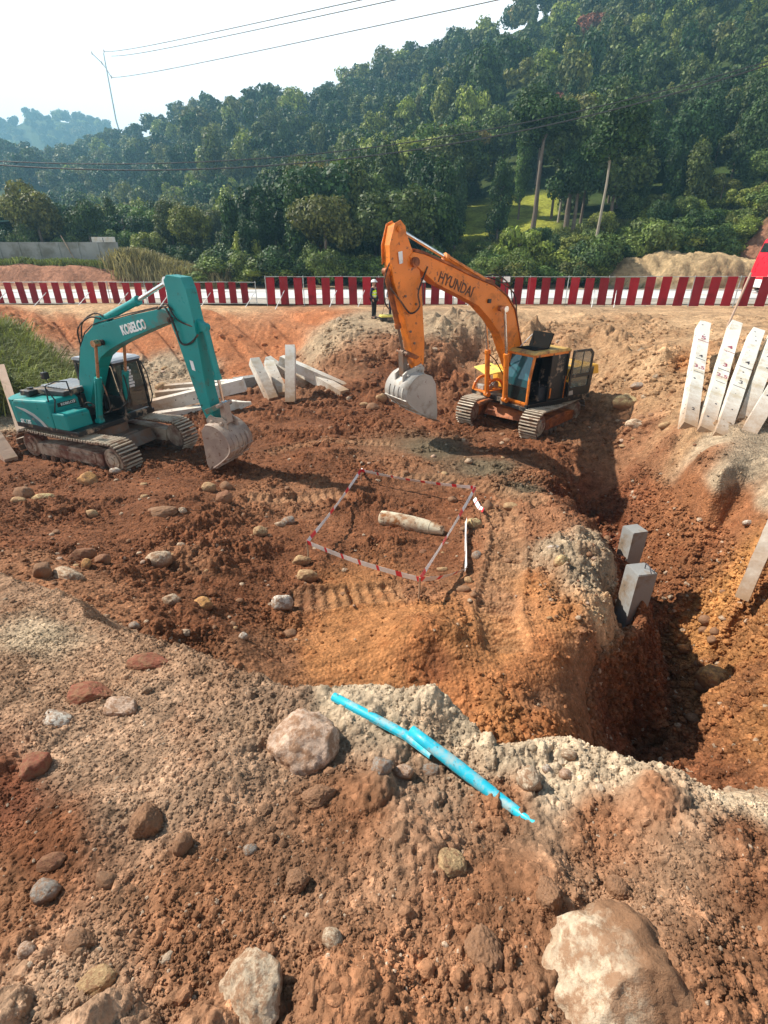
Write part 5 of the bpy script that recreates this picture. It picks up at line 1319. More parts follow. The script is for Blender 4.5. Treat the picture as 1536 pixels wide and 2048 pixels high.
lp((296, 815), -4.85, (489, 768), -4.15, .42, 'thick pile propped on the others behind the teal stick, its near end low')
lp((310, 792), -4.95, (478, 774), -4.90, .32, 'flat white pile lying second in the stack behind the teal stick')
lp((330, 778), -5.0, (500, 764), -4.95, .32, 'flat white pile lying farthest back beside the rubble')
lp((470, 768), -4.95, (512, 762), -4.9, .45, 'short cut grey pile block with a dark end between the two heaps', mat='concrete_grey')
pile(zt(52, 890, -4.85), zt(2, 735, -3.35), .22, 'dusty slanting post behind the teal counterweight at the left edge', None, name='post', cat='post', mat='pinkwood', holes=False)
pile(zt(24, 925, -4.85), zt(-20, 860, -4.2), .3, 'pinkish broken post stump at the far left edge', None, name='post', cat='post', mat='pinkwood', holes=False)
def stump(px, py, z, w, rz, lab, hook):
    p = atz(px, py, z)
    e = empty('pile_stump', (p[0], p[1], z), rz, lab, 'pile', 'pile stumps in the pit')
    mb = MB(); bm = bmesh.new(); h = w / 2
    n = 9
    rings = []
    for i, zz in enumerate(np.linspace(0, -2.6, n)):
        rings.append([bm.verts.new((sx * h + random.uniform(-.006, .006), sy * h + random.uniform(-.006, .006), zz)) for sx, sy in ((-1, -1), (1, -1), (1, 1), (-1, 1))])
    for a, b in zip(rings[:-1], rings[1:]):
        for i in range(4): bm.faces.new((b[i], b[(i + 1) % 4], a[(i + 1) % 4], a[i]))
    bm.faces.new(rings[0])
    bmesh.ops.bevel(bm, geom=[e_ for e_ in bm.edges if not e_.is_boundary and e_.calc_face_angle(0) > .6], offset=.012, segments=1, affect='EDGES')
    mb.bm(bm); mb.build('shaft', M['concrete_grey'], e)
    mb = MB(); mb.box(-h * .97, h * .97, -h * .97, h * .97, .0, .012, .004); mb.build('broken_top', M['concrete_grey'], e)
    if hook:
        mb = MB(); mb.tube([(.05, .0, 0), (.05, .0, .10), (.02, -.12, .12), (.0, -.2, .06)], .008, 6); mb.tube([(.13, -.1, 0), (.14, -.1, .06)], .008, 6); mb.build('rebar', M['marker_dark'], e)
stump(1271, 1058, -4.50, .30, math.radians(14), 'square concrete pile stump at the pit edge, the farther of two', False)
stump(1283, 1139, -4.12, .30, math.radians(10), 'square concrete pile stump with bent rebar on top, the nearer of two', True)
pile(zt(1484, 1198, -5.0), zt(1552, 1040, -3.75), .19, 'pale pile half buried in the right wall of the pit', None, name='concrete_pile')

# ------------------------------------------------------------------ stones
def rock_mesh(seed, flat=0.8, angular=0.5, sub=4, crumb=1.0):
    rg = np.random.default_rng(seed)
    bm = bmesh.new(); bmesh.ops.create_icosphere(bm, subdivisions=sub, radius=1)
    off = Vector(rg.uniform(-50, 50, 3))
    planes = [(Vector(rg.normal(size=3)).normalized(), rg.uniform(.62, .92)) for _ in range(int(3 + 9 * angular))]
    for v in bm.verts:
        p = v.co.copy(); n_ = p.normalized()
        r = 1 + .22 * mnoise.noise(n_ * 1.1 + off) + .08 * mnoise.noise(n_ * 2.9 + off)
        p = n_ * r
        for (q, dd) in planes:
            t = p.dot(q)
            if t > dd: p -= q * (t - dd) * (.55 + .42 * angular)
        p += n_ * crumb * (.045 * mnoise.noise(n_ * 6 + off) + .026 * mnoise.noise(n_ * 14 + off) + (.014 * mnoise.noise(n_ * 34 + off) if sub > 4 else 0))
        p.z *= flat
        v.co = p
    me = bpy.data.meshes.new('rock'); bm.to_mesh(me); bm.free()
    me.polygons.foreach_set('use_smooth', [True] * len(me.polygons))
    return me
RC = {'pale': (0.58, 0.45, 0.32), 'pink': (0.56, 0.40, 0.30), 'tan': (0.50, 0.34, 0.18), 'grey': (0.33, 0.29, 0.25), 'brown': (0.27, 0.155, 0.095), 'red': (0.30, 0.105, 0.065), 'orange': (0.60, 0.32, 0.12), 'white': (0.64, 0.58, 0.50), 'clod': (0.31, 0.17, 0.10), 'yellow': (0.60, 0.47, 0.24), 'darkred': (0.24, 0.11, 0.065)}
def rock_mat(nm, c, covered=False):
    m, nt, ns, ls, b = new_mat(nm + '_stone')
    tc = N(nt, 'ShaderNodeTexCoord').outputs['Object']; geo = N(nt, 'ShaderNodeNewGeometry')
    oi = N(nt, 'ShaderNodeObjectInfo')
    n1 = noise_tex(nt, 1.6, 8, 0.7, tc); n2 = noise_tex(nt, 7, 6, 0.7, tc)
    col = mix(nt, 1.0, c, ramp(nt, n1.outputs[0], [(0.3, 0.72), (0.7, 1.25)]).outputs[0], 'MULTIPLY')
    col = mix(nt, 1.0, col, ramp(nt, n2.outputs[0], [(0.35, 0.75), (0.65, 1.2)]).outputs[0], 'MULTIPLY')
    # soil still sticking to the stone
    n3 = noise_tex(nt, 2.4, 7, 0.75, tc)
    col = mix(nt, ramp(nt, n3.outputs[0], [(0.46, 0.0), (0.56, 0.85)]).outputs[0], col, (0.29, 0.155, 0.085))
    # clay still caked round the buried foot
    sz_ = N(nt, 'ShaderNodeSeparateXYZ'); ls.new(tc, sz_.inputs[0])
    ma = N(nt, 'ShaderNodeMath', operation='MULTIPLY_ADD'); ls.new(n3.outputs[0], ma.inputs[0]); ma.inputs[1].default_value = 1.6; ls.new(sz_.outputs['Z'], ma.inputs[2])
    mr_ = N(nt, 'ShaderNodeMapRange'); ls.new(ma.outputs[0], mr_.inputs['Value']); mr_.inputs['From Min'].default_value = 0.55; mr_.inputs['From Max'].default_value = 1.15; mr_.inputs['To Min'].default_value = 1; mr_.inputs['To Max'].default_value = 0
    col = mix(nt, mr_.outputs[0], col, (0.27, 0.14, 0.075))
    if covered:                                             # one flank lies under a coat of soil
        mb_ = N(nt, 'ShaderNodeMath', operation='MULTIPLY_ADD'); ls.new(n1.outputs[0], mb_.inputs[0]); mb_.inputs[1].default_value = 1.1; ls.new(sz_.outputs['X'], mb_.inputs[2])
        mc_ = N(nt, 'ShaderNodeMapRange'); ls.new(mb_.outputs[0], mc_.inputs['Value']); mc_.inputs['From Min'].default_value = 0.25; mc_.inputs['From Max'].default_value = 0.6
        col = mix(nt, mc_.outputs[0], col, (0.27, 0.145, 0.08))
    ls.new(col, b.inputs['Base Color']); b.inputs['Roughness'].default_value = 0.92; b.inputs['Specular IOR Level'].default_value = 0.2
    add = N(nt, 'ShaderNodeMath', operation='ADD'); ls.new(n2.outputs[0], add.inputs[0]); ls.new(n3.outputs[0], add.inputs[1])
    bp = N(nt, 'ShaderNodeBump'); bp.inputs['Strength'].default_value = 0.55; bp.inputs['Distance'].default_value = 0.03
    ls.new(add.outputs[0], bp.inputs['Height']); ls.new(bp.outputs[0], b.inputs['Normal'])
    return m
for k_, c_ in RC.items(): M['rk_' + k_] = rock_mat(k_, c_)
M['rk_covered'] = rock_mat('soil_covered', RC['pale'], True)
ROCKS = [  # px, py, w, h, colour, angularity, name, label
 (606, 1478, 135, 140, 'pink', .25, 'boulder', 'big rounded pinkish boulder half sunk in the near soil, left of the blue pipe'),
 (500, 1990, 140, 160, 'pale', .6, 'boulder', 'pale pointed boulder at the bottom picture edge'),
 (1300, 1985, 330, 330, 'covered', .9, 'boulder', 'wide boulder in the bottom right corner, pale on the left and soil-covered on the right'),
 (84, 1784, 52, 46, 'grey', .2, 'stone', 'dark grey rounded stone near the lower left edge'),
 (106, 1434, 60, 42, 'white', .4, 'stone', 'whitish stone below the red clod at the left'),
 (238, 1410, 74, 46, 'pink', .6, 'stone', 'flat pinkish stone with red beneath, left foreground'),
 (166, 1385, 96, 56, 'red', .8, 'clay_lump', 'big brick-red angular clay lump in the left foreground'),
 (290, 1322, 84, 44, 'red', .6, 'clay_lump', 'dusty red clay lump on the grey mound'),
 (62, 1535, 56, 60, 'red', .7, 'clay_lump', 'red clay lump at the left edge under the whitish stone'),
 (98, 1726, 56, 38, 'darkred', .6, 'clay_lump', 'dark red clay lump above the grey rounded stone'),
 (150, 1884, 70, 58, 'brown', .9, 'stone', 'sharp-edged brown stone near the bottom left'),
 (50, 1905, 42, 34, 'pink', .3, 'stone', 'small pinkish stone left of the sharp-edged brown one'),
 (187, 1964, 72, 50, 'tan', .5, 'stone', 'tan oblong stone at the bottom left'),
 (664, 1880, 46, 34, 'pale', .3, 'stone', 'pale oval pebble alone in the brown crumbs near the bottom'),
 (288, 1648, 58, 70, 'clod', .6, 'soil_clod', 'tall brown soil clod with a dark hollow on its left'),
 (362, 1690, 38, 48, 'clod', .5, 'soil_clod', 'narrow brown clod right of the tall one'),
 (210, 1762, 44, 32, 'brown', .3, 'stone', 'brown rounded stone right of the dark grey one'),
 (592, 1765, 52, 44, 'clod', .4, 'soil_clod', 'round brown clod in the middle of the near slope'),
 (636, 1588, 64, 46, 'clod', .4, 'soil_clod', 'brown clod right below the big pinkish boulder'),
 (765, 1535, 42, 46, 'grey', .5, 'stone', 'grey stone just below the blue pipe'),
 (806, 1543, 40, 30, 'pink', .4, 'stone', 'pinkish stone touching the grey one below the blue pipe'),
 (862, 1540, 44, 28, 'grey', .4, 'stone', 'low grey stone tucked under the middle of the blue pipe'),
 (1062, 1560, 52, 56, 'pale', .6, 'stone', 'pale broken stone among the gravel right of the blue pipe'),
 (1138, 1510, 32, 26, 'pale', .3, 'stone', 'small pale round stone on the gravel crest'),
 (1094, 1538, 17, 17, 'white', .1, 'pebble', 'tiny white round pebble on the gravel'),
 (1132, 1549, 24, 24, 'pink', .2, 'stone', 'small pinkish stone right of the white pebble'),
 (970, 1900, 66, 78, 'clod', .6, 'soil_clod', 'reddish clod above the bottom edge, right of centre'),
 (1102, 1790, 46, 66, 'clod', .5, 'soil_clod', 'brown clod above the left end of the wide soil-covered boulder'),
 (1240, 1780, 44, 44, 'clod', .5, 'soil_clod', 'brown clod above the middle of the wide soil-covered boulder'),
 (900, 1725, 66, 60, 'tan', .6, 'soil_clod', 'tan crusted clod below the tip of the blue pipe'),
 (500, 1700, 30, 24, 'grey', .4, 'stone', 'small grey stone on the brown slope left of centre'),
 (315, 1116, 50, 42, 'pale', .15, 'stone', 'pale round stone below the left soil heap'),
 (131, 1144, 64, 40, 'pale', .3, 'stone', 'pale oblong stone with a pinkish side, left middle ground'),
 (82, 1139, 34, 42, 'brown', .3, 'stone', 'brown upright stone left of the pale oblong one'),
 (160, 1108, 52, 34, 'darkred', .6, 'stone', 'flat reddish brown stone behind the pale oblong one'),
 (170, 1127, 20, 26, 'orange', .2, 'stone', 'small orange stone between the pale and the reddish one'),
 (202, 1117, 30, 34, 'darkred', .5, 'stone', 'reddish block-like stone right of the small orange one'),
 (173, 957, 38, 34, 'orange', .95, 'stone', 'pointed orange-brown stone below the teal tracks'),
 (85, 993, 38, 20, 'yellow', .2, 'stone', 'pale yellow smooth stone below the teal tracks'),
 (34, 1000, 28, 18, 'tan', .2, 'stone', 'small tan stone left of the pale yellow one'),
 (42, 984, 36, 30, 'brown', .2, 'stone', 'brown rounded stone behind the small tan one at the left edge'),
 (320, 1020, 62, 32, 'brown', .4, 'stone', 'brown oblong stone half buried on top of the left soil heap'),
 (182, 1027, 28, 20, 'tan', .4, 'stone', 'tan stone left of the left soil heap'),
 (415, 974, 34, 24, 'tan', .3, 'stone', 'tan rounded stone under the teal bucket group of three'),
 (446, 992, 32, 32, 'darkred', .6, 'stone', 'reddish stone, nearest of the group of three under the teal bucket'),
 (450, 970, 30, 24, 'brown', .6, 'stone', 'brown slanting stone, rearmost of the group under the teal bucket'),
 (517, 1062, 32, 27, 'tan', .4, 'stone', 'tan stone casting a dark shadow, left of the taped square'),
 (576, 1040, 26, 22, 'grey', .3, 'stone', 'small grey stone near the left tape corner'),
 (560, 1048, 22, 12, 'pale', .3, 'stone', 'flat pale stone touching the small grey one'),
 (340, 1198, 34, 32, 'pale', .4, 'stone', 'speckled pale stone in the dark hollow on the left'),
 (404, 1206, 38, 28, 'orange', .2, 'stone', 'orange rounded stone right of the speckled pale one'),
 (611, 1151, 48, 32, 'tan', .25, 'stone', 'large tan stone below the left tape corner'),
 (603, 1121, 36, 28, 'tan', .8, 'stone', 'angular tan stone right behind the large tan one'),
 (563, 1206, 42, 40, 'white', .6, 'stone', 'whitish cracked stone left of the flattened track print'),
 (361, 1090, 18, 15, 'pale', .4, 'stone', 'little pale stone right above the pale round stone'),
 (230, 940, 24, 16, 'white', .4, 'stone', 'small white stone in front of the teal idler wheel'),
 (949, 1048, 34, 30, 'yellow', .6, 'stone', 'pale yellowish stone touching the right side of the tape'),
 (976, 1010, 20, 26, 'brown', .3, 'stone', 'brown egg-shaped stone at the right tape corner'),
 (1022, 1012, 32, 17, 'tan', .4, 'stone', 'flat tan stone on the track print edge'),
 (906, 998, 18, 16, 'brown', .2, 'stone', 'brown stone inside the tape near the far right stake'),
 (1255, 802, 50, 38, 'yellow', .2, 'boulder', 'large smooth tan boulder right of the orange excavator'),
 (1277, 770, 32, 20, 'grey', .7, 'stone', 'grey flat stone above the large tan boulder'),
 (1270, 849, 38, 28, 'pale', .6, 'stone', 'cracked pale stone below the large tan boulder'),
 (1332, 850, 28, 16, 'tan', .5, 'stone', 'tan low stone between the cracked stone and the leaning piles'),
 (761, 794, 24, 22, 'tan', .2, 'stone', 'tan round stone left of the orange bucket'),
 (746, 813, 27, 20, 'brown', .2, 'stone', 'brown round stone left below the orange bucket'),
 (728, 808, 18, 12, 'tan', .3, 'stone', 'small low stone left of the two round ones by the orange bucket'),
 (1440, 1352, 62, 66, 'orange', .2, 'boulder', 'big smooth ochre boulder in the sunlit part of the pit'),
 (1412, 1372, 36, 30, 'brown', .2, 'stone', 'shaded brown stone left of the ochre boulder'),
 (1374, 1296, 38, 20, 'orange', .3, 'stone', 'flat orange stone where the sun enters the pit'),
 (1392, 1436, 32, 26, 'clod', .5, 'stone', 'brown stone casting a long shadow low in the pit'),
 (1414, 1240, 26, 22, 'brown', .1, 'cobble', 'topmost round cobble of the little pile in the pit'),
 (1410, 1260, 24, 18, 'brown', .1, 'cobble', 'left middle cobble of the little pile in the pit'),
 (1432, 1262, 18, 18, 'brown', .1, 'cobble', 'right cobble of the little pile in the pit'),
 (1428, 1278, 22, 18, 'brown', .1, 'cobble', 'lowest cobble of the little pile in the pit'),
 (1125, 1122, 32, 30, 'yellow', .6, 'stone', 'yellowish broken stone on the gravel left of the stumps'),
 (1108, 1095, 24, 14, 'white', .2, 'stone', 'flat whitish stone above the yellowish broken one'),
 (1497, 1045, 20, 14, 'white', .2, 'stone', 'white oval stone in the shelf wall above the pit'),
 (580, 1266, 28, 22, 'brown', .3, 'stone', 'brown stone in the hollow beyond the grey mound'),
 (485, 1272, 18, 18, 'white', .5, 'stone', 'small white stone in the hollow beyond the grey mound'),
 (267, 1250, 26, 18, 'grey', .6, 'stone', 'grey stone on the edge of the grey mound'),
 (928, 1178, 28, 16, 'brown', .3, 'stone', 'brown stone beside the near tape stake'),
 (938, 1160, 20, 18, 'tan', .6, 'stone', 'tan stone behind the brown one by the near tape stake'),
 (955, 1110, 20, 22, 'grey', .5, 'stone', 'grey stone right of the loose white tape'),
 (885, 1138, 22, 12, 'tan', .8, 'stone', 'flat slab-like stone inside the tape'),
 (322, 772, 26, 22, 'tan', .4, 'boulder', 'tan boulder in the white rubble behind the teal cab'),
 (310, 812, 28, 26, 'pink', .6, 'boulder', 'pinkish boulder between the teal cab and the flat piles'),
 (992, 168 + 460, 0, 0, 'tan', .3, 'stone', ''),
]
rmesh = {}
for i, (px, py, w, h, c, ang, nm, lab) in enumerate(ROCKS):
    if w == 0: continue
    P = hit(px, py + h * .30)
    d = P[1] * CT - P[2] * ST
    a = w * d / FPX / 2; hh = h * d / FPX / 2
    far_ = w < 40
    me = rock_mesh(1000 + i, 1.0, ang, 5 if w > 60 or (c == 'clod' and w > 40) else 4 if w > 30 else 3, 2.4 if c == 'clod' else 1.7 if c == 'covered' else 1.2)
    o = link(nm, me, M['rk_' + c]); tag(o, lab, nm.replace('_', ' '))
    yscale = max(.6, min(1.2, hh / a)) * a * 1.02
    o.scale = (a * 1.06, yscale, hh * (1.0 if w < 60 else .85))
    o.location = (P[0], P[1] + yscale * .5, P[2] + hh * (.18 if w < 60 else -.10 if w < 300 else -.38))
    o.rotation_euler = (random.uniform(-.12, .12), random.uniform(-.12, .12), random.uniform(-.35, .35) if ang < .7 else 0)
# lesser stones nobody could tell apart
rg = random.Random(21)
small = [rock_mesh(2000 + k, .8, .35, 2) for k in range(8)]
for me in small: me.materials.append(M['rk_tan'])
regions = [((20, 560, 960, 1260), 62), ((560, 1050, 850, 1240), 46), ((1090, 1240, 1060, 1240), 34), ((1250, 1450, 1150, 1420), 26), ((1200, 1400, 780, 900), 22), ((300, 480, 735, 790), 26), ((0, 200, 800, 880), 10)]
for (x0, x1, y0, y1), nn in regions:
    for k in range(nn):
        px, py = rg.uniform(x0, x1), rg.uniform(y0, y1)
        P = hit(px, py); d = P[1] * CT - P[2] * ST; r = (3 + 6 * rg.random() ** 2) * d / FPX
        o = bpy.data.objects.new('stone', rg.choice(small)); COL.objects.link(o)
        o.material_slots[0].link = 'OBJECT'; o.material_slots[0].material = M['rk_' + rg.choice(['tan', 'brown', 'brown', 'clod', 'clod', 'pink', 'darkred', 'pale'])]
        o.location = (P[0], P[1], P[2] + r * .1); o.scale = (r, r * rg.uniform(.7, 1.1), r * rg.uniform(.6, .95)); o.rotation_euler = (0, 0, rg.uniform(0, 6))
        tag(o, 'small stone among the loose soil of the dig', 'stone', 'small stones in the dug soil')
# loose soil crumbs lying on the surface, one mass
def clods(n, xr, yr, rmin, rmax, name, label, mat, zf=H, seed=5, filt=None, lift=.15, skew=2.5, sub=1, jit=.16, grow=.12):
    rng = np.random.default_rng(seed)
    bm = bmesh.new(); bmesh.ops.create_icosphere(bm, subdivisions=sub, radius=1); bm.verts.ensure_lookup_table()
    base = np.array([v.co[:] for v in bm.verts]); fc = np.array([[v.index for v in f.verts] for f in bm.faces]); bm.free()
    s = rng.uniform(xr[0], xr[1], n); y = np.exp(rng.uniform(math.log(yr[0] + 1.6), math.log(yr[1] + 1.6), n)) - 1.6
    x = s * (y + 1.6)
    if filt is not None:
        k = filt(x, y, rng); x, y = x[k], y[k]
    n = len(x)
    z = zf(x, y)
    r = rmin + (rmax - rmin) * rng.random(n) ** skew
    r = r * (1 + grow * np.maximum(0, y - 2))
    nz = 1 + jit * rng.normal(size=(n, len(base), 1)).clip(-1.6, 1.6)
    sc = np.stack([r * rng.uniform(.7, 1.3, n), r * rng.uniform(.7, 1.3, n), r * rng.uniform(.6, 1.0, n)], 1)
    t = rng.uniform(0, 6.28, n); c, s_ = np.cos(t)[:, None], np.sin(t)[:, None]
    P = base[None] * nz * sc[:, None]
    P = np.stack([P[..., 0] * c - P[..., 1] * s_, P[..., 0] * s_ + P[..., 1] * c, P[..., 2]], -1)
    P = P + np.stack([x, y, z + r * lift], 1)[:, None]
    Fx = fc[None] + (np.arange(n) * len(base))[:, None, None]
    me = np_mesh(name, P.reshape(-1, 3), Fx.reshape(-1, 3), False)
    xx = np.repeat(x, len(base)); yy_ = np.repeat(y, len(base))
    _, c1 = H(x, y, True)
    tint = rng.uniform(.75, 1.25, (n, 1)) * np.ones((1, 3)); 
    pale = rng.random(n) < .025
    c1 = c1 * tint; c1[pale] = c1[pale] * .3 + np.array([.48, .38, .28]) * .7
    vcol(me, 'soil', np.repeat(c1, len(base), 0))
    o = link(name, me, mat); tag(o, kind='stuff')
    return o
M['clod'] = M['ground']
def on_mound(x, y, rng): return (y < np.interp(x, EX, EY) + .25)
def off_mound(x, y, rng):
    _, _, rgh = LOW(x, y, True)
    pat = smooth(-.45, .35, fbm(x * .55, y * .55, 601, 3))
    return (y > np.interp(x, EX, EY) + .5) & (pmask(x, y) < .2) & (rng.random(len(x)) < np.clip((rgh - .36) / .3, .05, 1) * (.15 + .85 * pat))
clods(120000, (-.62, .62), (-.1, 4.2), .0020, .0072, 'soil_crumbs', None, M['clod'], filt=on_mound, seed=5, skew=1.6)
clods(3000, (-.62, .62), (-.1, 4.2), .007, .022, 'soil_lumps', None, M['clod'], filt=on_mound, seed=8, skew=3.8, sub=2, jit=.10, lift=-.1)
clods(70000, (-.80, .80), (3.2, 26), .007, .022, 'dug_soil_crumbs', None, M['clod'], filt=off_mound, seed=6, skew=1.8, grow=.09)
clods(2600, (-.80, .80), (3.2, 26), .022, .055, 'dug_soil_lumps', None, M['clod'], filt=off_mound, seed=9, skew=2.6, sub=2, jit=.10, lift=-.1, grow=.06)

def in_pit(x, y, rng): return (LOW(x, y) < -4.7) & (x > 2.4) & (y < 12.5) & (y > np.interp(x, EX, EY) + .5)
clods(60000, (.2, .80), (3.0, 12), .012, .05, 'pit_clods', None, M['clod'], filt=in_pit, seed=12, skew=2.6, sub=2, jit=.14, lift=-.05, grow=.02)

def in_bank(x, y, rng):
    l_ = LOW(x, y); return (l_ < -3.12) & (y > 13) & (rng.random(len(x)) < np.where(x > -3, 1, .12)) & (fbm(x * .4, y * .4, 811, 3) > -.15)
clods(16000, (-.70, .72), (13, 30), .02, .10, 'bank_rubble', None, M['clod'], filt=in_bank, seed=14, skew=3.0, sub=1, jit=.2, lift=.0, grow=.03)

# ------------------------------------------------------------------ shell, tape, stakes, blue pipe
A = hit(762, 1046); B = hit(886, 1070)
A = Vector((A[0], A[1] + .05, A[2] + .10)); B = Vector((B[0], B[1] + .03, B[2] + .08))
d = (B - A); L = d.length; d.normalize()
mb = MB(); fr = [0, .004, .01, .10, .30, .52, .70, .86, .97, 1.0, 1.0]; rr_ = [.08, .125, .135, .145, .15, .15, .14, .118, .09, .082, .03]
mb.tube([A + d * L * f for f in fr], rr_, 28)
sh = mb.build('rusted_shell', M['rust']); tag(sh, 'long rusty mud-stained metal shell lying inside the taped square', 'metal shell')
mb = MB(); 
for f in (.30, .34, .80): mb.tube([A + d * L * f, A + d * (L * f + .012)], .153 if f < .5 else .132, 28)
mb.build('ring_band', M['rust'], sh)
stk = {}
def stake(px, pyb, pyt, lab, key, sw=.011):
    P = hit(px, pyb); d_ = P[1] * CT - P[2] * ST; hgt = (pyb - pyt) * d_ / FPX / .93
    mb = MB(); mb.tube([(0, 0, -.15), (.005, 0, hgt * .5), (0, 0, hgt)], sw, 7)
    o = mb.build('stake', M['wood'], None, tuple(P)); tag(o, lab, 'stake', 'stakes holding the tape')
    stk[key] = Vector(P) + Vector((0, 0, hgt - .03)); return o
stake(722, 962, 938, 'short stake at the far left corner of the taped square', 'A')
stake(948, 1005, 972, 'short stake at the far right corner of the taped square', 'B')
stake(838, 1196, 1150, 'stake at the near corner of the taped square', 'C', .013)
stake(617, 1122, 1078, 'stake at the left corner of the taped square', 'D', .013)
def ribbon(pts, w, mb, seg_len=.34, twist=True, allwhite=False, ph=0.0):
    P = [Vector(p) for p in pts]; dist = [0]
    for a, b in zip(P[:-1], P[1:]): dist.append(dist[-1] + (b - a).length)
    n = max(6, int(dist[-1] / .05)); out = []
    for i in range(n + 1):
        s = dist[-1] * i / n
        k = max(j for j in range(len(dist)) if dist[j] <= s + 1e-9); k = min(k, len(P) - 2)
        t = (s - dist[k]) / (dist[k + 1] - dist[k]); p = P[k].lerp(P[k + 1], t)
        p.z -= .05 * math.sin(math.pi * t); out.append((p, s, (P[k + 1] - P[k]).normalized()))
    for (p, s, dd), (p2, s2, dd2) in zip(out[:-1], out[1:]):
        def fr_(s_, d3):
            side = d3.cross(Vector((0, 0, 1))).normalized(); up = side.cross(d3).normalized()
            a = .35 + .30 * math.sin(s_ * 1.3 + ph) if twist else .2
            return (up * math.cos(a) + side * math.sin(a)) * w / 2, (side * math.cos(a) - up * math.sin(a)) * .0015
        u1, t1_ = fr_(s, dd); u2, t2_ = fr_(s2, dd2)
        vs = [p - u1, p + u1, p2 + u2, p2 - u2]; ws = [v + t1_ for v in vs]
        red = (not allwhite) and ((s % seg_len) < seg_len * .22)
        mb.add(vs + ws, [(0, 1, 2, 3), (7, 6, 5, 4), (0, 3, 7, 4), (1, 5, 6, 2)], 1 if red else 0)
A_, B_, C_, D_ = stk['A'], stk['B'], stk['C'], stk['D']
tp = empty('barrier_tape', tuple((A_ + C_) / 2), 0, 'red and white barrier tape strung round the rusty shell', 'barrier tape')
def tape_part(nm, pts, w, **kw):
    mb = MB(); ribbon(pts, w, mb, **kw); o = mb.build(nm, [M['tape_white'], M['tape_red']], tp); o.location = -tp.location; return o
tape_part('tape_span', [A_, B_], .085, seg_len=.36); tape_part('tape_span', [D_, C_], .09, seg_len=.36, twist=False); tape_part('tape_span', [A_, D_], .06, ph=2, seg_len=1.1)
tape_part('tape_span', [B_, C_], .06, ph=1, seg_len=1.3)
e1 = Vector(hit(931, 1146)) + Vector((0, 0, .08)); e2 = Vector(hit(931, 1050)) + Vector((0, 0, .10)); e3 = Vector(hit(966, 1028)) + Vector((0, 0, .08)); e4 = Vector(hit(948, 1005)) + Vector((0, 0, .1))
tape_part('loose_tape', [C_, e1], .085, seg_len=.45); tape_part('loose_tape', [e1, e2], .12, twist=False, allwhite=True); tape_part('loose_tape', [e3, e4], .09, seg_len=.3)
k1 = Vector(hit(724, 944)) + Vector((0, 0, .08)); k2 = Vector(hit(752, 946)) + Vector((0, 0, .06)); tape_part('loose_tape', [A_, k1, k2], .06, seg_len=.2)
# blue pipe
a = Vector(hit(668, 1404)) + Vector((0, .0, .034)); b_ = Vector(hit(852, 1506)) + Vector((0, 0, .042)); c_ = Vector(hit(960, 1575)) + Vector((0, 0, .02)); e_ = Vector(hit(1100, 1662)) + Vector((0, 0, -.015))
m1 = a.lerp(b_, .5)
bp = empty('water_pipe', tuple(b_), 0, 'cracked light blue plastic pipe lying across the near soil crest', 'pipe')
mb = MB()
def shell_tube(mb, pts, rs, seg=20, a0=0, a1=2 * math.pi, th=.003):
    n = len(pts); V_ = []
    for i, p in enumerate(pts):
        d = (pts[min(i + 1, n - 1)] - pts[max(i - 1, 0)]).normalized(); s = d.cross(Vector((0, 0, 1))).normalized(); u = s.cross(d).normalized()
        for r in (rs[i], rs[i] - th):
            V_.append([p + (s * math.cos(a0 + (a1 - a0) * k / seg) + u * math.sin(a0 + (a1 - a0) * k / seg)) * r for k in range(seg + 1)])
    vs = [v for row in V_ for v in row]; W = seg + 1; fs = []
    for i in range(n - 1):
        o0, i0, o1, i1 = (2 * i) * W, (2 * i + 1) * W, (2 * i + 2) * W, (2 * i + 3) * W
        for k in range(seg): fs += [(o0 + k, o0 + k + 1, o1 + k + 1, o1 + k), (i0 + k + 1, i0 + k, i1 + k, i1 + k + 1)]
        fs += [(o0, o1, i1, i0), (o0 + seg, i0 + seg, i1 + seg, o1 + seg)]
    for o0, i0 in ((0, W), ((2 * n - 2) * W, (2 * n - 1) * W)):
        for k in range(seg): fs.append((o0 + k, i0 + k, i0 + k + 1, o0 + k + 1))
    mb.add(vs, fs, 0, True)
off_ = -Vector(bp.location)
def rel(*ps): return [p + off_ for p in ps]
shell_tube(mb, rel(a, a.lerp(m1, .5), m1, m1.lerp(b_, .6), b_ + Vector((.02, -.03, -.015))), [.020, .021, .021, .021, .018]); mb.build('pipe_length', M['bluepipe'], bp)
b2 = b_ + Vector((-.06, .06, .018)); c2 = b_.lerp(c_, .5) + Vector((0, 0, .012))
mb = MB(); shell_tube(mb, rel(b2, b2.lerp(c2, .4), c2, c_, c_.lerp(e_, .5) + Vector((0, 0, -.006)), e_), [.024, .025, .026, .025, .020, .010], a0=-.5, a1=math.pi + .4, seg=16); mb.build('split_pipe_length', M['bluepipe'], bp)

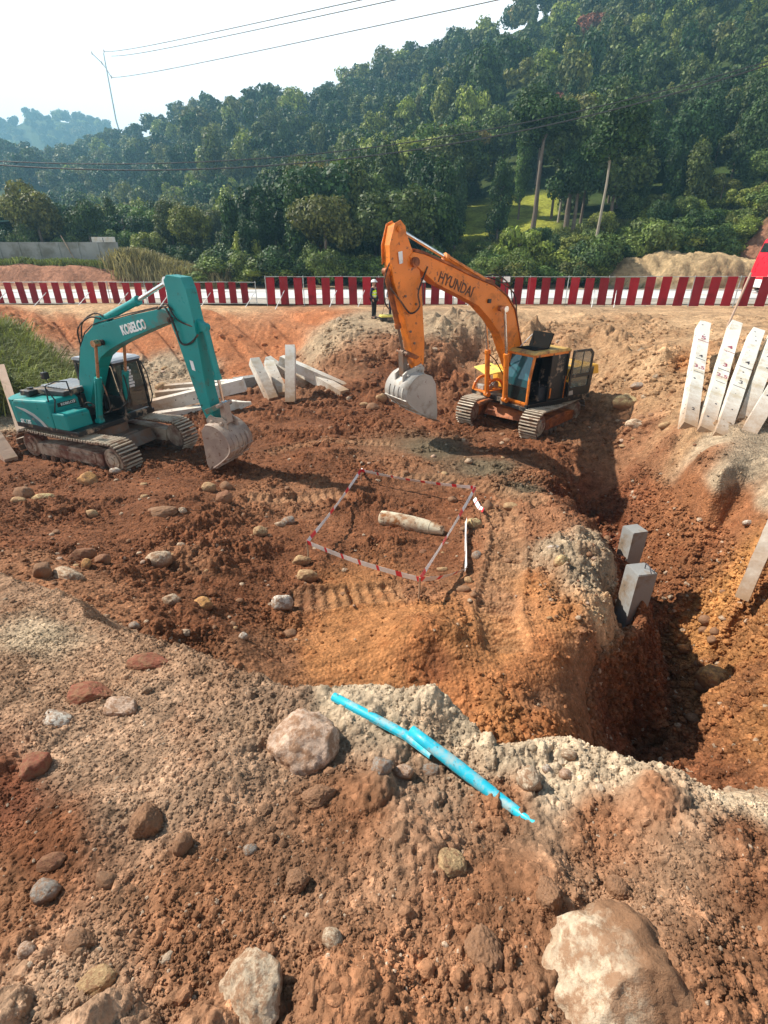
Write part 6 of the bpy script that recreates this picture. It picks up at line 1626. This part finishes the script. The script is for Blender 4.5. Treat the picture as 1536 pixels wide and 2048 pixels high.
# ------------------------------------------------------------------ site fence
def fence(x0, x1, yf, zf, hgt, pitch, pw, lab, phase=0.0, skipf=None, braces=()):
    e = empty('site_fence', (x0, float(yf(x0)), float(zf(x0))), 0, lab, 'fence', 'red slatted site fences')
    inv = -Vector(e.location)
    def P(x, h, off=0): return Vector((x, float(yf(x)) + off, float(zf(x)) + h)) + inv
    xs = np.arange(x0, x1, 2.3); 
    for x in xs:
        mb = MB(); mb.tube([P(x, -.25), P(x + .01, hgt + .06)], .026, 8); mb.build('post', M['galv'], e)
    for h in (hgt, hgt * .56, .10):
        mb = MB(); mb.tube([P(x, h + .01 * math.sin(x * 1.7)) for x in np.arange(x0, x1 + .1, 1.15)], .02 if h > .2 else .014, 6); mb.build('rail', M['galv'], e)
    x = x0 + phase; k = 0
    while x + pw < x1:
        jl = random.uniform(-.02, .02); n = 6; vs = []; fs = []
        hj = random.uniform(-.05, .03); yoff = -.035; tilt = random.uniform(-.035, .035)
        for s in (0, 1):
            for i in range(n + 1):
                t = i / n; xx = x + pw * t
                for h in (.05 + jl, hgt * .5, hgt - .01 + hj):
                    p = P(xx + tilt * (h / hgt - .5), h, yoff + .012 * math.sin(6.3 * t + k) + (.008 if s else 0)); vs.append(p)
        m_ = (n + 1) * 3
        for i in range(n):
            for j in range(2):
                q = i * 3 + j; fs += [(q, q + 3, q + 4, q + 1), (m_ + q, m_ + q + 1, m_ + q + 4, m_ + q + 3)]
        for i in range(n):
            q = i * 3; fs += [(q, m_ + q, m_ + q + 3, q + 3), (q + 2, q + 5, m_ + q + 5, m_ + q + 2)]
        for j in range(2):
            q = j; fs += [(q, q + 1, m_ + q + 1, m_ + q)]; q = n * 3 + j; fs += [(q, m_ + q, m_ + q + 1, q + 1)]
        mb = MB(); mb.add(vs, fs); mb.build('red_panel', M['red_panel'], e)
        x += pitch * random.uniform(.96, 1.04); k += 1
    for xb in braces:
        mb = MB(); mb.tube([P(xb, hgt * .55), P(xb - .55, -.35, -1.5)], .022, 6); mb.build('brace', M['white'], e)
    return e
fx_l = lambda px, y, z=-3.05: (px - 768) / FPX * (y * CT - z * ST)
def yf1(x): return 34.6
def zf1(x): return -3.04
fence(-31, fx_l(519, 34.6), yf1, zf1, 1.27, .735, .44, 'red and grey site fence across the left half, behind the teal excavator', .1, braces=[fx_l(p, 34.6) for p in (20, 100, 185, 262, 345, 425, 512)])
def yf2(x): return 34.0 if x < 10 else 34.0 - (x - 10) ** 1.35 * .085
def zf2(x): return -3.06 if x < 12 else -3.06 + (x - 12) * .010
fence(fx_l(535, 34.0), 33, yf2, zf2, 1.62, .84, .50, 'red and grey site fence across the right half, behind the orange excavator', .05, braces=[fx_l(p, 34.0) for p in (572, 675, 730, 790, 840, 942, 1180, 1220)])
def thin_post(px, pyb, pyt, y, r, lab, mat='wood', name='pole', dx=0, cat='pole', dyy=0.0):
    a = aty(px, pyb, y); b = aty(px + dx, pyt, y + dyy)
    mb = MB(); mb.tube([Vector((0, 0, -.3)), Vector(b - a)], r, 8); o = mb.build(name, M[mat], None, tuple(a)); return tag(o, lab, cat)
thin_post(1452, 655, 546, 22.5, .045, 'brown leaning wooden pole in front of the fence at the right', 'pinkwood', dx=50, dyy=1.0)
thin_post(934, 648, 622, 27.5, .03, 'short white marker stick in the rubble behind the orange boom', 'white', dx=5, name='marker_stick', cat='stick')
thin_post(443, 692, 678, 27.8, .03, 'small white stick in the red cut slope', 'white', dx=-4, name='marker_stick', cat='stick')
mb = MB(); p = aty(960, 640, 27.2); mb.box(-1.4, 1.4, -.1, .1, -.05, .05, .01); o = mb.build('plank', M['wood'], None, (p[0], p[1], hz(p[0], p[1]) + .1), (0, .05, .1)); tag(o, 'weathered plank lying on the rubble behind the orange boom', 'plank')
# lamp / small signs at the fence
def sign_post(px, pyb, pyt, y, lab, w, h):
    a = aty(px, pyb, y); b = aty(px, pyt, y); H_ = b[2] - a[2]
    e = empty('lamp_post', tuple(a), 0, lab, 'lamp post')
    mb = MB(); mb.tube([(0, 0, -.2), (0, 0, H_ + .02)], .03, 8); mb.build('post', M['black'], e)
    mb = MB(); mb.box(-w / 2, w / 2, -.06, .06, H_ - h, H_, .02); hd = mb.build('lamp_head', M['black'], e)
    mb = MB(); mb.box(-w / 2 + .05, w / 2 - .05, -.068, -.061, H_ - h + .05, H_ - .05, 0); mb.build('lamp_face', M['white'], hd)
sign_post(1009, 600, 551, 33.2, 'small square white work lamp on a dark post beside the orange boom', .5, .40)
sign_post(846, 605, 554, 33.3, 'small dark post with a pale head seen beside the orange stick', .30, .34)

# ------------------------------------------------------------------ surveyors
def skin_body(verts, edges, radii, name, mat, parent, sub=2):
    me = bpy.data.meshes.new(name); me.from_pydata(verts, edges, []); o = bpy.data.objects.new(name, me); COL.objects.link(o)
    o.modifiers.new('s', 'SKIN'); sm = o.modifiers.new('u', 'SUBSURF'); sm.levels = sub; sm.render_levels = sub
    for i, r in enumerate(radii):
        v = me.skin_vertices[0].data[i]; v.radius = r if isinstance(r, tuple) else (r, r); v.use_root = (i == 0)
    bpy.context.view_layer.update()
    m2 = bpy.data.meshes.new_from_object(o.evaluated_get(bpy.context.evaluated_depsgraph_get()))
    bpy.data.objects.remove(o)
    m2.polygons.foreach_set('use_smooth', [True] * len(m2.polygons))
    m2.materials.clear()
    return link(name, m2, mat, parent)
def person(px, pyb, lab, rz, vest=True, hat=True, y=27.4, trousers='dark_trousers', scale=1.0):
    a = aty(px, pyb, y)
    e = empty('person', tuple(a), rz, lab, 'person'); e.scale = (scale,) * 3
    V_ = [(0, 0, .96), (0, 0, 1.12), (0, .01, 1.30), (0, 0, 1.42), (0, .01, 1.50), (0, -.01, 1.60), (0, -.015, 1.70),
          (.09, 0, .90), (.10, -.01, .50), (.11, .02, .09), (.12, -.13, .035), (-.09, 0, .90), (-.12, -.03, .50), (-.13, .0, .09), (-.15, -.15, .035),
          (.17, 0, 1.40), (.235, .02, 1.13), (.22, -.10, .90), (.215, -.15, .80), (-.17, 0, 1.40), (-.24, .03, 1.13), (-.22, -.08, .90), (-.215, -.12, .80)]
    E_ = [(0, 1), (1, 2), (2, 3), (3, 4), (4, 5), (5, 6), (0, 7), (7, 8), (8, 9), (9, 10), (0, 11), (11, 12), (12, 13), (13, 14), (3, 15), (15, 16), (16, 17), (17, 18), (3, 19), (19, 20), (20, 21), (21, 22)]
    R_ = [(.15, .10), (.14, .10), (.16, .11), (.13, .09), .055, (.085, .10), (.075, .09), .085, .062, .045, .045, .085, .062, .045, .045, .06, .047, .035, .035, .06, .047, .035, .035]
    body = skin_body(V_, E_, R_, 'body', [M['skin']], e)
    # clothing: trousers and shirt grown a little fatter than the body
    tr = [0, 7, 8, 9, 11, 12, 13]; mp = {k: i for i, k in enumerate(tr)}
    skin_body([V_[k] for k in tr], [(mp[a_], mp[b_]) for a_, b_ in E_ if a_ in mp and b_ in mp], [(.165, .12) if k == 0 else (R_[k] * 1.25 if not isinstance(R_[k], tuple) else R_[k]) for k in tr], 'trousers', [M[trousers]], e)
    shv = [1, 2, 3, 15, 16, 17, 19, 20, 21]; mp = {k: i for i, k in enumerate(shv)}
    skin_body([V_[k] for k in shv], [(mp[a_], mp[b_]) for a_, b_ in E_ if a_ in mp and b_ in mp], [(.155, .115), (.175, .125), (.145, .105), .075, .062, .048, .075, .062, .048], 'shirt', [M['navy']], e)
    if vest:
        v = skin_body([(0, 0, .93), (0, 0, 1.1), (0, .01, 1.28), (0, 0, 1.40)], [(0, 1), (1, 2), (2, 3)], [(.17, .125), (.17, .125), (.188, .138), (.17, .115)], 'safety_vest', [M['vest']], e)
        mb = MB()
        for zz in (1.06, 1.2):
            mb.tube([(0, .005, zz - .02), (0, .005, zz + .02)], .187, 20)
        o = mb.build('reflective_band', M['silver'], v); o.scale = (1, .76, 1)
    mb = MB()
    for s in (-1, 1): mb.box(s * .115 - .05, s * .115 + .05, -.19 - (.02 if s < 0 else 0), .07, 0, .085, .03)
    mb.build('shoes', M['black'], e)
    if hat:
        bm = bmesh.new(); bmesh.ops.create_uvsphere(bm, u_segments=20, v_segments=12, radius=.135)
        bmesh.ops.bisect_plane(bm, geom=bm.verts[:] + bm.edges[:] + bm.faces[:], plane_co=(0, 0, 0), plane_no=(0, 0, -1), clear_outer=True)
        for v in bm.verts: v.co = Vector((v.co.x, v.co.y * 1.15 - .015, v.co.z * .95 + 1.685))
        mb = MB(); mb.bm(bm, 0, True); mb.tube([(0, -.03, 1.68), (0, -.03, 1.70)], .165, 20); mb.build('hard_hat', M['white'], e)
    else:
        bm = bmesh.new(); bmesh.ops.create_uvsphere(bm, u_segments=16, v_segments=10, radius=.105)
        for v in bm.verts: v.co = Vector((v.co.x, v.co.y * 1.1 + .02, v.co.z + 1.68))
        mb = MB(); mb.bm(bm, 0, True); mb.build('hair', M['black'], e)
    # face: nose, eyes, mouth, ears
    mb = MB(); mb.tube([(0, -.105, 1.63), (0, -.125, 1.60)], [.010, .016], 8); 
    for s in (-1, 1): mb.tube([(s * .09, -.01, 1.60), (s * .10, -.01, 1.64)], .018, 8)
    mb.build('face', M['skin'], e)
    return e
person(748, 637, 'surveyor in a white hard hat and yellow-green safety vest standing on the rubble heap', math.radians(60))
person(785, 634, 'person in a yellow-green vest half hidden by the orange stick', math.radians(-20), vest=True, hat=True, trousers='navy', y=27.6)
# tripod
p = aty(778, 630, 27.9); e = empty('survey_tripod', tuple(p), 0, 'surveying tripod with instrument between the two surveyors', 'tripod')
for k in range(3):
    an = .5 + k * 2.09; mb = MB(); mb.tube([(math.cos(an) * .42, math.sin(an) * .42, -.05), (math.cos(an) * .04, math.sin(an) * .04, 1.35)], .018, 6); mb.build('leg', M['wood'], e)
mb = MB(); mb.tube([(0, 0, 1.33), (0, 0, 1.42)], .09, 14); mb.box(-.07, .07, -.06, .06, 1.42, 1.66, .02); mb.tube([(0, -.11, 1.55), (0, .10, 1.55)], .035, 12); mb.build('instrument', M['white'], e)
p = aty(772, 631, 27.0); e = empty('equipment_case', (p[0], p[1], hz(p[0], p[1]) + .02), .3, 'yellow and white equipment case at the surveyor\'s feet', 'case')
mb = MB(); mb.box(-.30, .30, -.2, .2, 0, .16, .03); mb.build('case_bottom', M['black'], e); mb = MB(); mb.box(-.31, .31, -.21, .21, .16, .27, .04); mb.build('case_lid', M['pale_yellow'], e)

# ------------------------------------------------------------------ truck at the right edge, buildings at the left, power line
tx = fx_l(1508, 42) + .2
e = empty('truck', (tx, 42.2, -2.95), 0, 'bright red truck on the road at the right edge, only its cab front showing', 'truck'); e.scale = (1.15, 1.05, 1.22)
mb = MB(); mb.prism([(0, .45), (0, 1.3), (.10, 2.0), (.32, 2.95), (.55, 3.15), (2.2, 3.2), (2.2, .45)], -1.25, 1.25, .08); cb = mb.build('cab', M['truck_red'], e)
mb = MB(); quadsolid(mb, [(.16, -.9, 2.3), (.28, -.9, 2.8), (.28, 1.1, 2.8), (.16, 1.1, 2.3)], (-.02, 0, 0)); mb.build('windscreen', M['glass_dark'], cb)
mb = MB(); mb.prism([(.5, 1.7), (1.5, 1.7), (1.5, 2.6), (.62, 2.6)], -1.272, -1.256); mb.build('side_window', M['glass_dark'], cb)
mb = MB(); mb.box(-.12, .06, -1.24, 1.24, .35, .8, .04); mb.build('bumper', M['white'], e)
mb = MB(); mb.box(-.01, .03, -1.1, -.75, .95, 1.2, .02); mb.build('headlight', M['white'], cb)
mb = MB(); mb.tube([(.3, -1.3, 2.7), (-.12, -1.55, 2.75)], .03, 6); mb.box(-.2, -.08, -1.68, -1.42, 2.0, 2.8, .04); mb.build('mirror', M['white'], e)
mb = MB(); mb.box(2.3, 9, -1.25, 1.25, 1.0, 3.3, .05); mb.box(.6, 9, -.5, .5, .7, 1.0, .02); mb.build('cargo_body', M['truck_red'], e)
for wx in (.95, 6.2, 7.5):
    for s in (-1, 1):
        mb = MB(); mb.tube([(wx, s * 1.22, .5), (wx, s * .92, .5)], .5, 24); w_ = mb.build('wheel', M['rubber'], e); mb = MB(); mb.tube([(wx, s * 1.235, .5), (wx, s * 1.1, .5)], .26, 16); mb.build('rim', M['white'], w_)
# block wall
x0, x1 = aty(-40, 500, 56)[0], aty(236, 500, 56)[0]
e = empty('boundary_wall', (x0, 56, -1.35), 0, 'grey weathered boundary wall on the red bank at the left', 'wall')
mb = MB(); mb.box(0, x1 - x0, 0, .2, -.6, 1.95, .01); mb.box(-.1, x1 - x0 + .05, -.03, .23, 1.95, 2.03, .01); mb.build('wall_panel', M['wall'], e)
for k in range(8):
    mb = MB(); xx = k * (x1 - x0) / 7; mb.box(xx - .12, xx + .12, -.08, -.003, -.6, 2.0, .01); mb.build('pillar', M['wall'], e)
mb = MB(); mb.tube([(9.5, -.3, -.4), (8.3, -.1, 2.6)], .05, 6); mb.build('leaning_prop', M['wood'], e)
p = aty(211, 498, 57); e = empty('billboard', (p[0], 57, p[2] - .1), 0, 'pale blank board on two posts at the end of the grey wall', 'board')
mb = MB(); mb.box(-1.15, 1.15, -.04, .04, -.05, 1.15, .01); mb.box(-.06, .0, -.05, -.041, .1, 1.1, 0, 1); mb.build('board', [M['concrete'], M['marker_dark']], e)
for s in (-.8, .8):
    mb = MB(); mb.tube([(s, .05, -2.0), (s, .05, .0)], .05, 6); mb.build('post', M['wood'], e)
p = aty(10, 478, 64); e = empty('shed', (p[0] - 3, 64, p[2]), 0, 'dark shed with a green sheet roof at the left edge behind the wall', 'shed')
mb = MB(); mb.box(-4, 4.2, 0, 5, -2.5, 1.0, .02); mb.build('shed_wall', M['wall'], e)
mb = MB(); mb.prism([(-4.6, 1.0), (4.8, 1.7), (4.8, 1.85), (-4.6, 1.15)], -.6, 5.4, .01); 
o = mb.build('roof', M['roof_green'], e)
# power pole
PY = 392
pb = aty(232, 240, PY); pt = aty(207, 106, PY)
e = empty('power_pole', tuple(pb), 0, 'thin power pole with a slanting crossarm above the left ridge', 'power pole')
dv = Vector(pt - pb)
mb = MB(); mb.tube([Vector((1.6, 0, -12)), Vector((0, 0, 0)), Vector((dv.x, 0, dv.z))], [.5, .45, .3], 8); mb.build('mast', M['galv'], e)
def onpole(px, py): q = aty(px, py, PY) - pb; return Vector((q[0], 0, q[2]))
mb = MB(); mb.tube([onpole(184, 107), onpole(204, 126)], .26, 6); mb.tube([onpole(204, 126), onpole(213, 138), onpole(223, 155)], .24, 6); mb.build('crossarm', M['galv'], e)
for q_ in ((184, 107), (223, 155), (208, 103), (204, 127)):
    mb = MB(); c0 = onpole(*q_); mb.tube([c0 - Vector((0, 0, .5)), c0 + Vector((0, 0, .9))], .34, 8); mb.build('insulator', M['wood'], e)
def wire(a, b, r, lab, sag=1.0, grp=None, n=30):
    a, b = Vector(a), Vector(b); mb = MB(); pts = []
    for i in range(n + 1):
        t = i / n; p = a.lerp(b, t); p.z -= sag * 4 * t * (1 - t); pts.append(p)
    ra = r[0]; rb_ = r[1]
    mb.tube([p - a for p in pts], [ra + (rb_ - ra) * i / n for i in range(n + 1)], 5)
    o = mb.build('power_line', M['cable'], None, tuple(a)); return tag(o, lab, 'power line', grp)
wire(aty(208, 103, PY), aty(830, -24, 30), (.17, .022), 'uppermost overhead wire running from the pole to the top edge', .6, 'overhead wires')
wire(aty(223, 112, PY), aty(900, -24, 30), (.17, .022), 'middle overhead wire running from the pole to the top edge', .6, 'overhead wires')
wire(aty(223, 155, PY), aty(1080, -18, 30), (.17, .022), 'lowest overhead wire running from the pole to the top edge', .6, 'overhead wires')
wire(aty(-80, 318, 50), aty(1700, 70, 52), (.04, .04), 'dark cable crossing in front of the wooded hill, upper of two', 3.0, 'cables before the hill')
wire(aty(-80, 324, 50), aty(1700, 74, 52), (.05, .05), 'dark cable crossing in front of the wooded hill, lower of two', 3.4, 'cables before the hill')

# ------------------------------------------------------------------ planting near the road
def bush(px, y, hgt, w, mat, lab, grp, kind='bush', n=6500, ls=.058, name='shrub', zoff=0.0, cat='shrub'):
    x = fx_l(px, y); z = hillz(x, y) if y > 50 else hz(x, y)
    e = empty(name, (x, y, z + zoff), random.uniform(0, 6), lab, cat, grp)
    o = obj_with(crown_mesh(kind, n, ls, random.randrange(4)), M[mat], 'foliage', e); o.scale = (w, w, hgt * .62); o.location = (0, 0, hgt * .42)
    t = obj_with(trunk_mesh('b', random.randrange(4)), M['bark'], 'stem', e); t.scale = (hgt * .6,) * 3
    return e
rgb_ = random.Random(9)
SH = 'shrubs growing beyond the road'
bush(545, 53, 2.9, 2.9, 'leaf_lime', 'wide yellow-green leafy shrub behind the gap between the two fences', SH, 'spread', 8000, .06)
bush(500, 56, 6.2, 1.9, 'leaf_lime', 'tall yellow-green bush above the fence gap', SH)
bush(640, 55, 4.6, 2.0, 'leaf_mid', 'green leafy shrub left of the surveyors, behind the fence', SH)
bush(1030, 56, 7.0, 3.0, 'leaf_lime', 'lime green tree-like shrub right of the orange boom tip', SH, 'spread', 8000, .055)
bush(1110, 55, 4.2, 2.6, 'leaf_lime', 'lime green low shrub beside the thin pale trunk', SH)
bush(960, 53, 3.6, 2.4, 'leaf_mid', 'grey-green shrub right behind the orange boom', SH)
bush(1280, 56, 5.8, 3.2, 'leaf_mid', 'broad green shrub left of the sand heap', SH)
bush(1395, 58, 5.6, 3.0, 'leaf_mid', 'round green shrub above the sand heap', SH)
bush(1180, 55, 4.6, 2.8, 'leaf_dark', 'dark green shrub at the foot of the thin pale trunk', SH)
bush(1345, 60, 4.6, 3.6, 'leaf_lime', 'yellowish shrub on the slope above the sand heap', SH)
for k in range(84):
    px = rgb_.uniform(380, 1300) if k < 54 else rgb_.uniform(40, 500)
    y = rgb_.uniform(50.5, 60) if px > 410 else rgb_.uniform(60, 76)
    if px > 1230: y += 5
    bush(px, y, rgb_.uniform(2.0, 4.4), rgb_.uniform(1.6, 2.9), rgb_.choice(['leaf', 'leaf', 'leaf_dark', 'leaf_mid', 'leaf_mid', 'leaf']), 'dense green roadside shrub at the foot of the hill', 'dense roadside shrubs', n=6000, ls=.062)
for k in range(46):
    px = rgb_.uniform(1240, 1560); y = rgb_.uniform(60, 78)
    bush(px, y, rgb_.uniform(2.0, 4.0), rgb_.uniform(1.8, 3.0), rgb_.choice(['leaf', 'leaf_mid', 'leaf_mid', 'leaf_lime']), 'leafy shrub on the steep green slope at the right', 'shrubs on the right slope', n=6000, ls=.062)
for k in range(40):                                        # scrub round the grove
    px = rgb_.uniform(905, 1290); y = rgb_.uniform(58, 61 if px < 1100 else 70)
    bush(px, y, rgb_.uniform(1.1, 2.6), rgb_.uniform(1.3, 2.4), rgb_.choice(['leaf', 'leaf_mid', 'leaf_lime', 'leaf_dark']), 'low green bush below the sunny clearing', 'low bushes below the clearing', n=5200, ls=.064)
# grove of slim trunks in the clearing
GV = 'slim trees standing in the sunny clearing'
for (px, y, hh, cr, kd, mt, bk, th, lab) in [
    (1066, 76, 15.5, 4.6, 'round', 'leaf', 'bark', .75, 'tall dark-trunked tree with a heavy crown standing in the clearing'),
    (996, 74, 9.5, 2.3, 'tall', 'leaf', 'bark', .7, 'slim bushy tree at the left side of the clearing'),
    (1198, 62, 15.0, 4.2, 'round', 'leaf', 'bark_pale', .42, 'very tall pale bare trunk with a high crown, right of the clearing'),
    (1035, 84, 11, 2.2, 'tall', 'leaf_mid', 'bark', .5, 'thin trunk behind the tall dark-trunked tree, left side'),
    (1115, 80, 11, 2.2, 'spread', 'leaf', 'bark_pale', .5, 'thin leaning pale trunk in the grove'),
    (1128, 86, 11, 2.3, 'round', 'leaf', 'bark', .45, 'thin dark trunk in the middle of the grove'),
    (1100, 82, 12, 2.4, 'round', 'leaf_dark', 'bark', .5, 'slim trunk right beside the tall dark-trunked tree'),
    (1146, 84, 11, 2.6, 'round', 'leaf_mid', 'bark', .5, 'slim trunk at the right end of the grove'),
    (1160, 78, 12, 3.0, 'round', 'leaf_mid', 'bark', .5, 'bright green tree right of the grove'),
    (885, 64, 11, 2.4, 'tall', 'leaf_dark', 'bark', .6, 'dark vine-covered tree left of the clearing'),
    (912, 72, 10.0, 2.2, 'tall', 'leaf_dark', 'bark', .6, 'dark vine-covered tree at the left rim of the clearing')]:
    x = fx_l(px, y, 3); z = hillz(x, y)
    tree('slim_tree', x, y, z, hh, cr, kd, mt, lab, GV, bark=bk, nleaf=11000, lsize=.055, crown_h=cr * (.85 if kd != 'tall' else 1.35), thick=th)
p_ = [(1180, 52, -70, 'leaf_red')]
# reddish tree high on the hill, lime one below it
for (px, py, yy, hh, mt, lab) in [(1180, 60, 170, 11, 'leaf_red', 'reddish-leaved tree high on the hillside'), (1085, 150, 140, 12, 'leaf_lime', 'yellow-green crowned tree on the middle of the hillside'), (1130, 215, 125, 9, 'leaf_red', 'rusty-leaved tree on the middle slope')]:
    q = aty(px, py, yy); x = q[0]; z = q[2]
    tree('forest_tree', x, yy, z - hh * .62, hh, hh * .42, 'round', mt, lab, None, nleaf=5500, lsize=.08, crown_h=hh * .4)
# banana plants
def banana(px, y, hgt, lab):
    x = fx_l(px, y); z = hillz(x, y); e = empty('banana_plant', (x, y, z), 0, lab, 'banana plant', 'banana plants on the slope')
    mb = MB(); mb.tube([(0, 0, -.1), (0, 0, hgt * .45)], [.16, .1], 8); mb.build('stem', M['leaf_mid'], e)
    for k in range(9):
        a = k * .72 + random.uniform(-.2, .2); L_ = hgt * random.uniform(.55, .8); mb = MB(); n = 8; vs = []; fs = []
        for i in range(n + 1):
            t = i / n; r = L_ * t * .75; zz = hgt * .42 + L_ * (.75 * t - .75 * t * t * (1 + .3 * (k % 3))); w = .30 * hgt / 4 * math.sin(math.pi * min(1, t * .93 + .07)) + .01
            c_, s_ = math.cos(a), math.sin(a)
            vs += [(r * c_ - w * s_, r * s_ + w * c_, zz - .08), (r * c_, r * s_, zz), (r * c_ + w * s_, r * s_ - w * c_, zz - .08)]
        for i in range(n): fs += [(3 * i, 3 * i + 1, 3 * i + 4, 3 * i + 3), (3 * i + 1, 3 * i + 2, 3 * i + 5, 3 * i + 4)]
        mb.add(vs, fs); mb.build('leaf', M['leaf_lime'] if k % 3 == 0 else M['leaf_mid'], e)
for k in range(14):
    px = rgb_.uniform(1440, 1580); y = rgb_.uniform(59.5, 63)
    bush(px, y, rgb_.uniform(1.4, 2.6), rgb_.uniform(1.3, 2.2), rgb_.choice(['leaf', 'leaf_mid', 'leaf_lime']), 'small green shrub overhanging the red cutting at the right', 'shrubs over the red cutting', n=6000, ls=.062)
banana(1262, 61, 4.4, 'banana plant with pale arching leaves on the right slope')
banana(1385, 66, 4.0, 'banana plant high on the slope above the sand heap')
# grass
def blades(n, posf, hmin, hmax, wid, name, label, mat, seed, lean=.5):
    rng = np.random.default_rng(seed); x, y, z = posf(n, rng); n = len(x)
    h = rng.uniform(hmin, hmax, n); a = rng.uniform(0, 6.28, n); l = rng.uniform(.15, lean, n) * h
    wa = rng.uniform(0, 6.28, n); w = wid * rng.uniform(.6, 1.3, n)
    p0 = np.stack([x, y, z - .03], 1); di = np.stack([np.cos(a), np.sin(a), 0 * a], 1); ws = np.stack([np.cos(wa), np.sin(wa), 0 * wa], 1) * w[:, None]
    up = np.array([0, 0, 1.])
    p1 = p0 + di * (l * .3)[:, None] + up * (h * .55)[:, None]; p2 = p0 + di * (l * .8)[:, None] + up * (h * .9)[:, None]; p3 = p0 + di * (l * 1.35)[:, None] + up * (h * .92)[:, None]
    V_ = np.stack([p0 - ws, p0 + ws, p1 + ws, p1 - ws, p2 + ws * .7, p2 - ws * .7, p3 + ws * .15, p3 - ws * .15], 1).reshape(-1, 3)
    b = (np.arange(n) * 8)[:, None]; F_ = np.concatenate([b + np.array([0, 1, 2, 3]), b + np.array([3, 2, 4, 5]), b + np.array([5, 4, 6, 7])])
    return tag(link(name, np_mesh(name, V_, F_), mat), label, 'grass' if label else None, kind='stuff')
def knoll(n, rng):
    # clumps on the left bank
    pts = []
    while len(pts) < 420:
        px = rng.uniform(-160, 165); py = rng.uniform(668, 815)
        if px > 30 + (py - 668) * 1.15 or py > 815: continue
        if px > 60 and py < 690: continue
        pts.append(hit(px, py + 12)[:2])
    pts = np.array(pts); k = rng.integers(0, len(pts), n); xy = pts[k] + rng.normal(size=(n, 2)) * .16
    return xy[:, 0], xy[:, 1], H(xy[:, 0], xy[:, 1])
blades(9000, knoll, .5, 1.0, .014, 'dry_grass', None, M['drygrass'], 37, .9)
blades(30000, knoll, .45, 1.25, .018, 'grass', None, M['grassblade'], 31, .8)
def tallg(n, rng):
    c = np.stack([rng.uniform(-25, -15, 60), rng.uniform(51.3, 56, 60)], 1); k = rng.integers(0, 60, n); xy = c[k] + rng.normal(size=(n, 2)) * .55
    return xy[:, 0], xy[:, 1], hill(xy[:, 0], xy[:, 1])
blades(15000, tallg, .6, 1.9, .035, 'tall_grass', None, M['drygrass'], 32, .5)
def wallg(n, rng):
    x = rng.uniform(-46, -23, n); y = rng.uniform(52.5, 55.4, n); return x, y, hill(x, y)
blades(9000, wallg, .2, .7, .04, 'bank_weeds', None, M['grassblade'], 33, .7)
def scrubg(n, rng):
    y = rng.uniform(56, 76, n); s = rng.uniform(.12, .6, n); return s * y, y, hill(s * y, y)
blades(40000, scrubg, .2, .8, .05, 'meadow_grass', None, M['grassblade'], 34, .7)
